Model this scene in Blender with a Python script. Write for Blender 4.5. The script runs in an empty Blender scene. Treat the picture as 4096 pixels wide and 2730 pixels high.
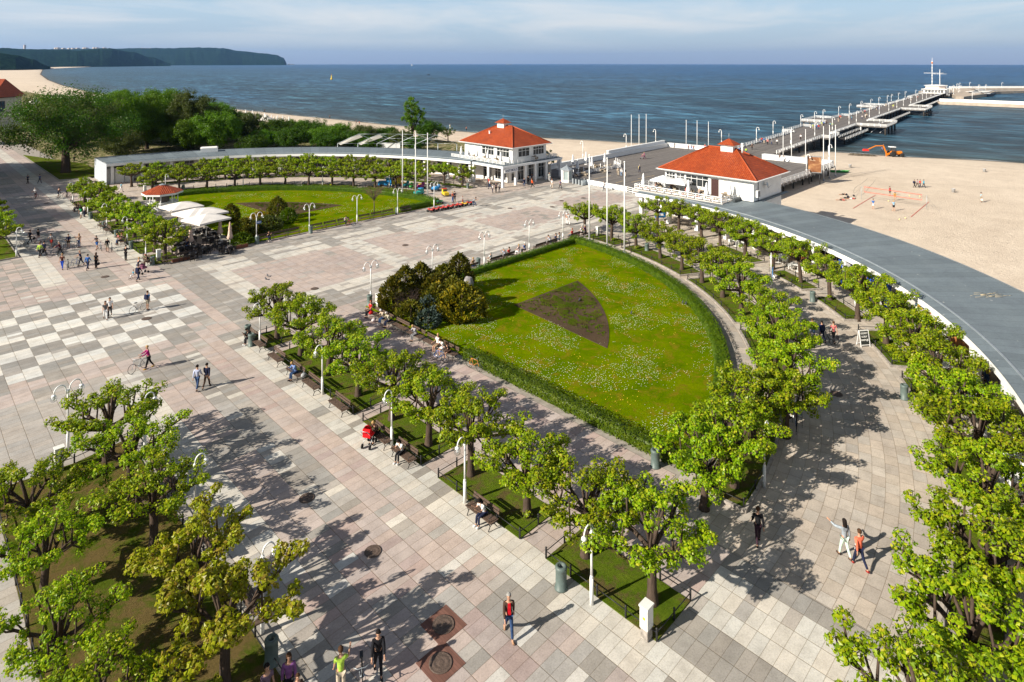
import bpy, bmesh, math, random
from math import sin, cos, pi, radians as R, atan2, hypot
from mathutils import Vector, Matrix, noise
rnd = random.Random(7)
SC = bpy.context.scene
COL = SC.collection
# ---------------------------------------------------------------- camera
# world frame: +x runs along the plaza axis towards the pier, +y to the left of it
TH = R(45.05)
CAM = (-28.15, -52.48, 23.0)
cam_d = bpy.data.cameras.new('camera')
cam = bpy.data.objects.new('camera', cam_d); COL.objects.link(cam)
cam.location = CAM
cam.rotation_euler = (R(90), 0, R(90) - TH - R(90))
cam_d.sensor_width = 36; cam_d.lens = 36 * 2500 / 4096
cam_d.shift_y = -(1365 - 255) / 4096
cam_d.clip_start = 0.5; cam_d.clip_end = 60000
SC.camera = cam
# ---------------------------------------------------------------- sun, sky, exposure
SUN_EL, SUN_AZ = R(29.5), R(180 - 16.8)      # the sun stands in this direction of the xy plane
sl = bpy.data.lights.new('sun', 'SUN'); so = bpy.data.objects.new('sun', sl); COL.objects.link(so)
sl.energy = 5.0; sl.angle = R(0.5); sl.color = (1.0, 0.92, 0.79)
sd = Vector((cos(SUN_EL) * cos(SUN_AZ), cos(SUN_EL) * sin(SUN_AZ), sin(SUN_EL)))
so.rotation_euler = sd.to_track_quat('Z', 'Y').to_euler()
W = bpy.data.worlds.new('World'); SC.world = W; W.use_nodes = True
wn, wl = W.node_tree.nodes, W.node_tree.links
wn.clear()
out = wn.new('ShaderNodeOutputWorld'); bg = wn.new('ShaderNodeBackground')
sky = wn.new('ShaderNodeTexSky'); sky.sky_type = 'NISHITA'; sky.sun_disc = False
sky.sun_elevation = SUN_EL; sky.sun_rotation = R(90) - SUN_AZ
sky.air_density = 1.0; sky.dust_density = 0.6; sky.ozone_density = 2.0; sky.altitude = 10
def wnode(t, **k):
    n = wn.new(t)
    for a, b in k.items(): setattr(n, a, b)
    return n
tc = wnode('ShaderNodeTexCoord'); sep = wnode('ShaderNodeSeparateXYZ')
wl.new(tc.outputs['Generated'], sep.inputs[0])
# flat cloud layer: project direction on a plane overhead
dv = wnode('ShaderNodeMath', operation='ADD'); dv.inputs[1].default_value = 0.09
wl.new(sep.outputs['Z'], dv.inputs[0])
dx = wnode('ShaderNodeMath', operation='DIVIDE'); dy = wnode('ShaderNodeMath', operation='DIVIDE')
wl.new(sep.outputs['X'], dx.inputs[0]); wl.new(dv.outputs[0], dx.inputs[1])
wl.new(sep.outputs['Y'], dy.inputs[0]); wl.new(dv.outputs[0], dy.inputs[1])
cb = wnode('ShaderNodeCombineXYZ'); wl.new(dx.outputs[0], cb.inputs[0]); wl.new(dy.outputs[0], cb.inputs[1])
n1 = wnode('ShaderNodeTexNoise'); n1.inputs['Scale'].default_value = 0.42; n1.inputs['Detail'].default_value = 8
n1.inputs['Roughness'].default_value = 0.56; n1.inputs['Distortion'].default_value = 0.5
wl.new(cb.outputs[0], n1.inputs['Vector'])
cr = wnode('ShaderNodeValToRGB'); cr.color_ramp.elements[0].position = 0.43; cr.color_ramp.elements[1].position = 0.66
wl.new(n1.outputs['Fac'], cr.inputs[0])
# high veil
grad = wnode('ShaderNodeValToRGB'); g = grad.color_ramp
g.elements[0].position = 0.0; g.elements[0].color = (2.45, 2.95, 4.1, 1)
g.elements[1].position = 0.30; g.elements[1].color = (0.24, 0.48, 1.0, 1)
e = g.elements.new(0.035); e.color = (3.2, 4.0, 4.9, 1)
e = g.elements.new(0.075); e.color = (3.5, 4.55, 5.5, 1)
e = g.elements.new(0.12); e.color = (2.9, 4.3, 5.7, 1)
wl.new(sep.outputs['Z'], grad.inputs[0])
mx0 = wnode('ShaderNodeMixRGB'); mx0.inputs[0].default_value = 0.9
wl.new(sky.outputs[0], mx0.inputs[1]); wl.new(grad.outputs[0], mx0.inputs[2])
mx1 = wnode('ShaderNodeMixRGB'); wl.new(mx0.outputs[0], mx1.inputs[1])
mx1.inputs[2].default_value = (6.2, 6.1, 6.0, 1)
cm = wnode('ShaderNodeMath', operation='MULTIPLY'); cm.inputs[1].default_value = 0.8
wl.new(cr.outputs[0], cm.inputs[0])
hz = wnode('ShaderNodeMapRange'); hz.inputs['From Min'].default_value = 0.02; hz.inputs['From Max'].default_value = 0.07
wl.new(sep.outputs['Z'], hz.inputs['Value'])
cm2 = wnode('ShaderNodeMath', operation='MULTIPLY'); wl.new(cm.outputs[0], cm2.inputs[0]); wl.new(hz.outputs[0], cm2.inputs[1])
wl.new(cm2.outputs[0], mx1.inputs[0])
wl.new(mx1.outputs[0], bg.inputs[0]); bg.inputs[1].default_value = 0.085
wl.new(bg.outputs[0], out.inputs[0])
SC.view_settings.view_transform = 'Standard'; SC.view_settings.look = 'None'
SC.view_settings.exposure = 0.78; SC.view_settings.gamma = 1
SC.cycles.max_bounces = 6; SC.cycles.diffuse_bounces = 3; SC.cycles.glossy_bounces = 3
SC.cycles.transmission_bounces = 6; SC.cycles.transparent_max_bounces = 8; SC.cycles.volume_bounces = 0
SC.cycles.caustics_reflective = False; SC.cycles.caustics_refractive = False

# ---------------------------------------------------------------- survey: where a spot of the ground lies
CO, SI = cos(TH), sin(TH)
def rot(X, Y): return (CAM[0] + X * SI + Y * CO, CAM[1] - X * CO + Y * SI)
def F(x, y, z=0):
    d = y - 256.; k = (23. - z) / d
    return rot((x - 2048.) * k, 2500. * k)
YO = (100, 700, 1380, 2030)
def T(c, r, x, y, z=0): return F(1024 * c + x / 2.24, YO[r] + y / 2.24, z)
def far(x, D): return rot((x - 2048.) * D / 2500., D)
HD = lambda deg: R(deg) - TH       # heading seen from the camera (0 right, 90 away) -> world angle

# ---------------------------------------------------------------- materials
MATS = {}
def nmat(name):
    m = bpy.data.materials.new(name); m.use_nodes = True
    nt = m.node_tree; b = nt.nodes['Principled BSDF']
    return m, nt, b
def plain(name, col, rough=0.6, noise=0.12, scale=6.0, bump=0.0, metal=0.0, spec=0.4):
    if name in MATS: return MATS[name]
    m, nt, b = nmat(name)
    b.inputs['Roughness'].default_value = rough; b.inputs['Metallic'].default_value = metal
    b.inputs['Specular IOR Level'].default_value = spec
    tc = nt.nodes.new('ShaderNodeTexCoord'); n = nt.nodes.new('ShaderNodeTexNoise')
    n.inputs['Scale'].default_value = scale; n.inputs['Detail'].default_value = 5
    nt.links.new(tc.outputs['Object'], n.inputs['Vector'])
    mr = nt.nodes.new('ShaderNodeMapRange'); mr.inputs['To Min'].default_value = 1 - noise * 1.6; mr.inputs['To Max'].default_value = 1 + noise * 1.6
    mr.inputs['From Min'].default_value = 0.25; mr.inputs['From Max'].default_value = 0.75
    nt.links.new(n.outputs['Fac'], mr.inputs['Value'])
    mx = nt.nodes.new('ShaderNodeVectorMath'); mx.operation = 'SCALE'; mx.inputs[0].default_value = col[:3]
    nt.links.new(mr.outputs[0], mx.inputs['Scale']); nt.links.new(mx.outputs[0], b.inputs['Base Color'])
    if bump:
        bp = nt.nodes.new('ShaderNodeBump'); bp.inputs['Strength'].default_value = bump; bp.inputs['Distance'].default_value = 0.05
        nt.links.new(n.outputs['Fac'], bp.inputs['Height']); nt.links.new(bp.outputs[0], b.inputs['Normal'])
    MATS[name] = m
    return m
def ramp(nt, src, stops):
    cr = nt.nodes.new('ShaderNodeValToRGB'); el = cr.color_ramp.elements
    while len(el) > len(stops): el.remove(el[-1])
    while len(el) < len(stops): el.new(0.5)
    for e, (p, c) in zip(el, stops): e.position = p; e.color = (*c, 1)
    nt.links.new(src, cr.inputs[0]); return cr.outputs[0]
def noise_n(nt, scale, detail=4, rough=0.5, coord='Object', dist=0.0, vec=None):
    n = nt.nodes.new('ShaderNodeTexNoise'); n.inputs['Scale'].default_value = scale
    n.inputs['Detail'].default_value = detail; n.inputs['Roughness'].default_value = rough; n.inputs['Distortion'].default_value = dist
    if vec is None:
        tc = nt.nodes.new('ShaderNodeTexCoord'); vec = tc.outputs[coord]
    nt.links.new(vec, n.inputs['Vector']); return n.outputs['Fac']
def mixc(nt, f, a, b, mode='MIX'):
    m = nt.nodes.new('ShaderNodeMixRGB'); m.blend_type = mode
    for i, v in enumerate((f, a, b)):
        if hasattr(v, 'type'): nt.links.new(v, m.inputs[i])
        elif i == 0: m.inputs[0].default_value = v
        else: m.inputs[i].default_value = (*v, 1)
    return m.outputs[0]
def mathn(nt, op, a, b=None):
    m = nt.nodes.new('ShaderNodeMath'); m.operation = op
    for i, v in enumerate((a, b)):
        if v is None: continue
        if hasattr(v, 'type'): nt.links.new(v, m.inputs[i])
        else: m.inputs[i].default_value = v
    return m.outputs[0]
def bumpn(nt, b, h, s, d):
    bp = nt.nodes.new('ShaderNodeBump'); bp.inputs['Strength'].default_value = s; bp.inputs['Distance'].default_value = d
    nt.links.new(h, bp.inputs['Height']); nt.links.new(bp.outputs[0], b.inputs['Normal'])

def m_paving():
    m, nt, b = nmat('stone_slabs')
    at = nt.nodes.new('ShaderNodeAttribute'); at.attribute_name = 'stone'
    uv = nt.nodes.new('ShaderNodeUVMap')
    sp = nt.nodes.new('ShaderNodeSeparateXYZ'); nt.links.new(uv.outputs[0], sp.inputs[0])
    # uv holds the distance in metres to the slab's edges
    def edge(o):
        mr = nt.nodes.new('ShaderNodeMapRange'); mr.inputs['From Min'].default_value = 0.006; mr.inputs['From Max'].default_value = 0.024
        nt.links.new(mathn(nt, 'MINIMUM', o, mathn(nt, 'SUBTRACT', 1.0, o)), mr.inputs['Value']); return mr.outputs[0]
    j = mathn(nt, 'MULTIPLY', edge(sp.outputs[0]), edge(sp.outputs[1]))
    n = noise_n(nt, 1.3, 8, 0.7); n2 = noise_n(nt, 14, 6, 0.75); n3 = noise_n(nt, 0.12, 4, 0.6)
    r1 = ramp(nt, n, [(0.28, (0.72, 0.71, 0.70)), (0.55, (1, 1, 1)), (0.75, (1.12, 1.1, 1.08))])
    r2 = ramp(nt, n2, [(0.3, (0.66, 0.66, 0.66)), (0.52, (1, 1, 1)), (0.75, (1.1, 1.1, 1.1))])
    r3 = ramp(nt, n3, [(0.3, (0.86, 0.86, 0.87)), (0.6, (1.05, 1.05, 1.04))])
    c = mixc(nt, 0.8, at.outputs['Color'], r1, 'MULTIPLY'); c = mixc(nt, 0.8, c, r2, 'MULTIPLY'); c = mixc(nt, 1.0, c, r3, 'MULTIPLY')
    jc = mixc(nt, 0.85, (0.08, 0.07, 0.055), mixc(nt, 1.0, c, (0.68, 0.63, 0.56), 'MULTIPLY'))
    c = mixc(nt, j, jc, c)
    nt.links.new(c, b.inputs['Base Color']); b.inputs['Roughness'].default_value = 0.85; b.inputs['Specular IOR Level'].default_value = 0.25
    h = mathn(nt, 'ADD', j, mathn(nt, 'MULTIPLY', n2, 0.5)); bumpn(nt, b, h, 0.5, 0.015)
    return m
def m_grass(name, dark, mid, light, dry=None, dryamt=0.0):
    m, nt, b = nmat(name)
    a = noise_n(nt, 0.35, 6, 0.65); f = noise_n(nt, 9, 6, 0.8); g = noise_n(nt, 55, 3, 0.8)
    c = ramp(nt, a, [(0.3, dark), (0.5, mid), (0.68, light)])
    if dry:
        d = noise_n(nt, 0.9, 8, 0.72, dist=0.4)
        mask = ramp(nt, d, [(0.5 - dryamt * 0.5, (0, 0, 0)), (0.62 - dryamt * 0.45, (1, 1, 1))])
        c = mixc(nt, mask, c, dry)
    v = ramp(nt, f, [(0.3, (0.62, 0.66, 0.6)), (0.55, (1, 1, 1)), (0.75, (1.25, 1.2, 1.1))])
    w = ramp(nt, g, [(0.3, (0.6, 0.62, 0.6)), (0.6, (1.1, 1.1, 1.1))])
    c = mixc(nt, 0.9, c, v, 'MULTIPLY'); c = mixc(nt, 0.7, c, w, 'MULTIPLY')
    nt.links.new(c, b.inputs['Base Color']); b.inputs['Roughness'].default_value = 1.0; b.inputs['Specular IOR Level'].default_value = 0.0
    bumpn(nt, b, mathn(nt, 'ADD', f, g), 0.9, 0.05)
    return m
def m_leaf(name, cols, sheen=0.35, trans=0.5):
    m, nt, b = nmat(name)
    oi = nt.nodes.new('ShaderNodeObjectInfo')
    n = noise_n(nt, 2.4, 4, 0.7)
    c = ramp(nt, n, [(0.33, cols[0]), (0.5, cols[1]), (0.68, cols[2])])
    hs = nt.nodes.new('ShaderNodeHueSaturation')
    mr = nt.nodes.new('ShaderNodeMapRange'); mr.inputs['To Min'].default_value = 0.8; mr.inputs['To Max'].default_value = 1.2
    nt.links.new(oi.outputs['Random'], mr.inputs['Value']); nt.links.new(mr.outputs[0], hs.inputs['Value'])
    mh = nt.nodes.new('ShaderNodeMapRange'); mh.inputs['To Min'].default_value = 0.488; mh.inputs['To Max'].default_value = 0.512
    nt.links.new(oi.outputs['Random'], mh.inputs['Value']); nt.links.new(mh.outputs[0], hs.inputs['Hue'])
    nt.links.new(c, hs.inputs['Color']); c = hs.outputs[0]
    nt.links.new(c, b.inputs['Base Color']); b.inputs['Roughness'].default_value = 0.42; b.inputs['Specular IOR Level'].default_value = sheen
    tr = nt.nodes.new('ShaderNodeBsdfTranslucent')
    tcv = mixc(nt, 1.0, c, (1.25, 1.3, 0.55), 'MULTIPLY'); nt.links.new(tcv, tr.inputs['Color'])
    mx = nt.nodes.new('ShaderNodeMixShader'); mx.inputs[0].default_value = trans
    nt.links.new(b.outputs[0], mx.inputs[1]); nt.links.new(tr.outputs[0], mx.inputs[2])
    nt.links.new(mx.outputs[0], nt.nodes['Material Output'].inputs['Surface'])
    return m
def m_bark(name, col):
    m, nt, b = nmat(name)
    tc = nt.nodes.new('ShaderNodeTexCoord'); mp = nt.nodes.new('ShaderNodeMapping'); mp.inputs['Scale'].default_value = (14, 14, 2.5)
    nt.links.new(tc.outputs['Object'], mp.inputs[0])
    n = noise_n(nt, 1, 8, 0.7, vec=mp.outputs[0])
    c = ramp(nt, n, [(0.3, tuple(x * 0.45 for x in col)), (0.6, col), (0.8, tuple(min(1, x * 1.5) for x in col))])
    nt.links.new(c, b.inputs['Base Color']); b.inputs['Roughness'].default_value = 0.9; b.inputs['Specular IOR Level'].default_value = 0.1
    bumpn(nt, b, n, 0.8, 0.04); return m
def m_tile():
    m, nt, b = nmat('clay_roof_tiles')
    uv = nt.nodes.new('ShaderNodeUVMap'); sp = nt.nodes.new('ShaderNodeSeparateXYZ'); nt.links.new(uv.outputs[0], sp.inputs[0])
    fx = mathn(nt, 'FRACT', mathn(nt, 'MULTIPLY', sp.outputs[0], 3.6)); fy = mathn(nt, 'FRACT', mathn(nt, 'MULTIPLY', sp.outputs[1], 2.9))
    hx = mathn(nt, 'ABSOLUTE', mathn(nt, 'SINE', mathn(nt, 'MULTIPLY', fx, pi)))
    h = mathn(nt, 'ADD', mathn(nt, 'MULTIPLY', hx, 1.0), mathn(nt, 'MULTIPLY', mathn(nt, 'SUBTRACT', 1.0, fy), 0.9))
    n = noise_n(nt, 3, 4); n2 = noise_n(nt, 0.4, 3)
    c = ramp(nt, n, [(0.3, (0.27, 0.040, 0.008)), (0.5, (0.37, 0.060, 0.010)), (0.7, (0.44, 0.088, 0.02))])
    c = mixc(nt, 0.5, c, ramp(nt, n2, [(0.35, (0.72, 0.7, 0.7)), (0.6, (1.05, 1.0, 1.0))]), 'MULTIPLY')
    gr = ramp(nt, fy, [(0.0, (0.35, 0.3, 0.3)), (0.14, (1, 1, 1))]); c = mixc(nt, 1.0, c, gr, 'MULTIPLY')
    gx = ramp(nt, hx, [(0.0, (0.5, 0.45, 0.45)), (0.4, (1, 1, 1))]); c = mixc(nt, 1.0, c, gx, 'MULTIPLY')
    nt.links.new(c, b.inputs['Base Color']); b.inputs['Roughness'].default_value = 0.6
    bumpn(nt, b, h, 0.9, 0.06); return m
def m_sand(name, c0, c1, scale=0.25):
    m, nt, b = nmat(name)
    a = noise_n(nt, scale, 8, 0.65); f = noise_n(nt, 2.2, 6, 0.75); g = noise_n(nt, 0.02, 4, 0.6)
    c = ramp(nt, a, [(0.3, c0), (0.65, c1)])
    c = mixc(nt, 0.8, c, ramp(nt, f, [(0.32, (0.88, 0.87, 0.86)), (0.5, (1, 1, 1)), (0.7, (1.04, 1.04, 1.04))]), 'MULTIPLY')
    c = mixc(nt, 0.8, c, ramp(nt, g, [(0.35, (0.9, 0.88, 0.86)), (0.6, (1.03, 1.03, 1.03))]), 'MULTIPLY')
    at = nt.nodes.new('ShaderNodeAttribute'); at.attribute_name = 'wet'
    c = mixc(nt, at.outputs['Fac'], c, (0.085, 0.066, 0.045))
    nt.links.new(c, b.inputs['Base Color']); b.inputs['Roughness'].default_value = 0.92; b.inputs['Specular IOR Level'].default_value = 0.15
    bumpn(nt, b, f, 1.0, 0.16); return m
def m_sea():
    m, nt, b = nmat('sea_water')
    tc = nt.nodes.new('ShaderNodeTexCoord')
    def wv(sx, sy, ang, det, dist=0.6):
        mp = nt.nodes.new('ShaderNodeMapping'); mp.inputs['Scale'].default_value = (sx, sy, 1); mp.inputs['Rotation'].default_value = (0, 0, ang)
        nt.links.new(tc.outputs['Object'], mp.inputs[0]); return noise_n(nt, 1, det, 0.6, vec=mp.outputs[0], dist=dist)
    # crests lie roughly parallel to the beach
    a = wv(0.30, 0.075, R(20), 5); bb = wv(1.1, 0.35, R(32), 5); cc = wv(0.035, 0.012, R(15), 4); dd = wv(0.006, 0.0022, R(30), 4)
    ee = wv(0.10, 0.035, R(28), 8, .3)
    h = mathn(nt, 'ADD', mathn(nt, 'MULTIPLY', a, 1.6), mathn(nt, 'ADD', mathn(nt, 'MULTIPLY', bb, 0.5), mathn(nt, 'MULTIPLY', cc, 3.5)))
    c = ramp(nt, dd, [(0.3, (0.015, 0.042, 0.058)), (0.5, (0.019, 0.056, 0.092)), (0.7, (0.026, 0.080, 0.145))])
    atd = nt.nodes.new('ShaderNodeAttribute'); atd.attribute_name = 'deep'
    c = mixc(nt, atd.outputs['Fac'], c, (0.006, 0.062, 0.20))
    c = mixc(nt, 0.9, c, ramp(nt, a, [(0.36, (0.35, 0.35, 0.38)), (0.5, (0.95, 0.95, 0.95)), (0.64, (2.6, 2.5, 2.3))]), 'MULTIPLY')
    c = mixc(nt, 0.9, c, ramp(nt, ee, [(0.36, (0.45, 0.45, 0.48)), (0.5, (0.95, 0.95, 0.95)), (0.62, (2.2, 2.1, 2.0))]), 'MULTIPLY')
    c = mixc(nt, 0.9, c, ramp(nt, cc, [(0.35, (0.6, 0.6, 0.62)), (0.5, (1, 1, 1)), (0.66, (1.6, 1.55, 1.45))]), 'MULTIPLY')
    at = nt.nodes.new('ShaderNodeAttribute'); at.attribute_name = 'shallow'
    c = mixc(nt, mathn(nt, 'MULTIPLY', at.outputs['Fac'], 0.7), c, (0.050, 0.055, 0.040))
    foam = ramp(nt, wv(0.16, 0.05, R(25), 7, 1.2), [(0.715, (0, 0, 0)), (0.74, (1, 1, 1))])
    c = mixc(nt, mathn(nt, 'MULTIPLY', foam, 0.5), c, (0.6, 0.63, 0.64))
    nt.links.new(c, b.inputs['Base Color'])
    b.inputs['Roughness'].default_value = 0.28; b.inputs['Specular IOR Level'].default_value = 0.10; b.inputs['IOR'].default_value = 1.2
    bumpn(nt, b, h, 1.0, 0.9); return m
def m_planks(name, col, w=0.16, axis='Y', vary=0.25):
    m, nt, b = nmat(name)
    tc = nt.nodes.new('ShaderNodeTexCoord'); sp = nt.nodes.new('ShaderNodeSeparateXYZ'); nt.links.new(tc.outputs['Object'], sp.inputs[0])
    q = mathn(nt, 'MULTIPLY', sp.outputs[axis], 1 / w)
    wn_ = nt.nodes.new('ShaderNodeTexWhiteNoise'); wn_.noise_dimensions = '1D'; nt.links.new(mathn(nt, 'FLOOR', q), wn_.inputs['W'])
    c = mixc(nt, 1.0, col, ramp(nt, wn_.outputs['Value'], [(0, (1 - vary,) * 3), (1, (1 + vary,) * 3)]), 'MULTIPLY')
    fr = mathn(nt, 'FRACT', q); c = mixc(nt, 1.0, c, ramp(nt, fr, [(0, (0.35,) * 3), (0.1, (1,) * 3)]), 'MULTIPLY')
    n = noise_n(nt, 1.2, 6, 0.7); c = mixc(nt, 0.7, c, ramp(nt, n, [(0.3, (0.75,) * 3), (0.65, (1.12,) * 3)]), 'MULTIPLY')
    nt.links.new(c, b.inputs['Base Color']); b.inputs['Roughness'].default_value = 0.8; b.inputs['Specular IOR Level'].default_value = 0.2
    return m
def m_forest():
    m, nt, b = nmat('far_forest')
    a = noise_n(nt, 0.035, 8, 0.8); f = noise_n(nt, 0.004, 5, 0.6)
    c = ramp(nt, a, [(0.35, (0.004, 0.010, 0.007)), (0.52, (0.010, 0.028, 0.013)), (0.68, (0.026, 0.058, 0.022))])
    c = mixc(nt, 0.8, c, ramp(nt, f, [(0.35, (0.6, 0.7, 0.7)), (0.65, (1.3, 1.2, 1.0))]), 'MULTIPLY')
    nt.links.new(c, b.inputs['Base Color']); b.inputs['Roughness'].default_value = 1; b.inputs['Specular IOR Level'].default_value = 0
    bumpn(nt, b, a, 1.0, 12); return m
def m_glass():
    m, nt, b = nmat('window_glass')
    n = noise_n(nt, 0.7, 2); c = ramp(nt, n, [(0.4, (0.012, 0.016, 0.02)), (0.6, (0.04, 0.045, 0.05))])
    nt.links.new(c, b.inputs['Base Color']); b.inputs['Roughness'].default_value = 0.08; b.inputs['Specular IOR Level'].default_value = 0.8
    return m
def m_globe():
    m, nt, b = nmat('clear_globe')
    g = nt.nodes.new('ShaderNodeBsdfGlossy'); g.inputs['Roughness'].default_value = 0.05
    t = nt.nodes.new('ShaderNodeBsdfTransparent'); t.inputs[0].default_value = (0.93, 0.95, 0.96, 1)
    n = noise_n(nt, 5, 2); lw = nt.nodes.new('ShaderNodeLayerWeight'); lw.inputs[0].default_value = 0.35
    mx = nt.nodes.new('ShaderNodeMixShader'); nt.links.new(mathn(nt, 'ADD', mathn(nt, 'MULTIPLY', lw.outputs['Facing'], 0.7), mathn(nt, 'MULTIPLY', n, 0.12)), mx.inputs[0])
    nt.links.new(t.outputs[0], mx.inputs[1]); nt.links.new(g.outputs[0], mx.inputs[2])
    nt.links.new(mx.outputs[0], nt.nodes['Material Output'].inputs['Surface']); return m

PAVE = m_paving(); TILE = m_tile(); GLASS = m_glass(); GLOBE = m_globe()
LAWN = m_grass('mown_lawn', (0.078, 0.145, 0.0005), (0.125, 0.195, 0.0006), (0.18, 0.235, 0.001), (0.21, 0.18, 0.01), 0.0)
GRASS = m_grass('worn_grass', (0.06, 0.105, 0.01), (0.10, 0.15, 0.012), (0.14, 0.18, 0.02), (0.13, 0.10, 0.04), 0.04)
DRYGRASS = m_grass('dry_grass', (0.055, 0.085, 0.01), (0.085, 0.12, 0.012), (0.12, 0.14, 0.02), (0.16, 0.115, 0.045), 0.16)
PARK = m_grass('park_ground', (0.03, 0.055, 0.006), (0.06, 0.09, 0.012), (0.12, 0.13, 0.04), (0.40, 0.32, 0.21), 0.10)
SOIL = m_grass('bed_soil', (0.082, 0.055, 0.036), (0.105, 0.072, 0.047), (0.13, 0.09, 0.058), (0.07, 0.085, 0.02), -0.16)
SAND = m_sand('beach_sand', (0.57, 0.475, 0.375), (0.68, 0.58, 0.465))
SEA = m_sea(); FOREST = m_forest()
DECK = m_planks('weathered_deck', (0.17, 0.155, 0.145), 0.14, 'Y')
WHITE = plain('white_paint', (0.80, 0.80, 0.79), 0.5, 0.03, 2)
WALLW = plain('white_render', (0.83, 0.82, 0.79), 0.8, 0.05, 1.2, 0.1)
def m_felt():
    m, nt, b = nmat('grey_roofing_felt')
    tc = nt.nodes.new('ShaderNodeTexCoord'); sp = nt.nodes.new('ShaderNodeSeparateXYZ'); nt.links.new(tc.outputs['Object'], sp.inputs[0])
    q = mathn(nt, 'MULTIPLY', mathn(nt, 'ARCTAN2', sp.outputs[1], sp.outputs[0]), 46.0); fr = mathn(nt, 'FRACT', q)
    w = nt.nodes.new('ShaderNodeTexWhiteNoise'); w.noise_dimensions = '1D'; nt.links.new(mathn(nt, 'FLOOR', q), w.inputs['W'])
    n = noise_n(nt, .35, 7, .7, dist=.6); n2 = noise_n(nt, 5, 5, .8); n3 = noise_n(nt, 2.3, 2, .5)
    c = ramp(nt, n, [(.3, (.125, .150, .172)), (.5, (.145, .178, .20)), (.7, (.17, .205, .225))])
    c = mixc(nt, 1.0, c, ramp(nt, w.outputs['Value'], [(0, (.9,) * 3), (1, (1.1,) * 3)]), 'MULTIPLY'); c = mixc(nt, .7, c, ramp(nt, n2, [(.3, (.8,) * 3), (.6, (1.08,) * 3)]), 'MULTIPLY')
    c = mixc(nt, 1.0, c, ramp(nt, fr, [(0, (.45,) * 3), (.045, (1,) * 3)]), 'MULTIPLY')
    c = mixc(nt, ramp(nt, n3, [(.735, (0,) * 3), (.76, (.7,) * 3)]), c, (.45, .45, .43))
    nt.links.new(c, b.inputs['Base Color']); b.inputs['Roughness'].default_value = .75; b.inputs['Specular IOR Level'].default_value = .3; bumpn(nt, b, n2, .3, .02)
    return m
GREYROOF = m_felt()
METAL = plain('galvanised_metal', (0.38, 0.42, 0.45), 0.4, 0.1, 3, 0, 0.4)
BLACK = plain('black_iron', (0.018, 0.018, 0.02), 0.5)
WOOD = plain('brown_bench_wood', (0.095, 0.062, 0.045), 0.7, 0.35, 9)
DWOOD = plain('dark_pile_wood', (0.045, 0.038, 0.032), 0.85, 0.4, 5, 0.3)
BINM = plain('green_grey_enamel', (0.10, 0.135, 0.125), 0.5, 0.1, 5)
STONE = plain('grey_kerb_stone', (0.30, 0.27, 0.24), 0.9, 0.3, 5, 0.3)
BARK = m_bark('linden_bark', (0.095, 0.068, 0.052))
LEAF = m_leaf('linden_leaf', ((0.09, 0.17, 0.002), (0.18, 0.28, 0.003), (0.28, 0.37, 0.006)), 0.22, 0.33)
LEAF2 = m_leaf('linden_young_leaf', ((0.20, 0.28, 0.004), (0.34, 0.40, 0.006), (0.44, 0.38, 0.03)), 0.3, 0.35)
LEAFY = m_leaf('linden_golden_leaf', ((0.17, 0.20, 0.012), (0.30, 0.29, 0.02), (0.42, 0.27, 0.05)), 0.3, 0.35)
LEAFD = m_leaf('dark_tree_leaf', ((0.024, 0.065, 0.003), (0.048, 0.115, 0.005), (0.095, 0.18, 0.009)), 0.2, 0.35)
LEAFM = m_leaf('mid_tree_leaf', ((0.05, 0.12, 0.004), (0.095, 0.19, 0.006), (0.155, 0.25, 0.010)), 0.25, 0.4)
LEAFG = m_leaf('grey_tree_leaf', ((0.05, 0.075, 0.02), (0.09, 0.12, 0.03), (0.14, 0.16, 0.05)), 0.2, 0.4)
HEDGEM = m_leaf('hedge_leaf', ((0.04, 0.085, 0.002), (0.08, 0.145, 0.003), (0.14, 0.20, 0.006)), 0.25, 0.35)
THUJA = m_leaf('thuja_green', ((0.04, 0.06, 0.006), (0.10, 0.10, 0.01), (0.22, 0.17, 0.02)), 0.15, 0.25)
THUJAY = m_leaf('thuja_gold', ((0.15, 0.12, 0.01), (0.30, 0.22, 0.012), (0.5, 0.36, 0.03)), 0.15, 0.3)
SPRUCE = m_leaf('blue_spruce', ((0.03, 0.05, 0.045), (0.06, 0.09, 0.08), (0.12, 0.15, 0.14)), 0.15, 0.2)
TWIG = m_bark('bare_twigs', (0.14, 0.10, 0.085))
def paint(name, c, rough=0.45): return plain(name, c, rough, 0.05, 4)
def cloth(c):
    k = 'cloth_%02x%02x%02x' % tuple(int(max(0, min(1, x)) * 255) for x in c)
    return plain(k, c, 0.85, 0.2, 9, 0.15, 0, 0.15)

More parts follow.
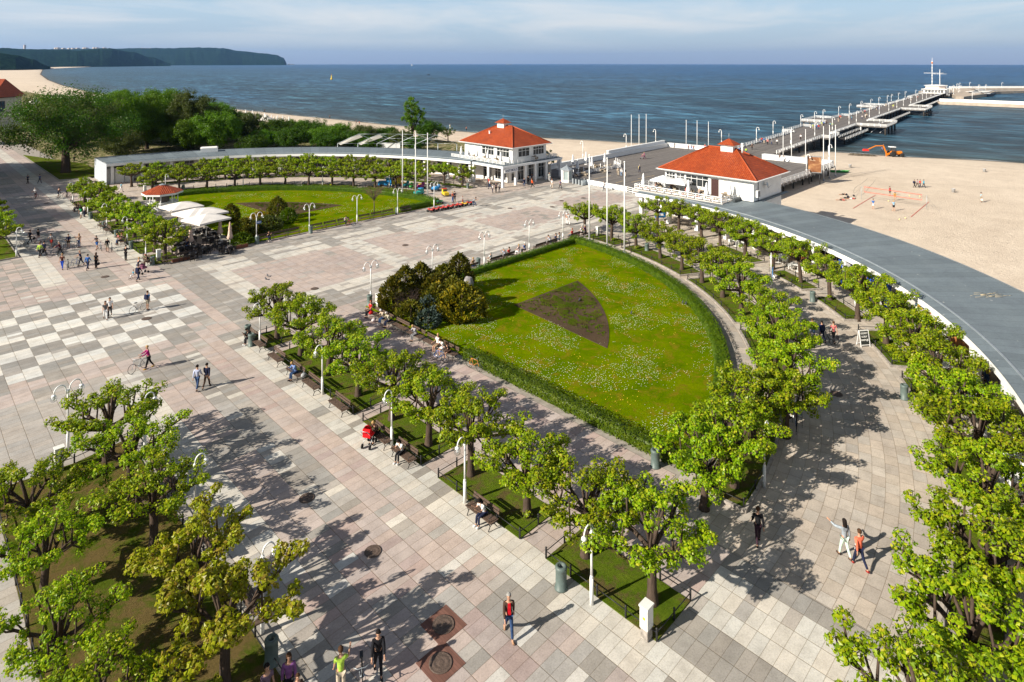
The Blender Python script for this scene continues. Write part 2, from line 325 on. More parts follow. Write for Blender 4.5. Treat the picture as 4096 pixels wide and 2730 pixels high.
# ---------------------------------------------------------------- mesh builder
class MB:
    def __init__(s): s.v = []; s.f = []; s.m = []; s.sm = []; s.uv = None; s.mi = 0; s.smooth = False
    def add(s, vs, fs, smooth=None):
        o = len(s.v); s.v.extend(vs)
        for f in fs: s.f.append(tuple(i + o for i in f)); s.m.append(s.mi); s.sm.append(s.smooth if smooth is None else smooth)
        return s
    def box(s, c, d, rz=0.0, taper=1.0):
        x, y, z = (a / 2 for a in d); ca, sa = cos(rz), sin(rz); vs = []
        for k in (-1, 1):
            t = taper if k > 0 else 1
            for i, j in ((-1, -1), (1, -1), (1, 1), (-1, 1)):
                a, b = i * x * t, j * y * t
                vs.append((c[0] + a * ca - b * sa, c[1] + a * sa + b * ca, c[2] + k * z))
        return s.add(vs, [(3, 2, 1, 0), (4, 5, 6, 7), (0, 1, 5, 4), (1, 2, 6, 5), (2, 3, 7, 6), (3, 0, 4, 7)], False)
    def beam(s, a, b, w, h, up=(0, 0, 1)):
        a = Vector(a); b = Vector(b); d = (b - a).normalized(); u = Vector(up)
        if abs(d.dot(u)) > 0.98: u = Vector((1, 0, 0))
        sx = d.cross(u).normalized() * w / 2; uz = sx.cross(d).normalized() * h / 2
        vs = [tuple(p + i * sx + j * uz) for p in (a, b) for i, j in ((-1, -1), (1, -1), (1, 1), (-1, 1))]
        return s.add(vs, [(0, 1, 2, 3), (7, 6, 5, 4), (0, 4, 5, 1), (1, 5, 6, 2), (2, 6, 7, 3), (3, 7, 4, 0)], False)
    def tube(s, pts, rs, n=8, caps=True):
        pts = [Vector(p) for p in pts]
        if not hasattr(rs, '__len__'): rs = [rs] * len(pts)
        ref = Vector((0, 0, 1)); vs = []; fs = []; px = None
        for i, p in enumerate(pts):
            d = (pts[min(i + 1, len(pts) - 1)] - pts[max(i - 1, 0)])
            d = d.normalized() if d.length > 1e-9 else Vector((0, 0, 1))
            if px is None: px = d.cross(ref) if abs(d.z) < 0.95 else d.cross(Vector((1, 0, 0)))
            px = (px - d * px.dot(d)); px = px.normalized() if px.length > 1e-6 else d.orthogonal().normalized()
            py = d.cross(px)
            for k in range(n):
                a = 2 * pi * k / n; vs.append(tuple(p + (px * cos(a) + py * sin(a)) * rs[i]))
        for i in range(len(pts) - 1):
            for k in range(n):
                fs.append((i * n + k, i * n + (k + 1) % n, (i + 1) * n + (k + 1) % n, (i + 1) * n + k))
        s.add(vs, fs, True)
        if caps:
            o = len(s.v) - len(vs)
            s.f.append(tuple(o + k for k in reversed(range(n)))); s.m.append(s.mi); s.sm.append(False)
            q = o + (len(pts) - 1) * n; s.f.append(tuple(q + k for k in range(n))); s.m.append(s.mi); s.sm.append(False)
        return s
    def lathe(s, prof, n=16, c=(0, 0, 0), smooth=True, ph=0.0, ell=1.0):
        vs = []; fs = []
        for r, z in prof:
            for k in range(n):
                a = ph + 2 * pi * k / n; vs.append((c[0] + r * cos(a), c[1] + r * sin(a) * ell, c[2] + z))
        for i in range(len(prof) - 1):
            for k in range(n): fs.append((i * n + k, i * n + (k + 1) % n, (i + 1) * n + (k + 1) % n, (i + 1) * n + k))
        s.add(vs, fs, smooth); o = len(s.v) - len(vs)
        if prof[0][0] > 1e-4: s.f.append(tuple(o + k for k in reversed(range(n)))); s.m.append(s.mi); s.sm.append(False)
        if prof[-1][0] > 1e-4: s.f.append(tuple(o + (len(prof) - 1) * n + k for k in range(n))); s.m.append(s.mi); s.sm.append(False)
        return s
    def ball(s, c, r, n=8, m=6, sq=(1, 1, 1)):
        vs = [(c[0], c[1], c[2] - r * sq[2])]
        for j in range(1, m):
            t = pi * j / m
            for k in range(n):
                a = 2 * pi * k / n; vs.append((c[0] + r * sq[0] * sin(t) * cos(a), c[1] + r * sq[1] * sin(t) * sin(a), c[2] - r * sq[2] * cos(t)))
        vs.append((c[0], c[1], c[2] + r * sq[2])); L = len(vs) - 1; fs = []
        for k in range(n):
            fs.append((0, 1 + (k + 1) % n, 1 + k)); fs.append((L, 1 + (m - 2) * n + k, 1 + (m - 2) * n + (k + 1) % n))
            for j in range(m - 2): fs.append((1 + j * n + k, 1 + j * n + (k + 1) % n, 1 + (j + 1) * n + (k + 1) % n, 1 + (j + 1) * n + k))
        return s.add(vs, fs, True)
    def prism(s, poly, z0, z1, cap=True):
        n = len(poly); vs = [(x, y, z0) for x, y in poly] + [(x, y, z1) for x, y in poly]
        fs = [(i, (i + 1) % n, n + (i + 1) % n, n + i) for i in range(n)]
        if cap: fs += [tuple(range(n, 2 * n)), tuple(reversed(range(n)))]
        return s.add(vs, fs, False)
    def strip(s, A, B, smooth=False):
        n = len(A); return s.add(list(A) + list(B), [(i, i + 1, n + i + 1, n + i) for i in range(n - 1)], smooth)
    def mesh(s, name, mats):
        me = bpy.data.meshes.new(name); me.from_pydata(s.v, [], s.f)
        if not isinstance(mats, (list, tuple)): mats = [mats]
        for m in mats: me.materials.append(m)
        me.polygons.foreach_set('material_index', s.m); me.polygons.foreach_set('use_smooth', s.sm)
        me.update(); return me
    def build(s, name, mats, parent=None, loc=(0, 0, 0), rz=0):
        return obj(name, s.mesh(name, mats), parent, loc, rz)
def obj(name, me, parent=None, loc=(0, 0, 0), rz=0):
    o = bpy.data.objects.new(name, me); COL.objects.link(o); o.location = loc; o.rotation_euler = (0, 0, rz)
    if parent: o.parent = parent
    return o
def tag(o, label=None, cat=None, group=None, kind=None):
    if label: o['label'] = label
    if cat: o['category'] = cat
    if group: o['group'] = group
    if kind: o['kind'] = kind
    return o
def thing(name, label, cat, loc=(0, 0, 0), rz=0, group=None):
    o = bpy.data.objects.new(name, None); COL.objects.link(o); o.empty_display_size = 0.2
    o.location = loc; o.rotation_euler = (0, 0, rz); return tag(o, label, cat, group)
def struct(o): o['kind'] = 'structure'; return o
PROTO_USED = set()
def clone(root, loc, rz=0, label=None, group=None, scale=None):
    """the first use of a prototype takes the prototype itself, later ones copy it with its parts"""
    if root.name not in PROTO_USED:
        PROTO_USED.add(root.name); r = root
    else:
        r = root.copy(); COL.objects.link(r)
        for ch in root.children:
            c = ch.copy(); COL.objects.link(c); c.parent = r
            for g in ch.children:
                d = g.copy(); COL.objects.link(d); d.parent = c
    r.location = (loc[0], loc[1], loc[2] if len(loc) > 2 else 0.0); r.rotation_euler = (0, 0, rz)
    if scale: r.scale = scale if hasattr(scale, '__len__') else (scale,) * 3
    if label: r['label'] = label
    if group: r['group'] = group
    return r
ORD = ['first', 'second', 'third', 'fourth', 'fifth', 'sixth', 'seventh', 'eighth', 'ninth', 'tenth', 'eleventh', 'twelfth', 'thirteenth',
       'fourteenth', 'fifteenth', 'sixteenth', 'seventeenth', 'eighteenth', 'nineteenth', 'twentieth', 'twenty-first', 'twenty-second', 'twenty-third', 'twenty-fourth', 'twenty-fifth']
# ================================================================ THE SETTING
def ramp_attr(me, name, vals):
    a = me.attributes.new(name, 'FLOAT', 'POINT'); a.data.foreach_set('value', vals)
# shoreline as u(v)
SHORE = [(-4000, 210), (-800, 205), (-200, 192), (-60, 186), (-32, 182), (-18, 178), (-7, 173), (2, 171), (10, 169), (30, 160), (67, 144), (92, 136), (130, 128), (165, 124),
         (204, 121), (263, 116), (328, 112), (395, 107), (493, 103), (618, 104), (854, 122), (1159, 154), (1805, 235), (3511, 485), (5519, 1039), (10546, 2720), (14000, 3100), (16000, 3200)]
def shore(v):
    for (a, x), (b, y) in zip(SHORE, SHORE[1:]):
        if v <= b: t = (v - a) / (b - a); return x + (y - x) * t
    return SHORE[-1][1]
vs_ = []; v = -120.0
while v < 330: vs_.append(v); v += 2.5
while v < 900: vs_.append(v); v += 12
vs_ = [-4000, -800, -300] + vs_ + [1000, 1159, 1400, 1805, 2400, 3000, 3511, 4500, 5519, 8000, 10546, 13000, 15500]
def wig(v): return 1.2 * noise.noise(Vector((v * 0.06, 3, 0))) + 0.7 * noise.noise(Vector((v * 0.25, 9, 0))) if -150 < v < 900 else 0
def grid(offs, z=None, attr=None):
    vv = []; ff = []; av = []; n = len(offs)
    for v in vs_:
        s = shore(v) + wig(v)
        for k, o in enumerate(offs):
            u = s + o[0] if abs(o[0]) < 9e4 else o[0] / 1e5
            vv.append((u, v, o[1])); av.append(o[2])
    for i in range(len(vs_) - 1):
        for k in range(n - 1): a = i * n + k; ff.append((a, a + 1, a + n + 1, a + n))
    return vv, ff, av
vv, ff, av = grid([(-1.5, -3, 1), (0.6, -3, 1), (4, -3, .92), (12, -3, .75), (30, -3, .42), (60, -3, .12), (130, -3, 0), (1500, -3, 0), (15000, -3, 0)])
m = MB(); m.add(vv, ff, True); me = m.mesh('sea', SEA); ramp_attr(me, 'shallow', av); ramp_attr(me, 'deep', [(0, 0, 0, 0, 0, 0, 0.02, 0.55, 1.0)[i % 9] for i in range(len(av))]); struct(obj('sea', me))
vv, ff, av = grid([(-170, -2.0, 0), (-60, -2.0, 0), (-26, -2.02, 0), (-13, -2.15, 0.02), (-7, -2.5, .04), (-3.6, -2.72, .12), (-2.2, -2.86, .85), (-.2, -3.02, 1), (3, -3.5, 1), (40, -7, 1)])
m = MB(); m.add(vv, ff, True); me = m.mesh('beach', SAND); ramp_attr(me, 'wet', av); struct(obj('beach', me))
# swash foam where the water meets the sand
m = MB(); A = []; B = []
for i, v in enumerate(vs_):
    if -118 < v < 600:
        n0 = noise.noise(Vector((v * 0.11, 0, 5))); w = max(0.0, 0.25 + 0.75 * n0); s = shore(v) + wig(v) + 0.3
        A.append((s + 0.5 * n0, v, -2.985)); B.append((s + 0.5 * n0 + w, v, -2.985))
m.strip(A, B); FOAM = plain('sea_foam', (0.72, 0.74, 0.74), 0.9, 0.3, 1)
struct(m.build('shore_foam', FOAM))
# ground sheet far below everything behind and left of the beach
m = MB(); m.prism([(-4000, -4000), (25, -4000), (25, 900), (-40, 1600), (-400, 6000), (-4000, 6000)], -2.6, -2.1)
struct(m.build('ground', PARK))
# tracks left in the sand
TRK = plain('track_sand', (0.40, 0.33, 0.26), 0.95, 0.3, 1.5); r = random.Random(5)
for (c, r_, x0, y0, x1, y1) in [(3, 0, 600, 1375, 1130, 1300), (3, 0, 590, 1395, 900, 1345), (3, 0, 780, 1510, 900, 1375), (3, 0, 850, 1530, 985, 1390), (3, 0, 1200, 1240, 2290, 1330), (3, 0, 1250, 1225, 2290, 1300), (3, 1, 130, 170, 600, 20), (3, 0, 1400, 1420, 2290, 1480)]:
    a, b = Vector(T(c, r_, x0, y0, -2)), Vector(T(c, r_, x1, y1, -2)); d = (b - a).normalized(); n_ = Vector((-d.y, d.x)); A = []; B = []; L = (b - a).length; k = 0
    while k < L:
        p = a + d * k + n_ * 1.0 * noise.noise(Vector((k * .08, x0, 0))); w = .05 + .05 * r.random(); A.append((*(p - n_ * w), -1.996)); B.append((*(p + n_ * w), -1.996)); k += .8
    m = MB(); m.strip(A, B); struct(m.build('sand_track', TRK))
# park ground
m = MB(); m.prism([(-260, 96), (2, 96.3), (12, 96), (25, 94), (40, 88), (55, 76), (62, 62), (80, 64), (92, 80), (90, 110), (86, 145), (80, 180), (72, 260), (60, 420), (45, 800), (60, 1300), (-400, 1300)], -2.5, -0.25)
struct(m.build('park_lawn', PARK))

# ---------------------------------------------------------------- paving, slab by slab
Lc = (0.60, 0.575, 0.52); Gc = (0.30, 0.285, 0.262); Pc = (0.47, 0.39, 0.355); Bc = (0.50, 0.44, 0.375); Mc = (0.40, 0.375, 0.345); Dc = (0.19, 0.18, 0.165); P2 = (0.43, 0.33, 0.305)
prd = random.Random(3)
def ctr(u, v, i, j):
    x = prd.random()
    if u > 0.6 and v < -38.9: return Bc
    if v < -39.0:                                    # crossing at the bottom right
        if u > -1.2: return Gc
        if u > -3.9: return Lc if x < .95 else Mc
        if u > -6.6: return Gc if v > -46 else Mc
    if v > 26.7 and u > -17.1:                       # street to the left
        if u < -14.8: return Lc if 27.5 < v < 41 or x < .6 else Mc
        if u < -13.6: return Pc
        if u < -10.5: return (Gc if (v % 11) < 8 else Pc) if x < .93 else Mc
        if u < -8.4: return Pc if x < .93 else P2
        if u < -6.3: return Lc if x < .82 else Mc
        return Pc
    if v < 0.9 and u < -3.5:                         # street in front, right half
        if u > -6.5: return Pc if v > -39 else Gc
        if u > -8.75: return (Lc if x < .93 else Gc) if (v % 8.4) < 7.2 else (Gc if x < .8 else Lc)
        if v < -24:                                  # patched area near the viewer
            k = noise.noise(Vector((i * .45, j * .33, 1)))
            if x < .06: return (.64, .62, .575)
            if u > -10.5: return Gc if k > .28 else Pc if x < .75 else Mc
            if u > -15.6: return (Pc if x < .7 else P2) if k > -.2 else Gc if x < .5 else Mc
            return (Lc if x < .4 else Mc) if k > -.15 else Gc
        if u > -10.6: return Pc if x < .9 else P2
        if u > -12.7: return (Gc if int(v / 2.09 + 500) % 3 else Mc) if x < .9 else Lc
        if u > -15.0: return Pc if int(v / 2.6 + 500) % 5 < 4 and x < .93 else Gc
        if u > -16.9: return (Lc if x < .85 else Mc)
        return Mc
    if 22.0 <= v < 26.7 and u < -6.3:
        k = int((u + 60) / 2.09); l = int((v - 21.9) / 2.1)
        if u > -13.6 : return Pc if u > -10.4 or x < .15 else Gc
        return (Pc if x < .75 else Gc) if (k + l) % 2 else (Pc if x < .92 else Lc)
    if u < -7.4 and 4.4 <= v < 21.5:                 # the chequer
        i2 = math.floor((u + 22.0) / 2.09); j2 = math.floor((v - 4.4) / 2.125)
        if i2 == 6 and j2 in (0, 7): return Pc if x < .5 else Mc
        return ((0.66, 0.645, 0.60) if x < .96 else Mc) if (i2 + j2) % 2 == 0 else (Gc if x < .92 else Mc)
    if u < -6.3 and v >= 21.5: return Pc if x < .6 else Gc
    if u < -6.4 and v >= 0.9:
        if v < 2.4: return (Gc if int(u / 2.09 + 100) % 3 == 0 else Pc) if x < .9 else Mc
        if v < 4.4 and u < -9.4: return Gc if int((u + 60) / 2.09) % 2 and v > 2.9 else (Pc if x < .85 else Gc)
        return Pc if x < .93 else Mc
    if u < -3.3: return Gc if x < .93 else Mc
    if u < -1.2 and 2.9 < v < 22.5: return Lc if x < .9 else Mc
    # the plaza between the two gardens
    if v > 22.7 or v < 2.8:
        if v < 0.6 and u < 3.7: return Pc if x < .75 else P2
        if v > 25.9 or v < 0.6: return Mc if x < .8 else Pc
        if (v > 22.7 and v < 25.9) or v > 1.0: return (Gc if x < .65 else Mc)
        return Pc
    blk = ((u - 2.5) % 9.4) < 1.7
    if v > 19.0:
        if blk: return Gc if x < .9 else Mc
        if 20.95 < v < 21.55: return Gc
        return Lc if x < .93 else Mc
    if v < 6.9:
        if blk and v < 5.5: return Gc if x < .9 else Mc
        if 3.9 < v < 4.5: return Gc
        return Lc if x < .9 else Mc
    if 16.2 < v or v < 8.2 : 
        if u > 22: return Lc if x < .8 else Pc
    if 12.0 < (u % 17.0) < 15.2: return Lc if x < .75 else Mc
    k = noise.noise(Vector((i * .2, j * .11, 7)))
    return Gc if k > .5 and x < .5 else (Mc if x < .06 else Pc)
quads = []; cols = []
u_now = [0, 0]
def quad(p, c, w=0.065):
    u_now[:] = p[0]
    q_ = .16 if not (u_now[0] < -7.4 and 4.4 < u_now[1] < 21.5) else .04; c = tuple(a * (1 - q_) + b * q_ for a, b in zip(c, (.48, .42, .37)))
    k = 1 + prd.uniform(-w, w); t = prd.uniform(-.03, .03)
    quads.append(p); cols.append((c[0] * k * (1 + t), c[1] * k, c[2] * k * (1 - t)))
DU, DV = 1.045, 0.525
def in_rect_zone(u, v):
    if u < -17.1: return u > -34 and -52 < v < 41.5 or (-26 < u and -60 < v < 42)
    if v < -39: return u < -0.06 and v > -62
    if u > -0.06 and hypot(u, v) > 34.5 and v < 0: return False
    if v < 0.3: return u < 3.6
    if v < 26.9: return u < 66.5
    if v < 92: return u < 0.9
    return -16 < u < -3.9 and v < 172
j = 0; v = -60.0
while v < 172:
    off = 0
    u = -34.01 + 0.0
    i = 0; u0 = -22.0 - 12 * DU + (off if off else 0)
    u = u0
    while u < 66.5:
        uc, vc = u + DU / 2, v + DV / 2
        if in_rect_zone(uc, vc): quad(((u, v), (u + DU, v), (u + DU, v + DV), (u, v + DV)), ctr(uc, vc, i, j))
        u += DU; i += 1
    v += DV; j += 1
npl = len(quads)
# the curved promenades, laid out around the middle of each garden
def arcp(r, a, side):
    return (r * cos(a), -r * sin(a)) if side > 0 else (r * cos(a), 26.7 + 1.1 * r * sin(a))
def ring(r0, r1, dr, ds, a0, a1, side, c, w=.1):
    r = r0
    while r < r1 - 1e-3:
        rr = min(r1, r + dr); n = max(1, int((a1 - a0) * r / ds)); o = prd.random()
        for k in range(n + 1):
            b0 = max(a0, a0 + (a1 - a0) * (k - o) / n); b1 = min(a1, a0 + (a1 - a0) * (k + 1 - o) / n)
            if b1 - b0 < 1e-4: continue
            p = [arcp(r, b0, side), arcp(rr, b0, side), arcp(rr, b1, side), arcp(r, b1, side)]
            if side > 0: p = [(max(-.055, q[0]), q[1]) for q in p]
            if side > 0 and max(q[0] for q in p) < .1: continue
            if side < 0 and p[0][0] < 0.9: continue
            if (side > 0 and p[0][1] > 0.2) or (side < 0 and p[0][1] < 27.0): continue
            quad(p, c if prd.random() < .9 else (c[0] * .85, c[1] * .86, c[2] * .88), w)
        r = rr
for side, e in ((1, 0.0), (-1, 1.3)):
    ring(34.6 + e, 36.8 + e, .72, 1.0, 0, pi / 2, side, (Bc[0] * .85, Bc[1] * .86, Bc[2] * .88))
    ring(36.8 + e, 59.7 + 3 * (e > 0), .66, .92, 0, pi / 2, side, Bc if side > 0 else (.50, .425, .37))
m = MB()
for p in quads: m.add([(a, b, 0.0) for a, b in p], [(0, 1, 2, 3)], False)
me = m.mesh('plaza_paving', PAVE)
ca = me.color_attributes.new('stone', 'FLOAT_COLOR', 'CORNER')
ca.data.foreach_set('color', [x for c in cols for _ in range(4) for x in (*c, 1)])
uvl = me.uv_layers.new(name='UVMap'); uvl.data.foreach_set('uv', [x for _ in cols for x in (0, 0, 1, 0, 1, 1, 0, 1)])
struct(obj('plaza_paving', me))
# the body of the terrace under the paving
def arc_pts(r, a0, a1, n, side): return [arcp(r, a0 + (a1 - a0) * k / n, side) for k in range(n + 1)]
poly = [(-80, -100), (4, -100), (3.2, -66)] + arc_pts(59.8, R(87), R(3), 30, 1) + [(66.6, -3), (66.6, 31)] + arc_pts(62.8, R(5), R(89), 30, -1) + [(0, 172), (-80, 172)]
m = MB(); m.prism(poly, -2.6, -0.012)
PB = plain('terrace_base', (0.30, 0.27, 0.235), 0.9, 0.2, 2, 0.2); struct(m.build('terrace', PB))

# ---------------------------------------------------------------- lawns, beds, hedges
def sheet(name, poly, z, mat):
    m = MB(); m.prism(poly, -0.005, z); return struct(m.build(name, mat))
def gpoly(side, lo_u, lo_v, r, n=40):
    """sector of a garden: straight sides at lo_u and lo_v, curved side of radius r"""
    a0 = math.asin(lo_v / r); a1 = math.acos(lo_u / r)
    pts = arc_pts(r, a0, a1, n, side)
    c = (lo_u, -lo_v) if side > 0 else (lo_u, 26.7 + 1.1 * lo_v)
    return [c] + pts
for side, e in ((1, 0), (-1, 1.3)):
    sheet('garden_lawn', gpoly(side, 3.9, 0.9, 34.9 + e), 0.05, LAWN if side > 0 else LAWN)
sheet('flower_bed', [(14.0, -10.7)] + arc_pts(25.8, R(24.6), R(60), 14, 1), 0.085, SOIL)
sheet('flower_bed', [(14.0, 26.7 + 1.1 * 10.2)] + arc_pts(26.3, R(24), R(62), 14, -1), 0.085, SOIL)
# daisies and weeds
def inlawn(u, v, side):
    w = -v if side > 0 else (v - 26.7) / 1.1
    r = hypot(u, w); return u > 4.4 and w > 1.8 and r < 34.2 and not (r < 26 and u > 13.7 and w > 10.4)
def scatter(side, n, size, mat, z, name, label, cat, thr, sc):
    m = MB(); k = 0; t = 0
    while k < n and t < n * 60:
        t += 1; u = rnd.uniform(4, 35); w = rnd.uniform(1, 34); v = -w if side > 0 else 26.7 + 1.1 * w
        if not inlawn(u, v, side): continue
        d = noise.noise(Vector((u * sc, v * sc, 0))) + .55 * noise.noise(Vector((u * sc * 3.1, v * sc * 3.1, 4)))
        if d < thr * rnd.random() - .12: continue
        s = size * rnd.uniform(.6, 1.3); a = rnd.uniform(0, pi); c, q = cos(a) * s / 2, sin(a) * s / 2
        m.add([(u + c, v + q, z), (u - q, v + c, z + .01), (u - c, v - q, z), (u + q, v - c, z + .015)], [(0, 1, 2, 3)], False); k += 1
    tag(m.build(name, mat), label, cat, kind='stuff')
DAISY = plain('daisy_petals', (0.55, 0.60, 0.36), 0.9, 0.15, 3)
scatter(1, 7500, .058, DAISY, .085, 'daisies', 'white daisies scattered over the large lawn of the right garden', 'daisies', .55, .22)
scatter(-1, 1500, .10, DAISY, .085, 'daisies', 'sparse white daisies in the far left garden lawn', 'daisies', .9, .2)
scatter(1, 500, .08, plain('dandelion', (0.7, 0.5, 0.02), .9), .08, 'dandelions', 'yellow dandelions dotted through the right garden lawn', 'dandelions', .9, .35)
m = MB()
for side, n in ((1, 1500), (-1, 700)):
    k = 0
    while k < n:
        u = rnd.uniform(13.5, 26); w = rnd.uniform(10, 25)
        if hypot(u, w) > 25.4 or u < 14.2 or w < 11: continue
        v = -w if side > 0 else 26.7 + 1.1 * w
        if noise.noise(Vector((u * .5, v * .5, 2))) + .6 * noise.noise(Vector((u * 1.7, v * 1.7, 2))) < .12 * rnd.random() + .05: 
            if rnd.random() < .93: continue
        s = rnd.uniform(.05, .13); a = rnd.uniform(0, pi)
        for q in (0, 1.6):
            dx_, dy_ = cos(a + q) * s, sin(a + q) * s
            m.add([(u - dx_, v - dy_, .08), (u + dx_, v + dy_, .08), (u + dx_ * 1.3, v + dy_ * 1.3, .08 + s), (u - dx_ * 1.3, v - dy_ * 1.3, .08 + s)], [(0, 1, 2, 3)], False)
        k += 1
tag(m.build('weeds', GRASS), 'green weeds sprouting in the two dark soil beds', 'weeds', kind='stuff')
def leafq(m, p, nrm, s, rr):
    """one bent leaf: two triangles hinged on the midrib"""
    n = Vector(nrm); n.normalize(); t = n.orthogonal().normalized(); t.rotate(Matrix.Rotation(rr.uniform(0, 2 * pi), 3, n)); b = n.cross(t)
    p = Vector(p); k = n * s * .22
    m.add([tuple(p - t * s * .5), tuple(p + b * s * .42 - k), tuple(p + t * s * .55), tuple(p - b * s * .42 - k)], [(0, 1, 2), (0, 2, 3)], False)
def hedge(path, w, h, label, z=0.0, dens=120, ls=.1):
    m = MB(); m.mi = 0; P = [Vector((*p, 0)) for p in path]; L = []; Rr = []
    seg = []
    for i, p in enumerate(P):
        d = (P[min(i + 1, len(P) - 1)] - P[max(0, i - 1)]).normalized(); nn = Vector((-d.y, d.x, 0)); seg.append((p, d, nn))
    prof = [(-.5, 0), (-.52, .8), (-.4, 1.0), (.4, 1.0), (.52, .8), (.5, 0)]
    rings = []
    for i, (p, d, nn) in enumerate(seg):
        rings.append([tuple(p + nn * (a * w * .76 + .06 * noise.noise(p * .8 + Vector((a * 3, b * 2, 0)))) + Vector((0, 0, z + b * h * .84 + .07 * noise.noise(p * .9 + Vector((0, a, b)))))) for a, b in prof])
    n = len(prof)
    for i in range(len(rings) - 1):
        m.add(rings[i] + rings[i + 1], [(k, k + 1, n + k + 1, n + k) for k in range(n - 1)], False)
    m.add(rings[0], [tuple(range(n))], False); m.add(rings[-1], [tuple(reversed(range(n)))], False)
    for i in range(len(P) - 1):
        a, b = P[i], P[i + 1]; ln = (b - a).length; nn = seg[i][2]
        for _ in range(int(ln * (w + 2 * h) * dens)):
            t = rnd.random(); q = rnd.uniform(-h, w + h)
            if q < 0: off, zz, nv = -w / 2, h + q, -nn + Vector((0, 0, .5))
            elif q > w: off, zz, nv = w / 2, h - (q - w), nn + Vector((0, 0, .5))
            else: off, zz, nv = q - w / 2, h, Vector((0, 0, 1.3))
            jit = Vector((rnd.uniform(-1, 1), rnd.uniform(-1, 1), rnd.uniform(-.6, 1))) * .75
            pos = a.lerp(b, t) + nn * off + Vector((0, 0, z + max(.03, zz)))
            pos += Vector((rnd.uniform(-.06, .06), rnd.uniform(-.06, .06), rnd.uniform(-.05, .09) + .12 * noise.noise(pos * .9)))
            leafq(m, pos, nv + jit, ls * rnd.uniform(.7, 1.35), rnd)
    o = m.build('hedge', HEDGEM); return tag(o, label, 'hedge')
hedge(arc_pts(34.55, R(1.6), R(84), 46, 1), 1.05, .75, 'clipped green hedge curving round the right garden lawn')
hedge([(4.0, -15.4 - k * 1.4) for k in range(14)], 1.0, .75, 'clipped straight hedge along the near side of the right lawn, beside the shaded path')
hedge([(13.5 + k * 1.5, -1.35) for k in range(15)], .8, .6, 'low straight hedge behind the benches on the plaza side of the right lawn')
hedge(arc_pts(35.9, R(3), R(86), 46, -1), 1.1, .85, 'clipped hedge curving round the far side of the left garden lawn')
hedge([(28.5 + k * 1.4, 28.4) for k in range(5)], .9, .8, 'short straight hedge at the pier end of the left garden')

# ---------------------------------------------------------------- planted strips with kerb, low railing
def resample(poly, step, closed=True):
    res = []; pts = poly + [poly[0]] if closed else poly
    for a, b in zip(pts, pts[1:]):
        L = hypot(b[0] - a[0], b[1] - a[1]); n = max(1, round(L / step))
        for k in range(n): res.append((a[0] + (b[0] - a[0]) * k / n, a[1] + (b[1] - a[1]) * k / n))
    if not closed: res.append(poly[-1])
    return res
post_me = MB().lathe([(.045, 0), (.045, .42), (.03, .44), (.05, .47), (.05, .5), (.02, .53), (0, .54)], 8).mesh('post', BLACK)
def fence(poly, label, z=0.06, step=1.45, closed=True):
    t = thing('low_railing', label, 'railing', (poly[0][0], poly[0][1], z), 0, 'low black railings round the tree strips')
    o = poly[0]; pts = resample(poly, step, closed)
    r = MB(); seq = pts + [pts[0]] if closed else pts
    for a, b in zip(seq, seq[1:]): r.tube([(a[0] - o[0], a[1] - o[1], .33), (b[0] - o[0], b[1] - o[1], .33)], .022, 5)
    r.build('rail', BLACK, t)
    for p in pts[:100]: obj('post', post_me, t, (p[0] - o[0], p[1] - o[1], 0))
def band(name, poly, w, z0, z1, mat):
    """kerb: a wall of width w running just inside a closed outline"""
    cx = sum(p[0] for p in poly) / len(poly); cy = sum(p[1] for p in poly) / len(poly); n = len(poly); m = MB()
    nr = []
    for i in range(n):
        a, b, c = Vector(poly[i - 1]), Vector(poly[i]), Vector(poly[(i + 1) % n])
        d1 = (b - a).normalized(); d2 = (c - b).normalized(); n1 = Vector((-d1.y, d1.x)); n2 = Vector((-d2.y, d2.x)); nn = (n1 + n2)
        nn = nn / max(.3, nn.dot(n1)); nr.append(b + nn * w)
    ar = sum(poly[i - 1][0] * poly[i][1] - poly[i][0] * poly[i - 1][1] for i in range(n))
    if ar < 0: nr = [Vector(poly[i]) * 2 - nr[i] for i in range(n)]
    for i in range(n):
        j = (i + 1) % n; A, B, Cc, D = poly[i], poly[j], nr[j], nr[i]
        m.add([(*A, z0), (*B, z0), (*B, z1), (*A, z1), (*Cc, z1), (*D, z1), (*Cc, z0), (*D, z0)], [(0, 1, 2, 3), (3, 2, 4, 5), (5, 4, 6, 7)], False)
    struct(m.build(name, mat)); return [tuple(p) for p in nr]
def strip_poly(r0, r1, a0, a1, side, n=6): return arc_pts(r0, a0, a1, n, side) + arc_pts(r1, a1, a0, n, side)
def planter(poly, label, mat=GRASS, kerb=0.0, fn=True):
    if kerb: inner = band('kerb', poly, .18, 0, kerb, STONE); sheet('tree_strip_lawn', inner, kerb - .03, mat); fence(inner, label, kerb - .03) if fn else None
    else: sheet('tree_strip_lawn', poly, .045, mat); fence(poly, label, .04) if fn else None
def rect(u0, v0, u1, v1): return [(u0, v0), (u1, v0), (u1, v1), (u0, v1)]
for k, (a, b) in enumerate([(-39.0, -33.1), (-31.4, -25.1), (-23.5, -17.35), (-16.15, -4.25), (-2.8, .1)]):
    planter(rect(-6.5, a, -3.85, b), 'low railing of the %s grass strip from the viewer, beside the street' % ORD[k])
for k, (a, b) in enumerate([(26.9, 31.2), (32.6, 38.5), (39.8, 45.8), (47.2, 53.0), (54.4, 61), (62.6, 72.5)]):
    planter(rect(-6.5, a, -3.7, b), 'low black railing of the %s grass strip, left street, from the cafe' % ORD[k])
planter([(-24.1, -52), (-17.7, -52), (-17.7, -8.8), (-20.5, -9.3), (-24.1, -9.0)], 'low railing round the big worn lawn under the near left trees', DRYGRASS)
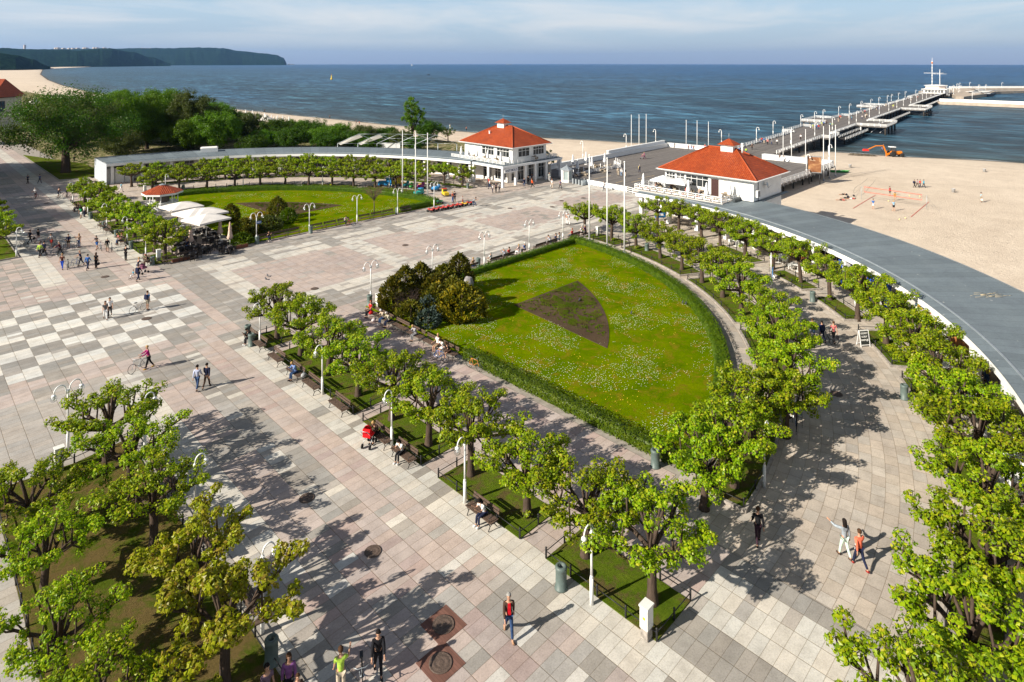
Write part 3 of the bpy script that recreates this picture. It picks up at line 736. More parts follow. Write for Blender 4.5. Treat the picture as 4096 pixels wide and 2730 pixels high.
sheet('tree_strip_lawn', [(-17.1, 41.3), (-17.1, 86), (-30, 86), (-30, 41.3)], .1, GRASS); band('kerb', [(-17.0, 41.1), (-17.0, 86), (-30, 86), (-30, 41.1)], .1, 0, .14, STONE)
k = 0
for a0, a1 in [(1.0, 9.6), (11.2, 28.6), (30.4, 48), (50, 66)]:
    planter(strip_poly(36.85, 39.9, R(a0), R(a1), 1), 'low railing of the %s inner grass strip, right curve, from the plaza' % ORD[k], GRASS, .16); k += 1
planter(strip_poly(35.7, 38.5, R(68), R(85.7), 1), 'low railing of the front grass strip at the near end of the right curve', GRASS, .16)
k = 0
for a0, a1 in [(18.5, 27), (30.5, 37.5), (39.8, 46.6), (49, 57), (59, 66.5), (68.5, 76), (78, 87.5)]:
    planter(strip_poly(46.9, 49.1, R(a0), R(a1), 1, 3), 'low railing of the %s outer grass strip, right curve, from the plaza' % ORD[k], GRASS, .16); k += 1
k = 0
for a0, a1 in [(14, 30), (32, 47), (49, 66), (68, 84)]:
    planter(strip_poly(38.3, 41.4, R(a0), R(a1), -1), 'low railing of the %s inner grass strip round the left garden, from the plaza' % ORD[k], GRASS, .12)
    planter(strip_poly(47.6, 49.8, R(a0 - 6), R(a1), -1), 'low railing of the %s grass strip beside the left colonnade, from the plaza' % ORD[k], GRASS, .12); k += 1
# streets into the park, lawns beside them
sheet('tree_strip_lawn', [(-3.8, 98.8), (-1.5, 97.6), (4, 98), (4, 118), (-3.8, 145)], .09, GRASS)
sheet('tree_strip_lawn', [(-16.3, 88.5), (-16.3, 172), (-40, 172), (-40, 88.5)], .12, GRASS)
pp = MB(); pp.prism([(-16, 165), (-3.9, 165), (-3.9, 260), (-16, 260)], -.3, -.01); struct(pp.build('park_path', PB))
# manholes
MH = MB()
IRON = plain('rusty_iron', (0.10, 0.07, 0.055), .7, .3, 20, .4)
BRICKP = m_planks('red_brick_edging', (0.17, 0.085, 0.065), .12, 'X', .15)
mh_me = MB().lathe([(.40, 0), (.40, .012), (.36, .014), (.34, .008), (.30, .008), (.28, .016), (.20, .016), (.18, .008), (.12, .008), (.10, .016), (0, .016)], 20).mesh('manhole_cover', IRON)
for n, (c, r, x, y) in enumerate([(0, 1, 955, 915), (0, 1, 1325, 1290), (1, 2, 467, 1375), (1, 3, 1058, 398), (1, 3, 1690, 1055), (1, 3, 1665, 1400), (1, 1, 535, 1023), (1, 1, 1348, 633), (2, 1, 650, 211), (2, 1, 453, 236), (2, 1, 370, 291), (3, 2, 625, 447), (1, 1, 2285, 303), (0, 1, 435, 255)]):
    u, v = T(c, r, x, y); o = obj('manhole_cover', mh_me, None, (u, v, .016), rnd.random()); o.location.z = .016 + .004 * (n == 5); o.scale = (1.15,) * 3 if n in (4, 5) else (1, 1, 1)
    tag(o, ['round iron manhole cover nearest the pram family at upper left', 'round iron cover below the man with a bicycle on the chequer', 'round iron cover in tree shade left of the red pram', 'oval looking iron cover in tree shade, mid street', 'large iron cover in red brick near the woman in brown', 'large iron cover in red brick nearest the bottom edge', 'rusty cover on the plaza left of the thuja bushes', 'dark cover in the middle of the pink plaza paving', 'far cover left of the deck fence, topmost of three', 'far cover, middle one of three near the flagpoles', 'far cover nearest the flagpoles, lowest of three', 'dark cover in tree shade on the beige promenade', 'rusty cover near the row of small red quads', 'cover in the shaded street at the upper left'][n], 'manhole cover', 'manhole covers in the paving')
    if n in (4, 5):
        b = MB().prism([(-.68, -.68), (.68, -.68), (.68, .68), (-.68, .68)], 0, .012); q = b.build('brick_edging', BRICKP, None, (u, v, .003 * (n - 4))); struct(q)
# ---------------------------------------------------------------- hills across the bay
def ridge(name, pts, depth, rows=7, jag=10):
    m = MB(); cols_ = []
    xs = []
    for (x0, y0, D0), (x1, y1, D1) in zip(pts, pts[1:]):
        n = max(2, int((x1 - x0) * 1.741 / 9))
        for k in range(n): t = k / n; t2 = t * t * (3 - 2 * t); xs.append((x0 + (x1 - x0) * t, y0 + (y1 - y0) * t2, D0 + (D1 - D0) * t))
    xs.append(pts[-1])
    for x, y, D in xs:
        h = (256 - y * 1.741) * (D + depth) / 2500 + 23
        c = []
        for k in range(rows + 1):
            t = k / rows; d = D + depth * t; p = far(x * 1.741, d); prof = sin(min(1, t * 1.02) * pi / 2) ** .8 if t < 1 else 1
            z = -3 + (h + 3) * prof + (jag * (noise.noise(Vector((p[0] * .012, p[1] * .012, 0))) + .6 * noise.noise(Vector((p[0] * .04, p[1] * .04, 3)))) * (1 if 0 < k else .2)) * (.35 if k == rows else 1)
            c.append((p[0], p[1], z if k else -3.5))
        p = far(x * 1.741, D + depth * 2.2); c.append((p[0], p[1], -3.5)); cols_.append(c)
    n = rows + 2
    for a, b in zip(cols_, cols_[1:]): m.add(a + b, [(k, k + 1, n + k + 1, n + k) for k in range(n - 1)], True)
    struct(m.build(name, FOREST))
ridge('far_hills', [(-150, 117, 8500), (60, 115, 8500), (230, 113, 8500), (330, 112, 8600), (400, 112, 8800), (450, 110.5, 9000), (510, 112, 9200), (560, 119, 9600), (610, 124, 9800), (640, 128, 9900), (655, 135, 9950), (661, 147, 10000)], 1500, 8, 14)
ridge('near_hills', [(-150, 108, 4300), (0, 112, 4300), (70, 114, 4400), (180, 117, 4700), (255, 113, 5100), (310, 121, 5600), (350, 133, 6000), (395, 146, 6400)], 900, 8, 9)
ridge('coast_woods', [(-150, 118, 2300), (0, 123, 2300), (40, 128, 2350), (80, 137, 2500), (105, 149, 2700), (120, 155, 2900)], 350, 6, 6)
# ================================================================ TREES
def linden(seed, leafn=88, ls=.135, R0=2.25):
    """pollarded linden: short trunk, candelabra of knotty limbs, tufts of young leaves on the knobs"""
    r = random.Random(seed); tr = MB(); cr = MB()
    H = r.uniform(1.85, 2.15); lean = (r.uniform(-.12, .12), r.uniform(-.12, .12))
    tr.tube([(0, 0, -.15), (0, 0, .08), (lean[0] * .2, lean[1] * .2, .5), (lean[0] * .7, lean[1] * .7, 1.4), (lean[0], lean[1], H)], [.30, .23, .185, .165, .20], 9)
    base = Vector((lean[0], lean[1], H - .12)); knobs = []
    nl = r.choice((6, 7, 7, 8)); a0 = r.uniform(0, 6.28)
    for i in range(nl):
        a = a0 + 2 * pi * i / nl + r.uniform(-.22, .22); L = R0 * r.uniform(.78, 1.06); top = r.uniform(.35, 1.55)
        d = Vector((cos(a), sin(a), 0)); pts = [base]
        for t in (.22, .5, .78, 1.0):
            z = top * (t ** 1.25) + r.uniform(-.07, .07); pts.append(base + d * L * t + Vector((r.uniform(-.08, .08), r.uniform(-.08, .08), z)))
        tr.tube(pts, [.115, .095, .072, .055, .045], 6)
        # secondary limbs
        if r.random() < .55:
            q0 = pts[2]; dn = q0 + Vector((cos(a + .7) * .5, sin(a + .7) * .5, r.uniform(-.55, -.15))); tr.tube([q0, dn], [.045, .025], 5); knobs.append((dn, .85))
        for t, side in ((.38, 1), (.5, -1), (.68, 1), (.82, -1)):
            k = t * 4; i0 = min(3, int(k)); p = pts[i0].lerp(pts[i0 + 1], k - i0) if i0 + 1 < len(pts) else pts[-1]
            aa = a + side * r.uniform(.5, 1.0); l2 = r.uniform(.4, .75) * (1.15 - t * .3)
            q = p + Vector((cos(aa) * l2 * .6, sin(aa) * l2 * .6, l2 * .35)); e = p + Vector((cos(aa) * l2, sin(aa) * l2, l2 * r.uniform(.55, 1.0)))
            tr.tube([p, q, e], [.05, .04, .03], 5); knobs.append((e, .9))
        knobs.append((pts[-1], 1.0)); knobs.append((pts[3] + Vector((0, 0, .25)), .85))
        up = pts[2] + Vector((r.uniform(-.2, .2), r.uniform(-.2, .2), r.uniform(.8, 1.4))); tr.tube([pts[2], up], [.05, .03], 5); knobs.append((up, .9))
    for k in range(6):
        a = r.uniform(0, 6.28); p = base + Vector((cos(a) * .5, sin(a) * .5, r.uniform(1.4, 2.2))); tr.tube([base, base.lerp(p, .5) + Vector((0, 0, .1)), p], [.09, .06, .035], 5); knobs.append((p, .9))
    for k in range(2):   # tufts on the trunk
        if r.random() < .6: a = r.uniform(0, 6.28); knobs.append((Vector((cos(a) * .2, sin(a) * .2, r.choice((.15, .3, H * .75)))), .55))
    for p, s in knobs:
        # a few short shoots with leaves around each knob
        rad = .355 * s * r.uniform(.8, 1.2)
        for sft in range(3):
            sd_ = Vector((r.gauss(0, .6), r.gauss(0, .6), r.uniform(.1, 1))).normalized(); tip = p + sd_ * rad * 1.1
            tr.tube([p, tip], [.016, .008], 3, False)
        for _ in range(int(leafn * s)):
            d = Vector((r.gauss(0, 1), r.gauss(0, 1), r.gauss(.15, .9))).normalized()
            q = p + Vector((d.x, d.y, d.z * .85)) * rad * (.45 + .62 * r.random() ** .6) + Vector((0, 0, .06))
            n = (d + Vector((r.gauss(0, .45), r.gauss(0, .45), r.gauss(.35, .45))))
            cr.mi = 1 if r.random() < (.20 + .25 * (d.z > .4)) else 0
            leafq(cr, q, n, ls * r.uniform(.65, 1.25), r)
    return tr, cr
LV = []
for k in range(7):
    tr, cr = linden(100 + k); LV.append((tr.mesh('trunk', BARK), cr.mesh('crown', [LEAF, LEAF2])))
LG = []
for k in range(2):
    tr, cr = linden(300 + k, 84, .165, 2.35); LG.append((tr.mesh('trunk', BARK), cr.mesh('crown', [LEAF2, LEAFY])))
LW = []
for k in range(3):
    tr, cr = linden(410 + k, 74, .135, 2.3); LW.append((tr.mesh('trunk', BARK), cr.mesh('crown', [LEAF, LEAF2])))
LF = []
for k in range(4):
    tr, cr = linden(200 + k, 42, .21, 2.3); LF.append((tr.mesh('trunk', BARK), cr.mesh('crown', [LEAF, LEAF2])))
trd = random.Random(11)
def put_linden(u, v, label, group, lib=LV, s=1.0, z=0.05):
    k = trd.randrange(len(lib)); a = trd.uniform(0, 6.28)
    t = thing('linden_tree', label, 'tree', (u, v, z), a, group); q = s * trd.uniform(.93, 1.06); t.scale = (q * 1.1, q * 1.1, s * trd.uniform(.95, 1.1))
    obj('trunk', lib[k][0], t); obj('crown', lib[k][1], t)
for i, v in enumerate([-37.9, -34.3, -30.55, -26.2, -22.35, -18.5, -14.4, -10.3, -5.95, -1.75]):
    put_linden(-5.08, v, 'pollarded linden, %s from the viewer in the row between street and garden' % ORD[i], 'lindens in the row beside the right garden')
for i, v in enumerate([28.45, 32.2, 36.5, 41.2, 45.6, 50.2, 55.4, 60.2, 64.8, 70.6]):
    put_linden(-4.95, v, 'pollarded linden, %s from the cafe terrace in the left street row' % ORD[i], 'lindens in the left street row', LF)
for i, (u, v, g) in enumerate([(-19.1, -10.3, 0), (-18.9, -14.5, 0), (-19.1, -19.3, 0), (-19.1, -24.5, 1), (-19.3, -28.6, 1), (-23.2, -14.7, 0), (-23.4, -19.3, 0), (-23.45, -24.1, 0), (-23.4, -28.6, 0)]):
    lb = ['topmost linden on the big lawn, bare dark limbs showing', 'linden with a wide crown below the topmost one on the big lawn', 'linden in the middle of the big lawn edge by the street', 'linden with yellowish young leaves by the street', 'golden leaved linden nearest the bottom edge of the big lawn',
          'linden at the left picture edge above the lawn', 'linden half cut by the left edge over the big lawn', 'green linden at the lower left above the worn lawn', 'linden in the bottom left corner, only its top in view'][i]
    put_linden(u, v, lb, 'lindens on the big lawn at lower left', LG if g else LW, [1.05, .98, .9, .85, 1.0, .92, .84, .8, .84][i])
for i, v in enumerate([44.0, 48.2, 52.5, 57.0, 61.5, 66.5]):
    put_linden(-19.0, v, 'pollarded linden at the left picture edge, %s counted away from the chequered paving' % ORD[i], 'lindens across the left street', LF, 1.05)
fr = [(38.6, 0.2), (38.1, -4.5), (37.4, -8.7), (36.2, -12.9), (34.3, -16.8), (32.1, -20.4), (29.8, -23.8), (26.8, -27.1)] + [(38.8 * cos(R(a)), -38.8 * sin(R(a))) for a in (51.3, 57.6, 64)] + [(13.4, -36.4), (11, -37.2), (8.7, -36.3), (4.3, -37.1), (1.7, -36.7)]
for i, (u, v) in enumerate(fr):
    put_linden(u, v, 'pollarded linden, %s from the plaza in the inner arc round the right garden' % ORD[i], 'lindens of the inner arc', LV, 1, .13)
for i, a in enumerate([5.2, 9.5, 14, 19, 24, 29.5, 35, 40.8, 46.3, 52, 57.6, 63, 68.6, 74.2, 79.7, 85.3, 91, 96.5]):
    r_ = 49.3 if i < 3 else 48.2
    put_linden(r_ * cos(R(a)), -r_ * sin(R(a)), 'pollarded linden, %s from the plaza in the outer arc beside the colonnade' % ORD[i], 'lindens of the outer arc', LV, 1.0 if i < 8 else 1.1, .13)
for i, (u, v) in enumerate([(5.4, 71.7), (9.2, 69.6), (13.4, 68), (17.6, 65.9), (21.4, 63.6), (25.1, 61), (28, 57.6), (31, 54.3), (33.5, 50.8), (35.9, 47.3), (38.1, 43.8), (39.7, 40.2)]):
    put_linden(u, v, 'pollarded linden, %s from the left in the front arc behind the left garden' % ORD[i], 'lindens of the left front arc', LF, 1, .1)
for i in range(17):
    a = R(85 - i * 4.65); r_ = 48.8
    put_linden(r_ * cos(a), 26.7 + 1.1 * r_ * sin(a), 'pollarded linden, %s from the left in the back arc under the left colonnade' % ORD[i], 'lindens of the left back arc', LF, 1, .1)
# --- free grown trees of the park
def bigtree(name, pts, label, h, rad, mat, seed, squash=1.0, dens=1.0, trunk_h=.3, ls=.36, shape='round', see=0.0, limbs=7, cat='tree'):
    """tapering trunk, spreading limbs and leaf clusters filling an uneven crown"""
    r = random.Random(seed); t = thing(name, label, cat, (pts[0], pts[1], pts[2] if len(pts) > 2 else -.3), r.uniform(0, 6), 'trees and bushes of the park')
    tr = MB(); cr = MB(); th = h * trunk_h; tr.tube([(0, 0, -.3), (0, 0, .3), (r.uniform(-.2, .2), r.uniform(-.2, .2), th), (0, 0, h * .62)], [rad * .1 + .12, rad * .07 + .08, rad * .05 + .06, .05], 8)
    tips = []
    for i in range(limbs):
        a = 6.283 * i / limbs + r.uniform(-.3, .3); e = Vector((cos(a) * rad * r.uniform(.5, .85), sin(a) * rad * r.uniform(.5, .85), h * r.uniform(.45, .85)))
        mid = Vector((e.x * .45, e.y * .45, th + (e.z - th) * .55 + r.uniform(-.3, .5))); b = Vector((0, 0, th * r.uniform(.8, 1.1)))
        tr.tube([b, mid, e], [rad * .03 + .05, rad * .02 + .04, .03], 6); tips.append(e)
        for _ in range(3): q = mid.lerp(e, r.random()); w = q + Vector((r.gauss(0, rad * .2), r.gauss(0, rad * .2), r.uniform(.2, 1) * rad * .35)); tr.tube([q, w], [.06, .02], 4); tips.append(w)
    two = isinstance(mat, list)
    n = int(58 * dens * (rad / 3.5) ** 1.4)
    cl = []
    for _ in range(n):
        d = Vector((r.gauss(0, 1), r.gauss(0, 1), r.gauss(0, 1))).normalized() * (r.random() ** .42)
        z0 = th * .85
        zz = z0 + (h - z0) * (.5 + .5 * d.z); f = 1.0
        if shape == 'cone': f = max(.12, 1.15 - (zz - z0) / (h - z0))
        if shape == 'tall': f = .75 + .25 * sin((zz - z0) / (h - z0) * pi)
        lump = 1 + .28 * noise.noise(Vector((d.x * 1.6 + seed, d.y * 1.6, d.z * 1.6)))
        cl.append(Vector((d.x * rad * f * lump, d.y * rad * f * lump, zz * (1 if d.z > 0 else 1))))
    cl += tips
    for c in cl:
        k = rad * r.uniform(.13, .24)
        if r.random() < see: continue
        cr.mi = int(r.random() < .4) if two else 0
        for _ in range(int(46 * (k / .7) ** 1.2 + 14)):
            d = Vector((r.gauss(0, 1), r.gauss(0, 1), r.gauss(0, .8))).normalized()
            leafq(cr, c + d * k * (r.random() ** .5), d + Vector((r.gauss(0, .6), r.gauss(0, .6), r.gauss(.3, .5))), ls * r.uniform(.55, 1.2), r)
    tr.build('trunk', BARK, t); cr.build('crown', mat, t); return t
def at_px(c, r, x, y, z=-.3): u, v = T(c, r, x, y, z); return (u, v, z)
bigtree('broad_park_tree', (-1.4, 107, 0), 'big old park tree with sparse crown and dark limbs showing, left end of the colonnade', 17.5, 12.0, [LEAFD, LEAFG], 1, dens=.5, trunk_h=.26, ls=.34, see=.15, limbs=12)
for i, (u, v, h, rad, mat, shp, lb) in enumerate([
    (14, 134, 16, 7.5, LEAFM, 'round', 'bright green bushy tree right behind the big old tree'), (20, 150, 15, 7.5, LEAFD, 'round', 'dark tree at the back of the park near the beach bend'),
    (29.5, 150, 15.8, 8.0, LEAFM, 'round', 'light green round tree left of the weeping birch'), (31, 130, 17, 6.0, LEAFG, 'tall', 'tall grey green weeping birch in the middle of the park'),
    (34, 122, 10.5, 6.5, LEAFM, 'round', 'low spreading bright tree in front of the birch'), (42, 138, 10.3, 5.8, LEAFD, 'round', 'dark tree right behind the birch'),
    (48, 136, 8.6, 5.0, LEAFG, 'round', 'thin greyish tree between the birch and the round bushes'), (54, 128, 7.0, 5.8, LEAFD, 'round', 'dark round tree behind the middle of the left colonnade'),
    (61, 121, 6.3, 5.4, LEAFD, 'round', 'second dark round tree behind the left colonnade'), (64, 134, 5.2, 4.6, LEAFM, 'round', 'bright round bush tree near the beach parasols'),
    (69, 119, 4.9, 4.4, LEAFM, 'round', 'bushy shrub with light leaves by the beach edge'), (71, 108, 4.8, 4.6, LEAFG, 'round', 'broad silvery shrub behind the colonnade roof'),
    (76, 104, 4.5, 4.0, LEAFD, 'round', 'dark green shrub at the beach edge of the park'), (75, 95, 4.2, 4.0, LEAFG, 'round', 'wide olive coloured shrub before the round dark tree'),
    (82, 99, 13.8, 3.4, LEAFM, 'tall', 'tall slim poplar standing alone by the beach'), (85, 95, 6.6, 4.3, LEAFD, 'round', 'dark round tree beside the slim poplar'),
    (72, 84, 3.4, 3.4, LEAFD, 'round', 'low dark bush left of the bare marquee frame'), (64, 92, 3.6, 3.6, LEAFD, 'round', 'low bush close behind the grey colonnade roof'),
    (56, 103, 4.4, 4.0, LEAFD, 'round', 'dark low bush behind the bend of the colonnade roof'), (8, 160, 15, 7.5, LEAFD, 'round', 'dark tree behind the crown of the big old tree'),
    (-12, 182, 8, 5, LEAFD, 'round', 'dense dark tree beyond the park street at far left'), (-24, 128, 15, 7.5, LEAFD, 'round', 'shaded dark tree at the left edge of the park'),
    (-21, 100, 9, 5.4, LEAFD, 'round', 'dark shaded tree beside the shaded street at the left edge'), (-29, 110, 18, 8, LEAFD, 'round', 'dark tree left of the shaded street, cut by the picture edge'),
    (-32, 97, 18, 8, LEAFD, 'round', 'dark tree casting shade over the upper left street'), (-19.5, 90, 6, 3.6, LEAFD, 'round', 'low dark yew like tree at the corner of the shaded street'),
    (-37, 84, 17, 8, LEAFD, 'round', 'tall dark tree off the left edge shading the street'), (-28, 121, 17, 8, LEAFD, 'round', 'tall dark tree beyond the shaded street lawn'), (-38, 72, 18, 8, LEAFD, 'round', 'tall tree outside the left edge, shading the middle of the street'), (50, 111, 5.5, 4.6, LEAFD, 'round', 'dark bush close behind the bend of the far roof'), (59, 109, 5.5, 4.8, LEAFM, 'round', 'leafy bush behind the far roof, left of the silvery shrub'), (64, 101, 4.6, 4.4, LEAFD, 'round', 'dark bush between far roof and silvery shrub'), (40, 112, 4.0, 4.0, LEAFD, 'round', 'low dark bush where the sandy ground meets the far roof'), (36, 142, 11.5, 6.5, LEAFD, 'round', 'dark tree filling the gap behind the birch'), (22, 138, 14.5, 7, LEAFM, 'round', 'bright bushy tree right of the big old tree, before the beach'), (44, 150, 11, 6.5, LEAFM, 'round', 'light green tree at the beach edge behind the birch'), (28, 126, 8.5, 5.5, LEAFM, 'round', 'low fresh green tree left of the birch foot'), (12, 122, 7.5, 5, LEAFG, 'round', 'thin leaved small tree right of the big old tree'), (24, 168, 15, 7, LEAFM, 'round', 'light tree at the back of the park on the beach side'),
    (46, 118, 5, 4.2, LEAFM, 'round', 'low light bush between sandy ground and colonnade')]):
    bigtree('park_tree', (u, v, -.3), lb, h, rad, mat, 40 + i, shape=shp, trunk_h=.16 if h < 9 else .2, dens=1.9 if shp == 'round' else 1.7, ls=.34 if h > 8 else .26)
# sparse small tree on the beach and the leafless one on the left lawn
bigtree('young_beach_tree', at_px(1, 0, 1730, 1050, -2), 'small yellow green tree alone on the sand near the marquee frame', 5.6, 2.2, LEAFG, 90, dens=.5, ls=.26, see=.2)
bigtree('pavilion_shrub', (68.3, 33.6, 0), 'green shrub growing at the right end of the pavilion with the blue sign', 5.6, 1.5, LEAFM, 91, dens=1.2, ls=.24)
u, v = T(1, 1, 1068, 362); r = random.Random(5); t = thing('bare_tree', 'slender small tree with brown sparse twigs on the left lawn', 'tree', (u, v, .05)); tr = MB(); cr = MB()
tr.tube([(0, 0, 0), (.03, 0, 1.2), (0, .02, 2.4)], [.09, .07, .06], 7)
for i in range(26):
    a = r.uniform(0, 6.28); b = Vector((0, .02, r.uniform(2.0, 2.5))); e = Vector((cos(a) * r.uniform(.8, 2.2), sin(a) * r.uniform(.8, 2.2), r.uniform(3.1, 4.3))); mid = b.lerp(e, .5) + Vector((0, 0, .15)); tr.tube([b, mid, e], [.035, .022, .008], 4, False)
    for _ in range(5):
        q = mid.lerp(e, r.random()); w = q + Vector((r.gauss(0, .35), r.gauss(0, .35), r.uniform(.1, .5))); tr.tube([q, w], [.012, .006], 3, False)
        for _ in range(5): leafq(cr, w + Vector((r.gauss(0, .12), r.gauss(0, .12), r.gauss(0, .1))), (r.gauss(0, 1), r.gauss(0, 1), 1), .09, r)
tr.build('trunk', TWIG, t); cr.build('crown', plain('budding_leaf', (.17, .10, .05), .8), t)
# --- conifers beside the monument and beside the left cafe
def thuja(u, v, h, rad, mat, label, seed, name='thuja_bush', grp='evergreen bushes'):
    r = random.Random(seed); t = thing(name, label, 'bush', (u, v, .04), 0, grp); cr = MB(); tr = MB(); tr.tube([(0, 0, -.05), (0, 0, h * .8)], [.12, .04], 6)
    rad *= 1.3
    for i in range(int(330 * rad * h / 3)):
        a = r.uniform(0, 6.283); zz = r.random() ** 1.15 * h
        f = (1 - (zz / h) ** 3.6) * (.72 + .28 * min(1, zz / (h * .25))) * (1 + .25 * noise.noise(Vector((cos(a) * 1.7, sin(a) * 1.7, zz * 1.3 + seed))))
        p = Vector((cos(a) * rad * f, sin(a) * rad * f, zz)) * 1.0; d = Vector((cos(a), sin(a), .9)).normalized()
        # a flat spray of scale leaves fanning up and out
        cr.mi = int(r.random() < .35) if isinstance(mat, list) else 0
        for k in range(7):
            q = p + Vector((r.gauss(0, .09), r.gauss(0, .09), r.gauss(0, .09))) - d * r.random() * .25; nn = Vector((r.gauss(0, 1), r.gauss(0, 1), r.gauss(0, .4))).normalized(); w = (d + nn * .5).normalized(); s_ = nn.cross(w).normalized()
            L = r.uniform(.12, .24); cr.add([tuple(q - s_ * .035), tuple(q + s_ * .035), tuple(q + w * L + s_ * .06), tuple(q + w * L * 1.15), tuple(q + w * L - s_ * .06)], [(0, 1, 2, 3, 4)], False)
    tr.build('trunk', BARK, t); cr.build('foliage', mat, t)
for i, (u, v, h, rad, mat, lb) in enumerate([
    (5.2, -3.6, 3.1, 1.0, THUJA, 'upright thuja at the left corner of the bush group'), (7.3, -2.5, 3.3, 1.0, THUJA, 'pointed thuja behind the bare brown shrub'),
    (9.0, -2.8, 3.3, 1.0, THUJA, 'pointed thuja at the back middle of the bush group'), (9.3, -4.8, 2.6, 1.7, THUJA, 'broad brownish green thuja in the middle of the group'),
    (12.8, -4.0, 3.7, 1.05, THUJA, 'tallest dark thuja at the right back of the group'), (10.9, -4.0, 3.0, 1.3, THUJA, 'thuja between the middle and the tallest one'),
    (7.7, -7.0, 2.6, 1.25, THUJA, 'thuja below the golden bush'), (8.8, -9.2, 3.0, 1.7, [THUJA, THUJAY], 'big round golden thuja at the front right of the group'), (9.9, -6.7, 2.6, 1.1, THUJA, 'thuja between the golden one and the stone head'),
    (8.5, -6.0, 2.4, .55, THUJAY, 'small bright yellow thuja in the middle of the group'), (5.2, -6.4, 1.6, 1.1, THUJA, 'low thuja beside the bench row'),
    (6.5, -7.3, 1.9, .8, SPRUCE, 'blue grey dwarf spruce among the thujas'), (5.6, -8.4, 1.2, .9, SPRUCE, 'low blue juniper at the foot of the thujas')]):
    thuja(u, v, h, rad, mat, lb + ' on the right lawn', 500 + i)
# leafless brown shrub
t = thing('bare_shrub', 'tangled bare brown shrub left of the thujas on the right lawn', 'shrub', (5.7, -4.9, .04)); r = random.Random(8); tr = MB()
for i in range(260):
    a = r.uniform(0, 6.28); e = Vector((cos(a) * r.uniform(.4, 1.4), sin(a) * r.uniform(.4, 1.4), r.uniform(.8, 2.1))); b = Vector((e.x * .1, e.y * .1, 0)); tr.tube([b, b.lerp(e, .5) + Vector((r.gauss(0, .1), r.gauss(0, .1), .2)), e], [.014, .010, .005], 3, False)
    w = e + Vector((r.gauss(0, .25), r.gauss(0, .25), r.gauss(.05, .15))); tr.tube([e, w], [.006, .004], 3, False)
tr.build('twigs', TWIG, t)
for i, (c, rr, x, y, h, rad, mat, lb) in enumerate([(0, 1, 2080, 420, 2.5, .85, THUJA, 'dark rounded bush behind the closed parasols'), (1, 1, 205, 395, 3.2, 1.05, THUJA, 'cone shaped thuja on the left lawn before the soil bed'), (0, 1, 2200, 560, 2.4, 1.3, THUJA, 'broad shrub behind the left bench, nearest the WC sign'),
    (1, 1, 40, 480, 2.2, 1.4, THUJAY, 'golden shrub left of the cone shaped thuja'), (1, 1, 110, 505, 2.0, 1.6, LEAFG, 'grey green shrub behind the bench with a seated person'), (1, 1, 300, 430, 2.0, .8, HEDGEM, 'clipped dark round bush right of the thuja on the left lawn'), (0, 1, 2180, 620, 1.3, 1.0, HEDGEM, 'bright green low bush beside the cafe flower box')]):
    u, v = T(c, rr, x, y); thuja(u, v, h, rad, mat, lb, 600 + i)
# ================================================================ BUILDINGS, DECK, PIER
def text_mesh(s, size, mat, depth=.01):
    c = bpy.data.curves.new('txt', 'FONT'); c.body = s; c.size = size; c.extrude = depth; c.align_x = 'CENTER'; c.align_y = 'CENTER'; c.offset = size * .012
    o = bpy.data.objects.new('txt', c); COL.objects.link(o); dg = bpy.context.evaluated_depsgraph_get(); me = bpy.data.meshes.new_from_object(o.evaluated_get(dg))
    bpy.data.objects.remove(o); me.materials.clear(); me.materials.append(mat); return me
def text(s, size, mat, parent, loc, ang, name='lettering', tilt=pi / 2):
    """upright lettering whose reading direction is the angle ang"""
    o = obj(name, text_mesh(s, size, mat), parent, loc); o.rotation_euler = (tilt, 0, ang); return o
NAVY = paint('sign_navy', (.02, .035, .13)); LOUVRE = paint('louvre_white', (.72, .72, .70))
def window(parent, p, ang, w, h, nc, rows=(.68,), mat=WHITE, name='window', out=.03):
    """window whose lower left corner (seen from outside) is p; ang = reading direction along the wall"""
    d = Vector((cos(ang), sin(ang), 0)); n = Vector((sin(ang), -cos(ang), 0)); up = Vector((0, 0, 1)); p = Vector(p); m = MB(); b = .07
    def bar(a, c, wd): m.beam(a + n * out, c + n * out, wd, .07, tuple(up) if abs((c - a).normalized().z) < .5 else tuple(n))
    bar(p, p + up * h, b); bar(p + d * w, p + d * w + up * h, b); bar(p, p + d * w, b); bar(p + up * h, p + d * w + up * h, b)
    for k in range(1, nc): bar(p + d * w * k / nc, p + d * w * k / nc + up * h, b * .8)
    for t in rows: bar(p + up * h * t, p + d * w + up * h * t, b * .8)
    o = m.build(name, mat, parent)
    g = MB(); q = p + n * .012; g.add([tuple(q), tuple(q + d * w), tuple(q + d * w + up * h), tuple(q + up * h)], [(0, 1, 2, 3)], False); g.build('pane', GLASS, o)
    return o
def hip_roof(m, u0, u1, v0, v1, z0, z1):
    """hipped roof with its ridge along v; returns per-face uv in metres"""
    hw = (u1 - u0) / 2; um = (u0 + u1) / 2; r0, r1 = (v0 + hw, v1 - hw) if v1 - v0 > u1 - u0 else ((v0 + v1) / 2 - .01, (v0 + v1) / 2 + .01)
    m.add([(u0, v0, z0), (u1, v0, z0), (u1, v1, z0), (u0, v1, z0), (um, r0, z1), (um, r1, z1)], [(3, 0, 4, 5), (0, 1, 4), (1, 2, 5, 4), (2, 3, 5)], False)
    return r0, r1, um
def uv_slope(me):
    l = me.uv_layers.new(name='UVMap')
    for p in me.polygons:
        n = p.normal; e = Vector((-n.y, n.x, 0)); e = e.normalized() if e.length > 1e-5 else Vector((1, 0, 0)); s = n.cross(e)
        if s.z < 0: s = -s
        for li in p.loop_indices: co = me.vertices[me.loops[li].vertex_index].co; l.data[li].uv = (co.dot(e), co.dot(s))
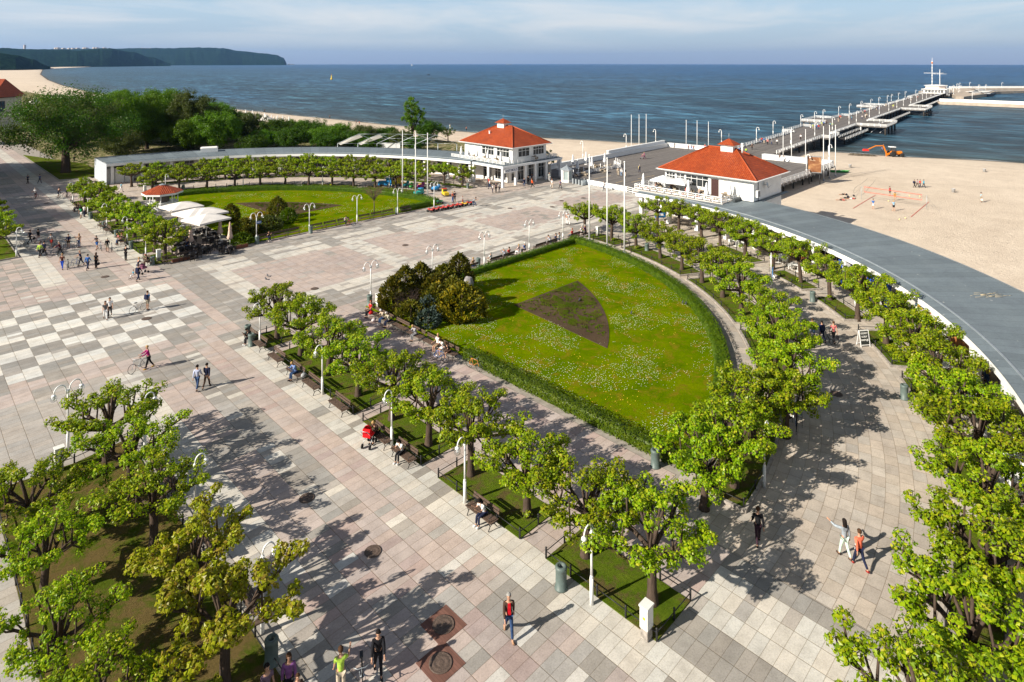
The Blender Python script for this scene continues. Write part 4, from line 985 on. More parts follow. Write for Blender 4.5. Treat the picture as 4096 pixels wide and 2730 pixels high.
def rail_run(m, pts, h=.95, boards=3, sp=1.5, pw=.09, closed=False, bt=.05, bh=.11):
    for a, b in zip(pts, pts[1:]):
        a = Vector(a); b = Vector(b); L = (b - a).length; n = max(1, round(L / sp))
        for k in range(n + 1): p = a.lerp(b, k / n); m.box((p.x, p.y, p.z + h / 2), (pw, pw, h), atan2((b - a).y, (b - a).x))
        for i in range(boards): z = h * (i + 1) / boards - .05; m.beam(a + Vector((0, 0, z)), b + Vector((0, 0, z)), bt, bh)
def pavilion(name, label, u0, u1, v0, v1, zt, south_plain, west_wins, south_wins, door=None, cup=.5):
    t = thing(name, label, 'building', ((u0 + u1) / 2, (v0 + v1) / 2, 0)); ou, ov = (u0 + u1) / 2, (v0 + v1) / 2
    def L(u, v, z): return (u - ou, v - ov, z)
    a, b, c, d = u0 + .75, u1 - .75, v0 + .75, v1 - .75
    m = MB(); m.prism([(a - ou, c - ov), (b - ou, c - ov), (b - ou, d - ov), (a - ou, d - ov)], zt + .004, 6.82); m.build('upper_wall', WALLW, t)
    m = MB(); m.prism([(a + .3 - ou, c + 1.2 - ov), (b - ou, c + 1.2 - ov), (b - ou, d - .1 - ov), (a + .3 - ou, d - .1 - ov)] if not south_plain else [(a + .3 - ou, c - .003 - ov), (b + .003 - ou, c - .003 - ov), (b + .003 - ou, d - ov), (a + .3 - ou, d - ov)], -2.6, zt - .22); m.build('lower_wall', WALLW, t)
    m = MB(); m.box(L(ou, ov, 6.9), (u1 - u0 + .25, v1 - v0 + .25, .13)); m.box(L(ou, ov, 6.98), (u1 - u0 + .55, v1 - v0 + .55, .05)); m.build('eave', WHITE, t)
    m = MB(); r0, r1, um = hip_roof(m, u0 - .05 - ou, u1 + .05 - ou, v0 - .05 - ov, v1 + .05 - ov, 7.02, 10.35); rf = m.build('roof', TILE, t); uv_slope(rf.data)
    m = MB()
    for e in ((u0 - ou, v0 - ov, r0), (u1 - ou, v0 - ov, r0), (u0 - ou, v1 - ov, r1), (u1 - ou, v1 - ov, r1)): m.tube([(e[0], e[1], 7.06), (um, e[2], 10.38)], .11, 6)
    m.tube([(um, r0, 10.38), (um, r1, 10.38)], .12, 6); m.build('ridge_tiles', paint('ridge_red', (.36, .07, .02), .6), rf)
    # cupola
    cv = r0 + (r1 - r0) * cup; cu = MB(); cu.box((um, cv, 10.25), (1.55, 1.9, 1.15)); 
    for k in range(4):
        for sx in (-1, 1): cu.box((um + sx * .79, cv, 10.05 + k * .17), (.04, 1.6, .09))
        for sy in (-1, 1): cu.box((um, cv + sy * .965, 10.05 + k * .17), (1.25, .04, .09))
    cu.box((um, cv, 10.86), (2.15, 2.5, .07)); cp = cu.build('cupola', LOUVRE, t)
    m = MB(); hip_roof(m, um - 1.2, um + 1.2, cv - 1.35, cv + 1.35, 10.91, 11.75); q = m.build('cupola_roof', TILE, cp); uv_slope(q.data)
    m = MB(); m.tube([(um, cv, 11.7), (um, cv, 12.6)], .03, 5); m.box((um, cv, 12.1), (.3, .03, .03)); m.build('rod', METAL, cp)
    m = MB(); zc = 8.9 if cup > .5 else 10.9; cx, cy = (um - 2.6, cv + 1.3) if cup > .5 else (um - .3, cv - 2.2); m.tube([(cx, cy, zc - 1.0), (cx, cy, zc + .25)], .14, 8); m.tube([(cx, cy, zc + .25), (cx, cy, zc + .42)], .2, 8); m.build('chimney', WHITE, t)
    for v_, w, nc in west_wins: window(t, L(a, v_ + w, zt + 1.0), -pi / 2, w, 1.6, nc)
    for u_, w, nc in south_wins: window(t, L(u_, c, zt + 1.0), 0, w, 1.6, nc)
    if door:
        m = MB(); m.box(L(a - .02, door, zt + 1.2), (.06, 1.15, 2.4)); m.build('door', paint('dark_doorway', (.05, .02, .018), .5), t)
    return t, (ou, ov), (a, b, c, d)
PL, oL, wL = pavilion('ticket_pavilion', 'white two storey pavilion with red tiled roof and ticket office sign', 55.6, 66.7, 31.0, 46.4, 3.95, False, [(39.3, 1.0, 1), (36.9, 2.3, 3), (32.6, 3.4, 4)], [(57.9, 3.1, 3), (62.1, 3.1, 4)], None, .62)
PR, oR, wR = pavilion('cafe_pavilion', 'white pavilion with red tiled roof and busy parasol terrace, right of the plaza', 55.4, 66.4, -16.0, -.7, 3.95, True, [(-3.2, 1.5, 3), (-4.8, 1.4, 2), (-8.6, 3.6, 4)], [], -9.6, .25)
# left pavilion: arcade, shop windows, sign, door leaf
def LL(u, v, z): return (u - oL[0], v - oL[1], z)
ac_ = MB().box((0, 0, 1.75), (.42, .42, 3.5)).mesh('column', WHITE)
for u, v in [(u, 30.55) for u in (52.6, 56.0, 58.6, 61.4, 64.6, 68.9)] + [(52.6, v) for v in (34.4, 38.6, 42.9)]: obj('column', ac_, PL, LL(u, v, 0))
m = MB(); m.prism([(52.3 - oL[0], 30.2 - oL[1]), (69.2 - oL[0], 30.2 - oL[1]), (69.2 - oL[0], 47 - oL[1]), (52.3 - oL[0], 47 - oL[1])], 3.5, 3.9); m.build('terrace_slab', WHITE, PL)
m = MB(); m.prism([(52.5 - oL[0], 30.4 - oL[1]), (69.0 - oL[0], 30.4 - oL[1]), (69.0 - oL[0], 46.8 - oL[1]), (52.5 - oL[0], 46.8 - oL[1])], 3.902, 3.945); m.build('terrace_floor', GREYROOF, PL)
m = MB(); rail_run(m, [LL(53.6, 46.6, 3.95), LL(53.6, 30.95, 3.95), LL(68.4, 30.95, 3.95), LL(68.4, 34, 3.95)], .7, 3, 1.1, .07, bt=.04, bh=.09); m.build('terrace_railing', WHITE, PL)
window(PL, LL(57.2, 32.93, .3), 0, 1.0, 2.4, 1, (.7,)); window(PL, LL(59.0, 32.93, .25), 0, 2.4, 2.7, 3); window(PL, LL(62.0, 32.93, .5), 0, 2.0, 2.4, 2); window(PL, LL(64.9, 32.93, .1), 0, 2.4, 3.0, 3)
for v in (33.8, 37.8, 41.9): window(PL, LL(56.63, v + 3, .4), -pi / 2, 3, 2.3, 4)
m = MB(); m.box(LL(67.0, 31.9, 1.25), (.06, 1.1, 2.4)); dd = m.build('door', LOUVRE, PL); 
m = MB(); m.box((0, 0, 0), (3.5, .1, .75)); sg = m.build('sign_board', WHITE, PL, LL(54.5, 30.2, 3.05)); text('KASY MOLO', .56, NAVY, sg, (0, -.06, 0), 0)
# right pavilion: terrace, railing with flower boxes, AC unit, dish
def RR(u, v, z): return (u - oR[0], v - oR[1], z)
m = MB(); m.prism([(52.2 - oR[0], -12.7 - oR[1]), (56.1 - oR[0], -12.7 - oR[1]), (56.1 - oR[0], 1.6 - oR[1]), (52.2 - oR[0], 1.6 - oR[1])], 3.6, 3.95); m.build('terrace_floor', plain('terrace_paving', (.5, .46, .42), .8, .1, 3), PR)
m = MB(); m.prism([(56.1 - oR[0], -.9 - oR[1]), (67.5 - oR[0], -.9 - oR[1]), (67.5 - oR[0], 1.6 - oR[1]), (56.1 - oR[0], 1.6 - oR[1])], 3.5, 3.94); m.build('terrace_slab', WHITE, PR)
m = MB(); rail_run(m, [RR(64, 1.5, 3.95), RR(52.4, 1.5, 3.95), RR(52.3, -12.5, 3.95), RR(56, -13.3, 3.95)], .8, 3, 1.25, .08, bt=.04, bh=.1); m.build('terrace_railing', WHITE, PR)
BOX = plain('flower_box_white', (.7, .68, .66), .7); RED = plain('red_petals', (.45, .03, .02), .8, .4, 20); m = MB(); m2 = MB(); r = random.Random(4)
for k in range(11):
    v = 1.0 - k * 1.22; m.box(RR(52.2, v - .5, 4.2), (.2, .95, .18))
    for _ in range(26): leafq(m2, RR(52.18 + r.gauss(0, .07), v - .5 + r.uniform(-.45, .45), 4.33 + r.random() * .14), (r.gauss(0, 1), r.gauss(0, 1), 1), .13, r); m2.m[-1] = m2.m[-2] = int(r.random() < .5)
m.build('flower_boxes', BOX, PR); m2.build('flowers', [RED, HEDGEM], PR)
m = MB(); m.box(RR(56.1, -13.3, 4.15), (3.6, .35, .4)); m.build('parapet', paint('dark_flashing', (.05, .06, .065)), PR)
m = MB(); m.box(RR(57.0, -15.5, 5.0), (.85, .34, .95)); ac = m.build('air_conditioner', LOUVRE, PR); m = MB()
for k in range(7): m.box(RR(57.0, -15.69, 4.65 + k * .11), (.62, .02, .05))
m.build('grille', BLACK, ac)
m = MB(); m.tube([RR(57.5, -15.35, 3.95), RR(57.5, -15.35, 6.7)], .04, 6); m.build('cable_pipe', BLACK, PR)
m = MB(); m.lathe([(0, .10), (.25, .07), (.45, 0), (.42, .02), (.25, .09), (0, .12)], 20); ds = m.build('satellite_dish', METAL, PR, RR(59.6, -15.75, 5.9)); ds.rotation_euler = (R(78), 0, R(14)); m = MB(); m.tube([(0, -.42, .02), (0, -.1, .45)], .02, 5); m.tube([(0, 0, .1), (0, .1, -.35)], .03, 5); m.build('bracket', METAL, ds)
m = MB(); m.box(RR(62.5, -15.6, 3.86), (9.2, .6, .1)); m.build('ledge', GREYROOF, PR)

# ---------------------------------------------------------------- colonnades
def colonnade(side, a0, a1, rin, rout, rcol, rw, zi, zo, name, label, wall_skip=()):
    t = thing(name, label, 'colonnade', (0, 0, 0)); n = int((a1 - a0) / R(1.5)); A = [a0 + (a1 - a0) * k / n for k in range(n + 1)]
    def P(r, a, z): return (*arcp(r, a, side), z)
    m = MB(); m.strip([P(rin + .9, a, zi + .1) for a in A], [P(rout, a, zo) for a in A]); m.strip([P(rin, a, zi) for a in A], [P(rin + .9, a, zi + .1) for a in A])
    if side < 0: m.f = [tuple(reversed(f)) for f in m.f]
    m.strip([P(rout, a, zo) for a in A], [P(rout, a, zo - .35) for a in A])
    rf = m.build('roof', GREYROOF, t)
    m = MB(); m.strip([P(rin + .86, a, zi + .17) for a in A], [P(rin + .98, a, zi + .17) for a in A]); m.strip([P(rin + .86, a, zi + .10) for a in A], [P(rin + .86, a, zi + .17) for a in A]); m.strip([P(rin + .98, a, zi + .17) for a in A], [P(rin + .98, a, zi + .1) for a in A])
    m.strip([P(rout - .02, a, zo + .06) for a in A], [P(rout + .1, a, zo + .06) for a in A]); m.strip([P(rout + .1, a, zo + .06) for a in A], [P(rout + .1, a, zo - .2) for a in A]); m.build('roof_edge', METAL, rf)
    m = MB(); m.strip([P(rin - .02, a, zi - .5) for a in A], [P(rin - .02, a, zi - .01) for a in A]); m.strip([P(rin - .02, a, zi - .5) for a in A], [P(rin + .4, a, zi - .5) for a in A]); m.strip([P(rin + .4, a, zi - .5) for a in A], [P(rin + .4, a, zi + .02) for a in A]); m.strip([P(rin + .1, a, zi - .14) for a in A], [P(rout - .1, a, zo - .3) for a in A])
    m.build('fascia', WHITE, t)
    m = MB()
    m.strip([P(rw, a, 0) for a in A], [P(rw, a, zi) for a in A]); m.strip([P(rout - .4, a, -2.6) for a in A], [P(rout - .4, a, zo - .3) for a in A])
    m.build('back_wall', WALLW, t)
    st_ = R(5.35); k = int((a1 - a0) / st_); cb = MB().box((0, 0, (zi - .48) / 2), (.55, .5, zi - .48)).box((0, 0, .2), (.62, .57, .4)).mesh('column', WHITE)
    for i in range(k + 1):
        a = a0 + R(.6) + i * st_; p = arcp(rcol, a, side); q = arcp(rcol + 1, a, side); obj('column', cb, t, (p[0], p[1], 0), atan2(q[1] - p[1], q[0] - p[0]))
    # shop fronts between the columns
    for i in range(k):
        a = a0 + R(.6) + (i + .5) * st_; p = arcp(rw - .02, a, side); q = arcp(rw + 1, a, side); dr = atan2(q[1] - p[1], q[0] - p[0]); rd = dr - pi / 2
        w = 3.4; d = Vector((cos(rd), sin(rd), 0)); pp_ = Vector((p[0], p[1], .5)) - d * w / 2 - Vector((cos(dr), sin(dr), 0)) * .12
        window(t, tuple(pp_), rd, w, 2.2, 4, (.72,), name='shop_window', out=.03)
    return t, P
CR, PR_ = colonnade(1, R(-.5), R(97), 51.05, 60.0, 51.8, 56.2, 3.7, 3.9, 'colonnade', 'long curved white colonnade with grey felt roof sweeping down the right side')
CL_, PL_ = colonnade(-1, R(12), R(88.6), 53.1, 62.9, 53.9, 57.5, 4.0, 4.0, 'colonnade', 'far curved colonnade with grey roof behind the left garden')
# end wall and garage doors of the far colonnade
m = MB(); a, b = arcp(53.1, R(88.6), -1), arcp(62.9, R(88.6), -1); m.add([(a[0] - .02, a[1], 0), (b[0] - .02, b[1], 0), (b[0] - .02, b[1], 4.0), (a[0] - .02, a[1], 4.0)], [(0, 1, 2, 3)], False); m.build('end_wall', paint('end_wall_shade_tint', (.40, .44, .49), .8), CL_)  # a white wall; its dull blue-grey colour paints in the shade lying on it
m = MB(); A = [R(88.5), R(86.9), R(85.2), R(83.6)]; m.strip([(*arcp(54.3, a, -1), 0) for a in A], [(*arcp(54.3, a, -1), 2.9) for a in A]); g = m.build('garage_door', LOUVRE, CL_); m = MB()
for a in A: p = arcp(54.25, a, -1); m.tube([(p[0], p[1], 0), (p[0], p[1], 2.9)], .05, 5)
m.build('frame', METAL, g)
u, v = T(0, 0, 1887, 1120, 4.4); tag(MB().box((0, 0, 0), (3.4, 2.6, .8), R(-20)).box((0, 0, .45), (3.0, 2.2, .1), R(-20)).build('roof_hut', WALLW, None, (u, v, 4.45)), 'small white box on the far colonnade roof', 'roof box')
u, v = T(3, 1, 1980, 1085, 3.86); r = random.Random(2); m = MB()
for k in range(26): a = r.gauss(-.1, .3); x, y = r.gauss(0, .8), r.gauss(0, .22); l = r.uniform(.3, 1); m.tube([(x, y, .02), (x + cos(a) * l, y + sin(a) * l * .4, .05)], .012, 3)
tag(m.build('straw_bundle', plain('pale_straw', (.5, .42, .28), .9), None, (u, v, 3.87), R(-40)), 'pale straw lying on the grey colonnade roof', 'straw', kind=None)

# ---------------------------------------------------------------- deck before the pier
DZ = 0.03
dk = [(66.7, -5), (122.3, -4.7), (122.3, 9.9), (127.5, 12.3), (133.8, 13.0), (133, 24.3), (126, 25.0), (124.3, 38.9), (67.2, 37.2)]
m = MB(); m.prism(dk, -.35, DZ); dko = m.build('pier_deck', DECK); tag(dko, 'wide grey plank deck between the pavilions and the pier', 'deck')
m = MB()
for u in range(70, 122, 5):
    for v in (-4, 0, 4, 8) + ((13, 18, 23, 28, 33) if u % 2 else ()): m.tube([(u, v, -2.7), (u, v, -.34)], .16, 7)
tag(m.build('deck_piles', DWOOD, dko), None)
def parapet(pts, w, h, name, label, z=DZ):
    m = MB()
    for a, b in zip(pts, pts[1:]):
        a = Vector((*a, z + h / 2)); b = Vector((*b, z + h / 2)); m.beam(a, b, w, h - .004); m.beam(a + Vector((0, 0, h / 2 + .05)), b + Vector((0, 0, h / 2 + .05)), w + .3, .09)
    return tag(m.build(name, WHITE), label, 'parapet')
parapet([(68, 37.4), (92, 38.0), (123.9, 39.0)], .5, 1.0, 'parapet_wall', 'long white parapet on the beach side of the deck')
parapet([(124.2, 39.0), (125.5, 25.4)], .6, 1.05, 'parapet_wall', 'white parapet at the sea end of the deck, people sitting on it')
parapet([(121.4, 11.2), (121.8, -4.4)], 1.3, 1.1, 'parapet_wall', 'white parapet box at the right end of the deck, beside the billboard')
parapet([(95.6, 38.3), (123.5, 39.6)], .4, 1.75, 'parapet_wall', 'raised white back of the long parapet nearer the sea')
t = thing('deck_railing', 'white railing along the right deck edge above the sand', 'railing', (0, 0, 0)); m = MB(); rail_run(m, [(68, -4.9, DZ), (121, -4.6, DZ)], 1.0, 3, 2.2, .08, bh=.27); m.build('boards', WHITE, t); m = MB()
for k in range(27): u = 68 + k * 2; m.beam((u, -4.95, .8), (u, -5.35, -.3), .05, .05)
m.build('braces', WHITE, t)
# pier, its own frame: s along, t across
pd = Vector((413., 39.)).normalized(); PA = atan2(pd.y, pd.x)
def PS(s, t, z=0): return (133 + pd.x * s - pd.y * t, 20 + pd.y * s + pd.x * t, z)
t_pier = thing('wooden_pier', 'long white railed wooden pier running out to sea', 'pier', PS(0, 0), PA)
m = MB(); Lp = 432
left = [(-2, 3.6), (52, 3.6), (52, 6.6), (76, 6.6), (76, 3.6), (98, 3.6), (98, 12.6), (119, 12.6), (119, 6.4), (137, 6.4), (137, 3.6), (205, 3.6), (205, 13.2), (226, 13.2), (226, 3.8), (330, 3.8), (330, 6.2), (Lp, 6.2)]
right = [(-2, -7.7), (42.5, -7.7), (42.5, -10.3), (54, -10.3), (54, -7.7), (93, -7.7), (93, -17.6), (116, -17.6), (116, -7.7), (198, -7.7), (198, -18), (228, -18), (228, -7.7), (Lp, -7.7)]
m.prism(list(reversed(right)) + [] , -.3, -.29, False) if 0 else None
# deck pieces are plain rectangles butted end to end
for s0, s1, t0, t1 in [(0.8, Lp, -7.7, 3.6), (52, 76, 3.6, 6.6), (98, 119, 3.6, 12.6), (119, 137, 3.6, 6.4), (205, 226, 3.6, 13.2), (330, Lp, 3.6, 6.2), (42.5, 54, -10.3, -7.7), (93, 116, -17.6, -7.7), (198, 228, -18, -7.7)]:
    m.prism([(s0, t0), (s1, t0), (s1, t1), (s0, t1)], -.32, DZ)
m.build('deck', DECK, t_pier)
m = MB()
for q in (left, right): rail_run(m, [(s, t, DZ) for s, t in q], .95, 3, 2.2, .13, bt=.07, bh=.13)
m.build('railing', WHITE, t_pier)
# outward seats of the railing on both sides
m = MB()
for s in range(4, 425, 6):
    for tt, sg_ in ((3.6, -1), (-7.7, 1)):
        if (52 < s < 76 or 98 < s < 137 or 205 < s < 226 or s > 328) and tt > 0: continue
        if (s in range(40, 56) or 92 < s < 117 or 197 < s < 229) and tt < 0: continue
        m.box((s, tt + sg_ * .35, .48), (4.4, .45, .06)); m.box((s - 2, tt + sg_ * .35, .25), (.08, .4, .45)); m.box((s + 2, tt + sg_ * .35, .25), (.08, .4, .45))
m.build('railing_seats', WHITE, t_pier)
pile_me = MB().tube([(0, 0, -4.5), (0, 0, -.3)], .28, 8).mesh('pile', DWOOD); np_ = 0
for s in list(range(4, 200, 8)) + list(range(200, 425, 16)):
    for tt in (-7.3, 3.2):
        if np_ < 84: obj('pile', pile_me, t_pier, (s, tt, 0)); np_ += 1
for s in (94, 101, 108, 115): obj('pile', pile_me, t_pier, (s, -17, 0))
for s in (199, 208, 218, 227): obj('pile', pile_me, t_pier, (s, -17.4, 0))
for s in (99, 108, 118): obj('pile', pile_me, t_pier, (s, 12, 0))
m = MB()
for s0, s1, t0, t1 in [(55, 91, -11.8, -9.6), (118, 196, -12.2, -9.8), (200, 222, -19, -17.2), (230, 330, -12.2, -9.8)]:
    m.prism([(s0, t0), (s1, t0), (s1, t1), (s0, t1)], -1.75, -1.5)
    for s in range(int(s0) + 1, int(s1), 6): m.tube([(s, t0 + .3, -4.5), (s, t0 + .3, -1.76)], .16, 6)
m.build('lower_walkway', DWOOD, t_pier)
m = MB()
for s0, s1 in ((55, 91), (118, 196), (230, 330)): rail_run(m, [(s0, -11.9, -1.5), (s1, -11.9, -1.5)], .9, 2, 2.4, .1, bt=.05, bh=.12)
rail_run(m, [(58, -9.4, -1.2), (90, -9.4, -1.2)], .8, 2, 2.4, .1, bt=.05, bh=.12); m.build('walkway_railing', WHITE, t_pier)
m = MB()
for s in (100, 108, 208, 216): m.box((s, -14, .45), (2.2, .4, .06)); m.box((s, -14.2, .8), (2.2, .06, .4))
for tt in (-15.4, -12.6): m.beam((93.5, tt, -2.2), (115.5, tt, -.6), .15, .15)
m.beam((91, -9.6, -2.6), (94.5, -9.0, .8), .25, .1); m.build('platform_benches', WHITE, t_pier)
# harbour station at the pier head
t = thing('harbour_station', 'small white flat roofed station at the pier head with two masts', 'building', PS(418, 0), PA); m = MB()
m.box((6, -1.2, 1.5), (30, 14, 3.0)); m.box((6, -1.2, 3.1), (32, 16, .25)); m.build('lower_storey', WALLW, t)
m = MB(); m.lathe([(7.0, 3.2), (7.0, 5.6)], 8, (5, -1, 0), False, R(22)); m.build('upper_storey', plain('pinkish_render', (.62, .52, .47), .8), t)
m = MB(); m.lathe([(8.0, 5.62), (8.0, 5.9), (4.5, 6.3), (0, 6.6)], 8, (5, -1, 0), False, R(22)); m.build('roof', WHITE, t)
for k in range(6): window(t, (-9.02, 4.5 - k * 2.0, .6), -pi / 2, 1.6, 1.9, 2)
for k in range(7): window(t, (-7 + k * 4, -8.22, .6), 0, 3, 1.9, 3)
m = MB(); m.tube([(1.5, 1, 5.9), (1.5, 1, 20), (1.5, 1, 27.6)], [.34, .22, .07], 8); m.tube([(1.5, 6.5, 15.5), (1.5, -6.5, 15.5)], .14, 5)
for z in (9, 11.5, 13.8, 17.2, 19.5, 22.5, 24.5): m.box((1.5, 1, z), (.75, .75, .4))
m.build('mast', WHITE, t)
m = MB(); m.tube([(7, -3.5, 6), (7, -3.5, 18.5)], [.3, .16], 8); m.tube([(7, 1.8, 14.8), (7, -8, 14.8)], .13, 5); m.build('mast', WHITE, t)
m = MB(); m.tube([(1.5, 1, 22.8), (1.5, 1, 24.2)], .55, 6); m.build('signal_flags', paint('flag_orange', (.6, .2, .05)), t)
# marina quays
QW = plain('quay_concrete', (.42, .35, .28), .9, .15, .5)
def quay(poly, z, label, wall=None):
    m = MB(); m.prism(poly, -4, z); o = m.build('marina_quay', QW); tag(o, label, 'quay')
    if wall:
        w = MB()
        for a, b in zip(wall, wall[1:]): w.beam((*a, z + .8), (*b, z + .8), 1.2, 1.8)
        w.build('breakwater_wall', WHITE, o)
quay([(446, 38), (436, -90), (444, -90), (455, 36)], -1.3, 'near marina quay with low white wall running to the right edge', [(452, 37), (441, -88)])
quay([(700, 72), (760, 20), (800, -90), (812, -86), (770, 26), (706, 80)], -1.0, 'outer marina breakwater with white wall against the open sea', [(704, 76), (766, 24), (806, -88)])
quay([(552, 48), (520, 40), (512, 34), (590, 30), (640, 32), (690, 60), (704, 74), (600, 80), (548, 66)], -.6, 'marina apron behind the pier head where boats are moored')
quay([(628, 34), (648, 30), (700, 8), (706, 12), (650, 40)], -.9, 'inner marina jetty with a square head')
def lampmesh(arms, H=4.0, R_=.42, s=1.0, thick=.055):
    m = MB(); m.tube([(0, 0, 0), (0, 0, 1.15)], .085 * s, 8); m.tube([(0, 0, 1.15), (0, 0, 1.25)], [.085 * s, thick], 8); top = H - R_
    m.tube([(0, 0, 1.25), (0, 0, top)], [thick, thick * .85], 8); m.tube([(0, 0, top - .16), (0, 0, top - .06)], thick * 1.6, 8); g = []
    for d in arms:
        if len(arms) == 1: pts = [(0, 0, top)] + [(d * R_ * .75 * (1 - cos(a)), 0, top + R_ * sin(a)) for a in [k * pi / 8 for k in range(1, 9)]]
        else: pts = [(d * .06, 0, top - .25), (d * .1, 0, top)] + [(d * (.1 + R_ * .8 * (1 - cos(a))), 0, top + R_ * sin(a)) for a in [k * pi / 8 for k in range(1, 9)]]
        m.tube(pts, thick * .62, 6); e = pts[-1]; m.lathe([(.03, 0), (.11, -.05), (.13, -.12), (.06, -.14), (0, -.14)][::-1], 10, (e[0], 0, e[2])); g.append((e[0], 0, e[2] - .27))
    return m, g
def lamp_proto(name, label, arms, H, grp, R_=.42, s=1.0, globe=True, thick=.055):
    t = thing(name, label, 'street lamp', (0, 0, -50), 0, grp); m, g = lampmesh(arms, H, R_, s, thick); m.build('pole', WHITE, t)
    for q in g:
        if globe: x = MB().ball(q, .185 * s, 14, 10).build('glass_globe', GLOBE, t); MB().tube([(q[0], 0, q[2] + .12), (q[0], 0, q[2] - .06)], .05, 7).build('bulb', LOUVRE, x)
        else: MB().lathe([(0, 0), (.16, .02), (.2, .1), (.08, .2), (0, .2)], 10, (q[0], 0, q[2] - .02)).build('lantern', LOUVRE, t)
    return t
PLAMP = lamp_proto('pier_lamp', 'x', (-1,), 4.4, 'white crook lamps on the pier', .5, 1.5, False, .1)
LS = [19, 43, 75, 94, 107, 134, 155, 181, 206, 229, 256, 270, 297, 325, 353, 384, 412]
for i, s in enumerate(LS): clone(PLAMP, PS(s, 6.8 if 40 < s < 345 else 4.2, 0), PA + pi / 2 + .0, 'white crook lamp on the left pier railing, %s from the shore' % ORD[i])
for i, s in enumerate([20, 46, 69, 95, 108, 134, 157, 182, 206, 228, 255, 280, 307, 327, 352, 376, 400]): clone(PLAMP, PS(s, -5.0, 0), PA + pi / 2, 'white crook lamp along the right side of the pier, %s from the shore' % ORD[i])
for i, (c, r_, x, y, z) in enumerate([(2, 0, 646, 1200, 0), (2, 0, 1034, 1122, 0), (2, 0, 1298, 1072, 0), (2, 0, 1888, 1075, 0), (3, 0, 555, 1235, 0), (3, 0, 357, 1345, 0)]):
    u, v = T(c, r_, x, y, z); clone(PLAMP, (u, v, 0), PA + (pi / 2 if i > 3 else -pi / 2), ['crook lamp on the deck parapet nearest the left pavilion', 'crook lamp beside the left trio of deck flagpoles', 'crook lamp at the beach side corner of the deck', 'crook lamp behind the red roof cupola', 'crook lamp at the far right corner of the deck', 'crook lamp right beside the orange billboard'][i], scale=.95)
QL = [(452, 20), (449, -14), (447, -40), (690, 66), (716, 62), (740, 40), (770, 24), (786, -30), (600, 60), (604, 56), (608, 52), (640, 44), (646, 40), (520, 44), (530, 47), (560, 50), (575, 52), (590, 50), (548, 46), (655, 62)]
for i, (u, v) in enumerate(QL): clone(PLAMP, (u, v, -.9), PA + pi / 2, 'white marina lamp far out, %s along the quays counted from the pier' % ORD[i], 'marina lamps', 1.3)
# ---------------------------------------------------------------- flagpoles
def flagpole(u, v, z, H, label, grp):
    t = thing('flagpole', label, 'flagpole', (u, v, z), 0, grp); MB().tube([(0, 0, 0), (0, 0, H)], [.11, .055], 8).ball((0, 0, H + .08), .11).build('pole', WHITE, t); MB().tube([(0, 0, -.02), (0, 0, .25)], .2, 8).build('foot', METAL, t)
for i, (q, lb) in enumerate([((36.2, -2.4), 'left one of the three tall white flagpoles by the right garden'), ((35.7, -5.6), 'middle one of the three tall white flagpoles by the right garden'), ((34.75, -8.85), 'right one of the three tall white flagpoles by the right garden'),
    ((35.9, 38.6), 'left one of the three tall flagpoles by the left garden'), ((36.5, 35.6), 'middle one of the three tall flagpoles by the left garden'), ((36.8, 32.6), 'right one of the three tall flagpoles by the left garden')]): flagpole(q[0], q[1], .05, 11.0, lb, 'tall garden flagpoles')
for i, (u, v, H) in enumerate([(114, 43.9, 9), (118, 44.1, 8.8), (122, 44.4, 8.7), (130.3, 36.7, 7), (130.7, 33.6, 7), (129.9, 29.8, 7), (131, 10.2, 7), (130.6, 8, 7), (130.2, 4.5, 6.8)]):
    flagpole(u, v, -2.0, H + 2, '%s white flagpole of the %s trio behind the deck' % (ORD[i % 3], ('left', 'middle', 'right')[i // 3]), 'flagpoles behind the deck')
for i, (u, v, H) in enumerate([(113.2, -5.3, 9.4), (116.9, -5.3, 9.4), (120.7, -5.3, 9.2)]): flagpole(u, v, -2.0, H + 2, '%s white flagpole standing in the sand by the right deck edge' % ORD[i], 'flagpoles in the sand')
# ---------------------------------------------------------------- turnstiles, booth, banner fence, billboard
u, v = T(2, 0, 500, 1410); t = thing('ticket_booth', 'small white hexagonal booth with grey tent roof at the deck entrance', 'booth', (u, v, 0))
MB().lathe([(1.05, 0), (1.05, .5)], 6, smooth=False).lathe([(1.05, 2.15), (1.05, 2.4)], 6, smooth=False).build('panels', WHITE, t); m = MB()
for k in range(6): a = k * pi / 3; m.box((1.02 * cos(a), 1.02 * sin(a), 1.2), (.14, .14, 2.4), a)
m.build('frame', WHITE, t); MB().lathe([(.96, .5), (.96, 2.15)], 6, smooth=False).build('pane', plain('booth_glass', (.35, .42, .42), .1), t); MB().lathe([(1.35, 2.4), (1.3, 2.48), (.1, 3.15), (0, 3.4)], 6, smooth=False).build('roof', METAL, t)
TS = thing('turnstile', 'x', 'turnstile', (0, 0, -50), 0, 'turnstiles at the deck entrance'); MB().box((0, 0, .5), (1.2, .28, 1.0)).build('housing', METAL, TS); m = MB(); m.box((0, 0, 1.03), (1.25, .32, .06)); 
for k in range(3): a = k * 2.1; m.tube([(0, .14, .8), (.1, .14 + .45 * abs(cos(a)), .8 + .35 * sin(a))], .02, 5)
m.build('bars', BLACK, TS)
for i in range(4): u, v = T(2, 0, 572 + i * 27, 1422 + i * 6); clone(TS, (u, v, .0), 0, '%s steel turnstile from the booth' % ORD[i])
a = T(2, 0, 655, 1432); b = T(2, 0, 1040, 1503); c = T(2, 0, 1150, 1530)
t = thing('banner_fence', 'low fence with a long white banner across the deck entrance', 'fence', (*a, 0)); dl = (b[0] - a[0], b[1] - a[1]); m = MB(); m.beam((0, 0, .55), (dl[0], dl[1], .55), .03, .85); m.build('banner', paint('banner_white', (.72, .76, .78)), t)
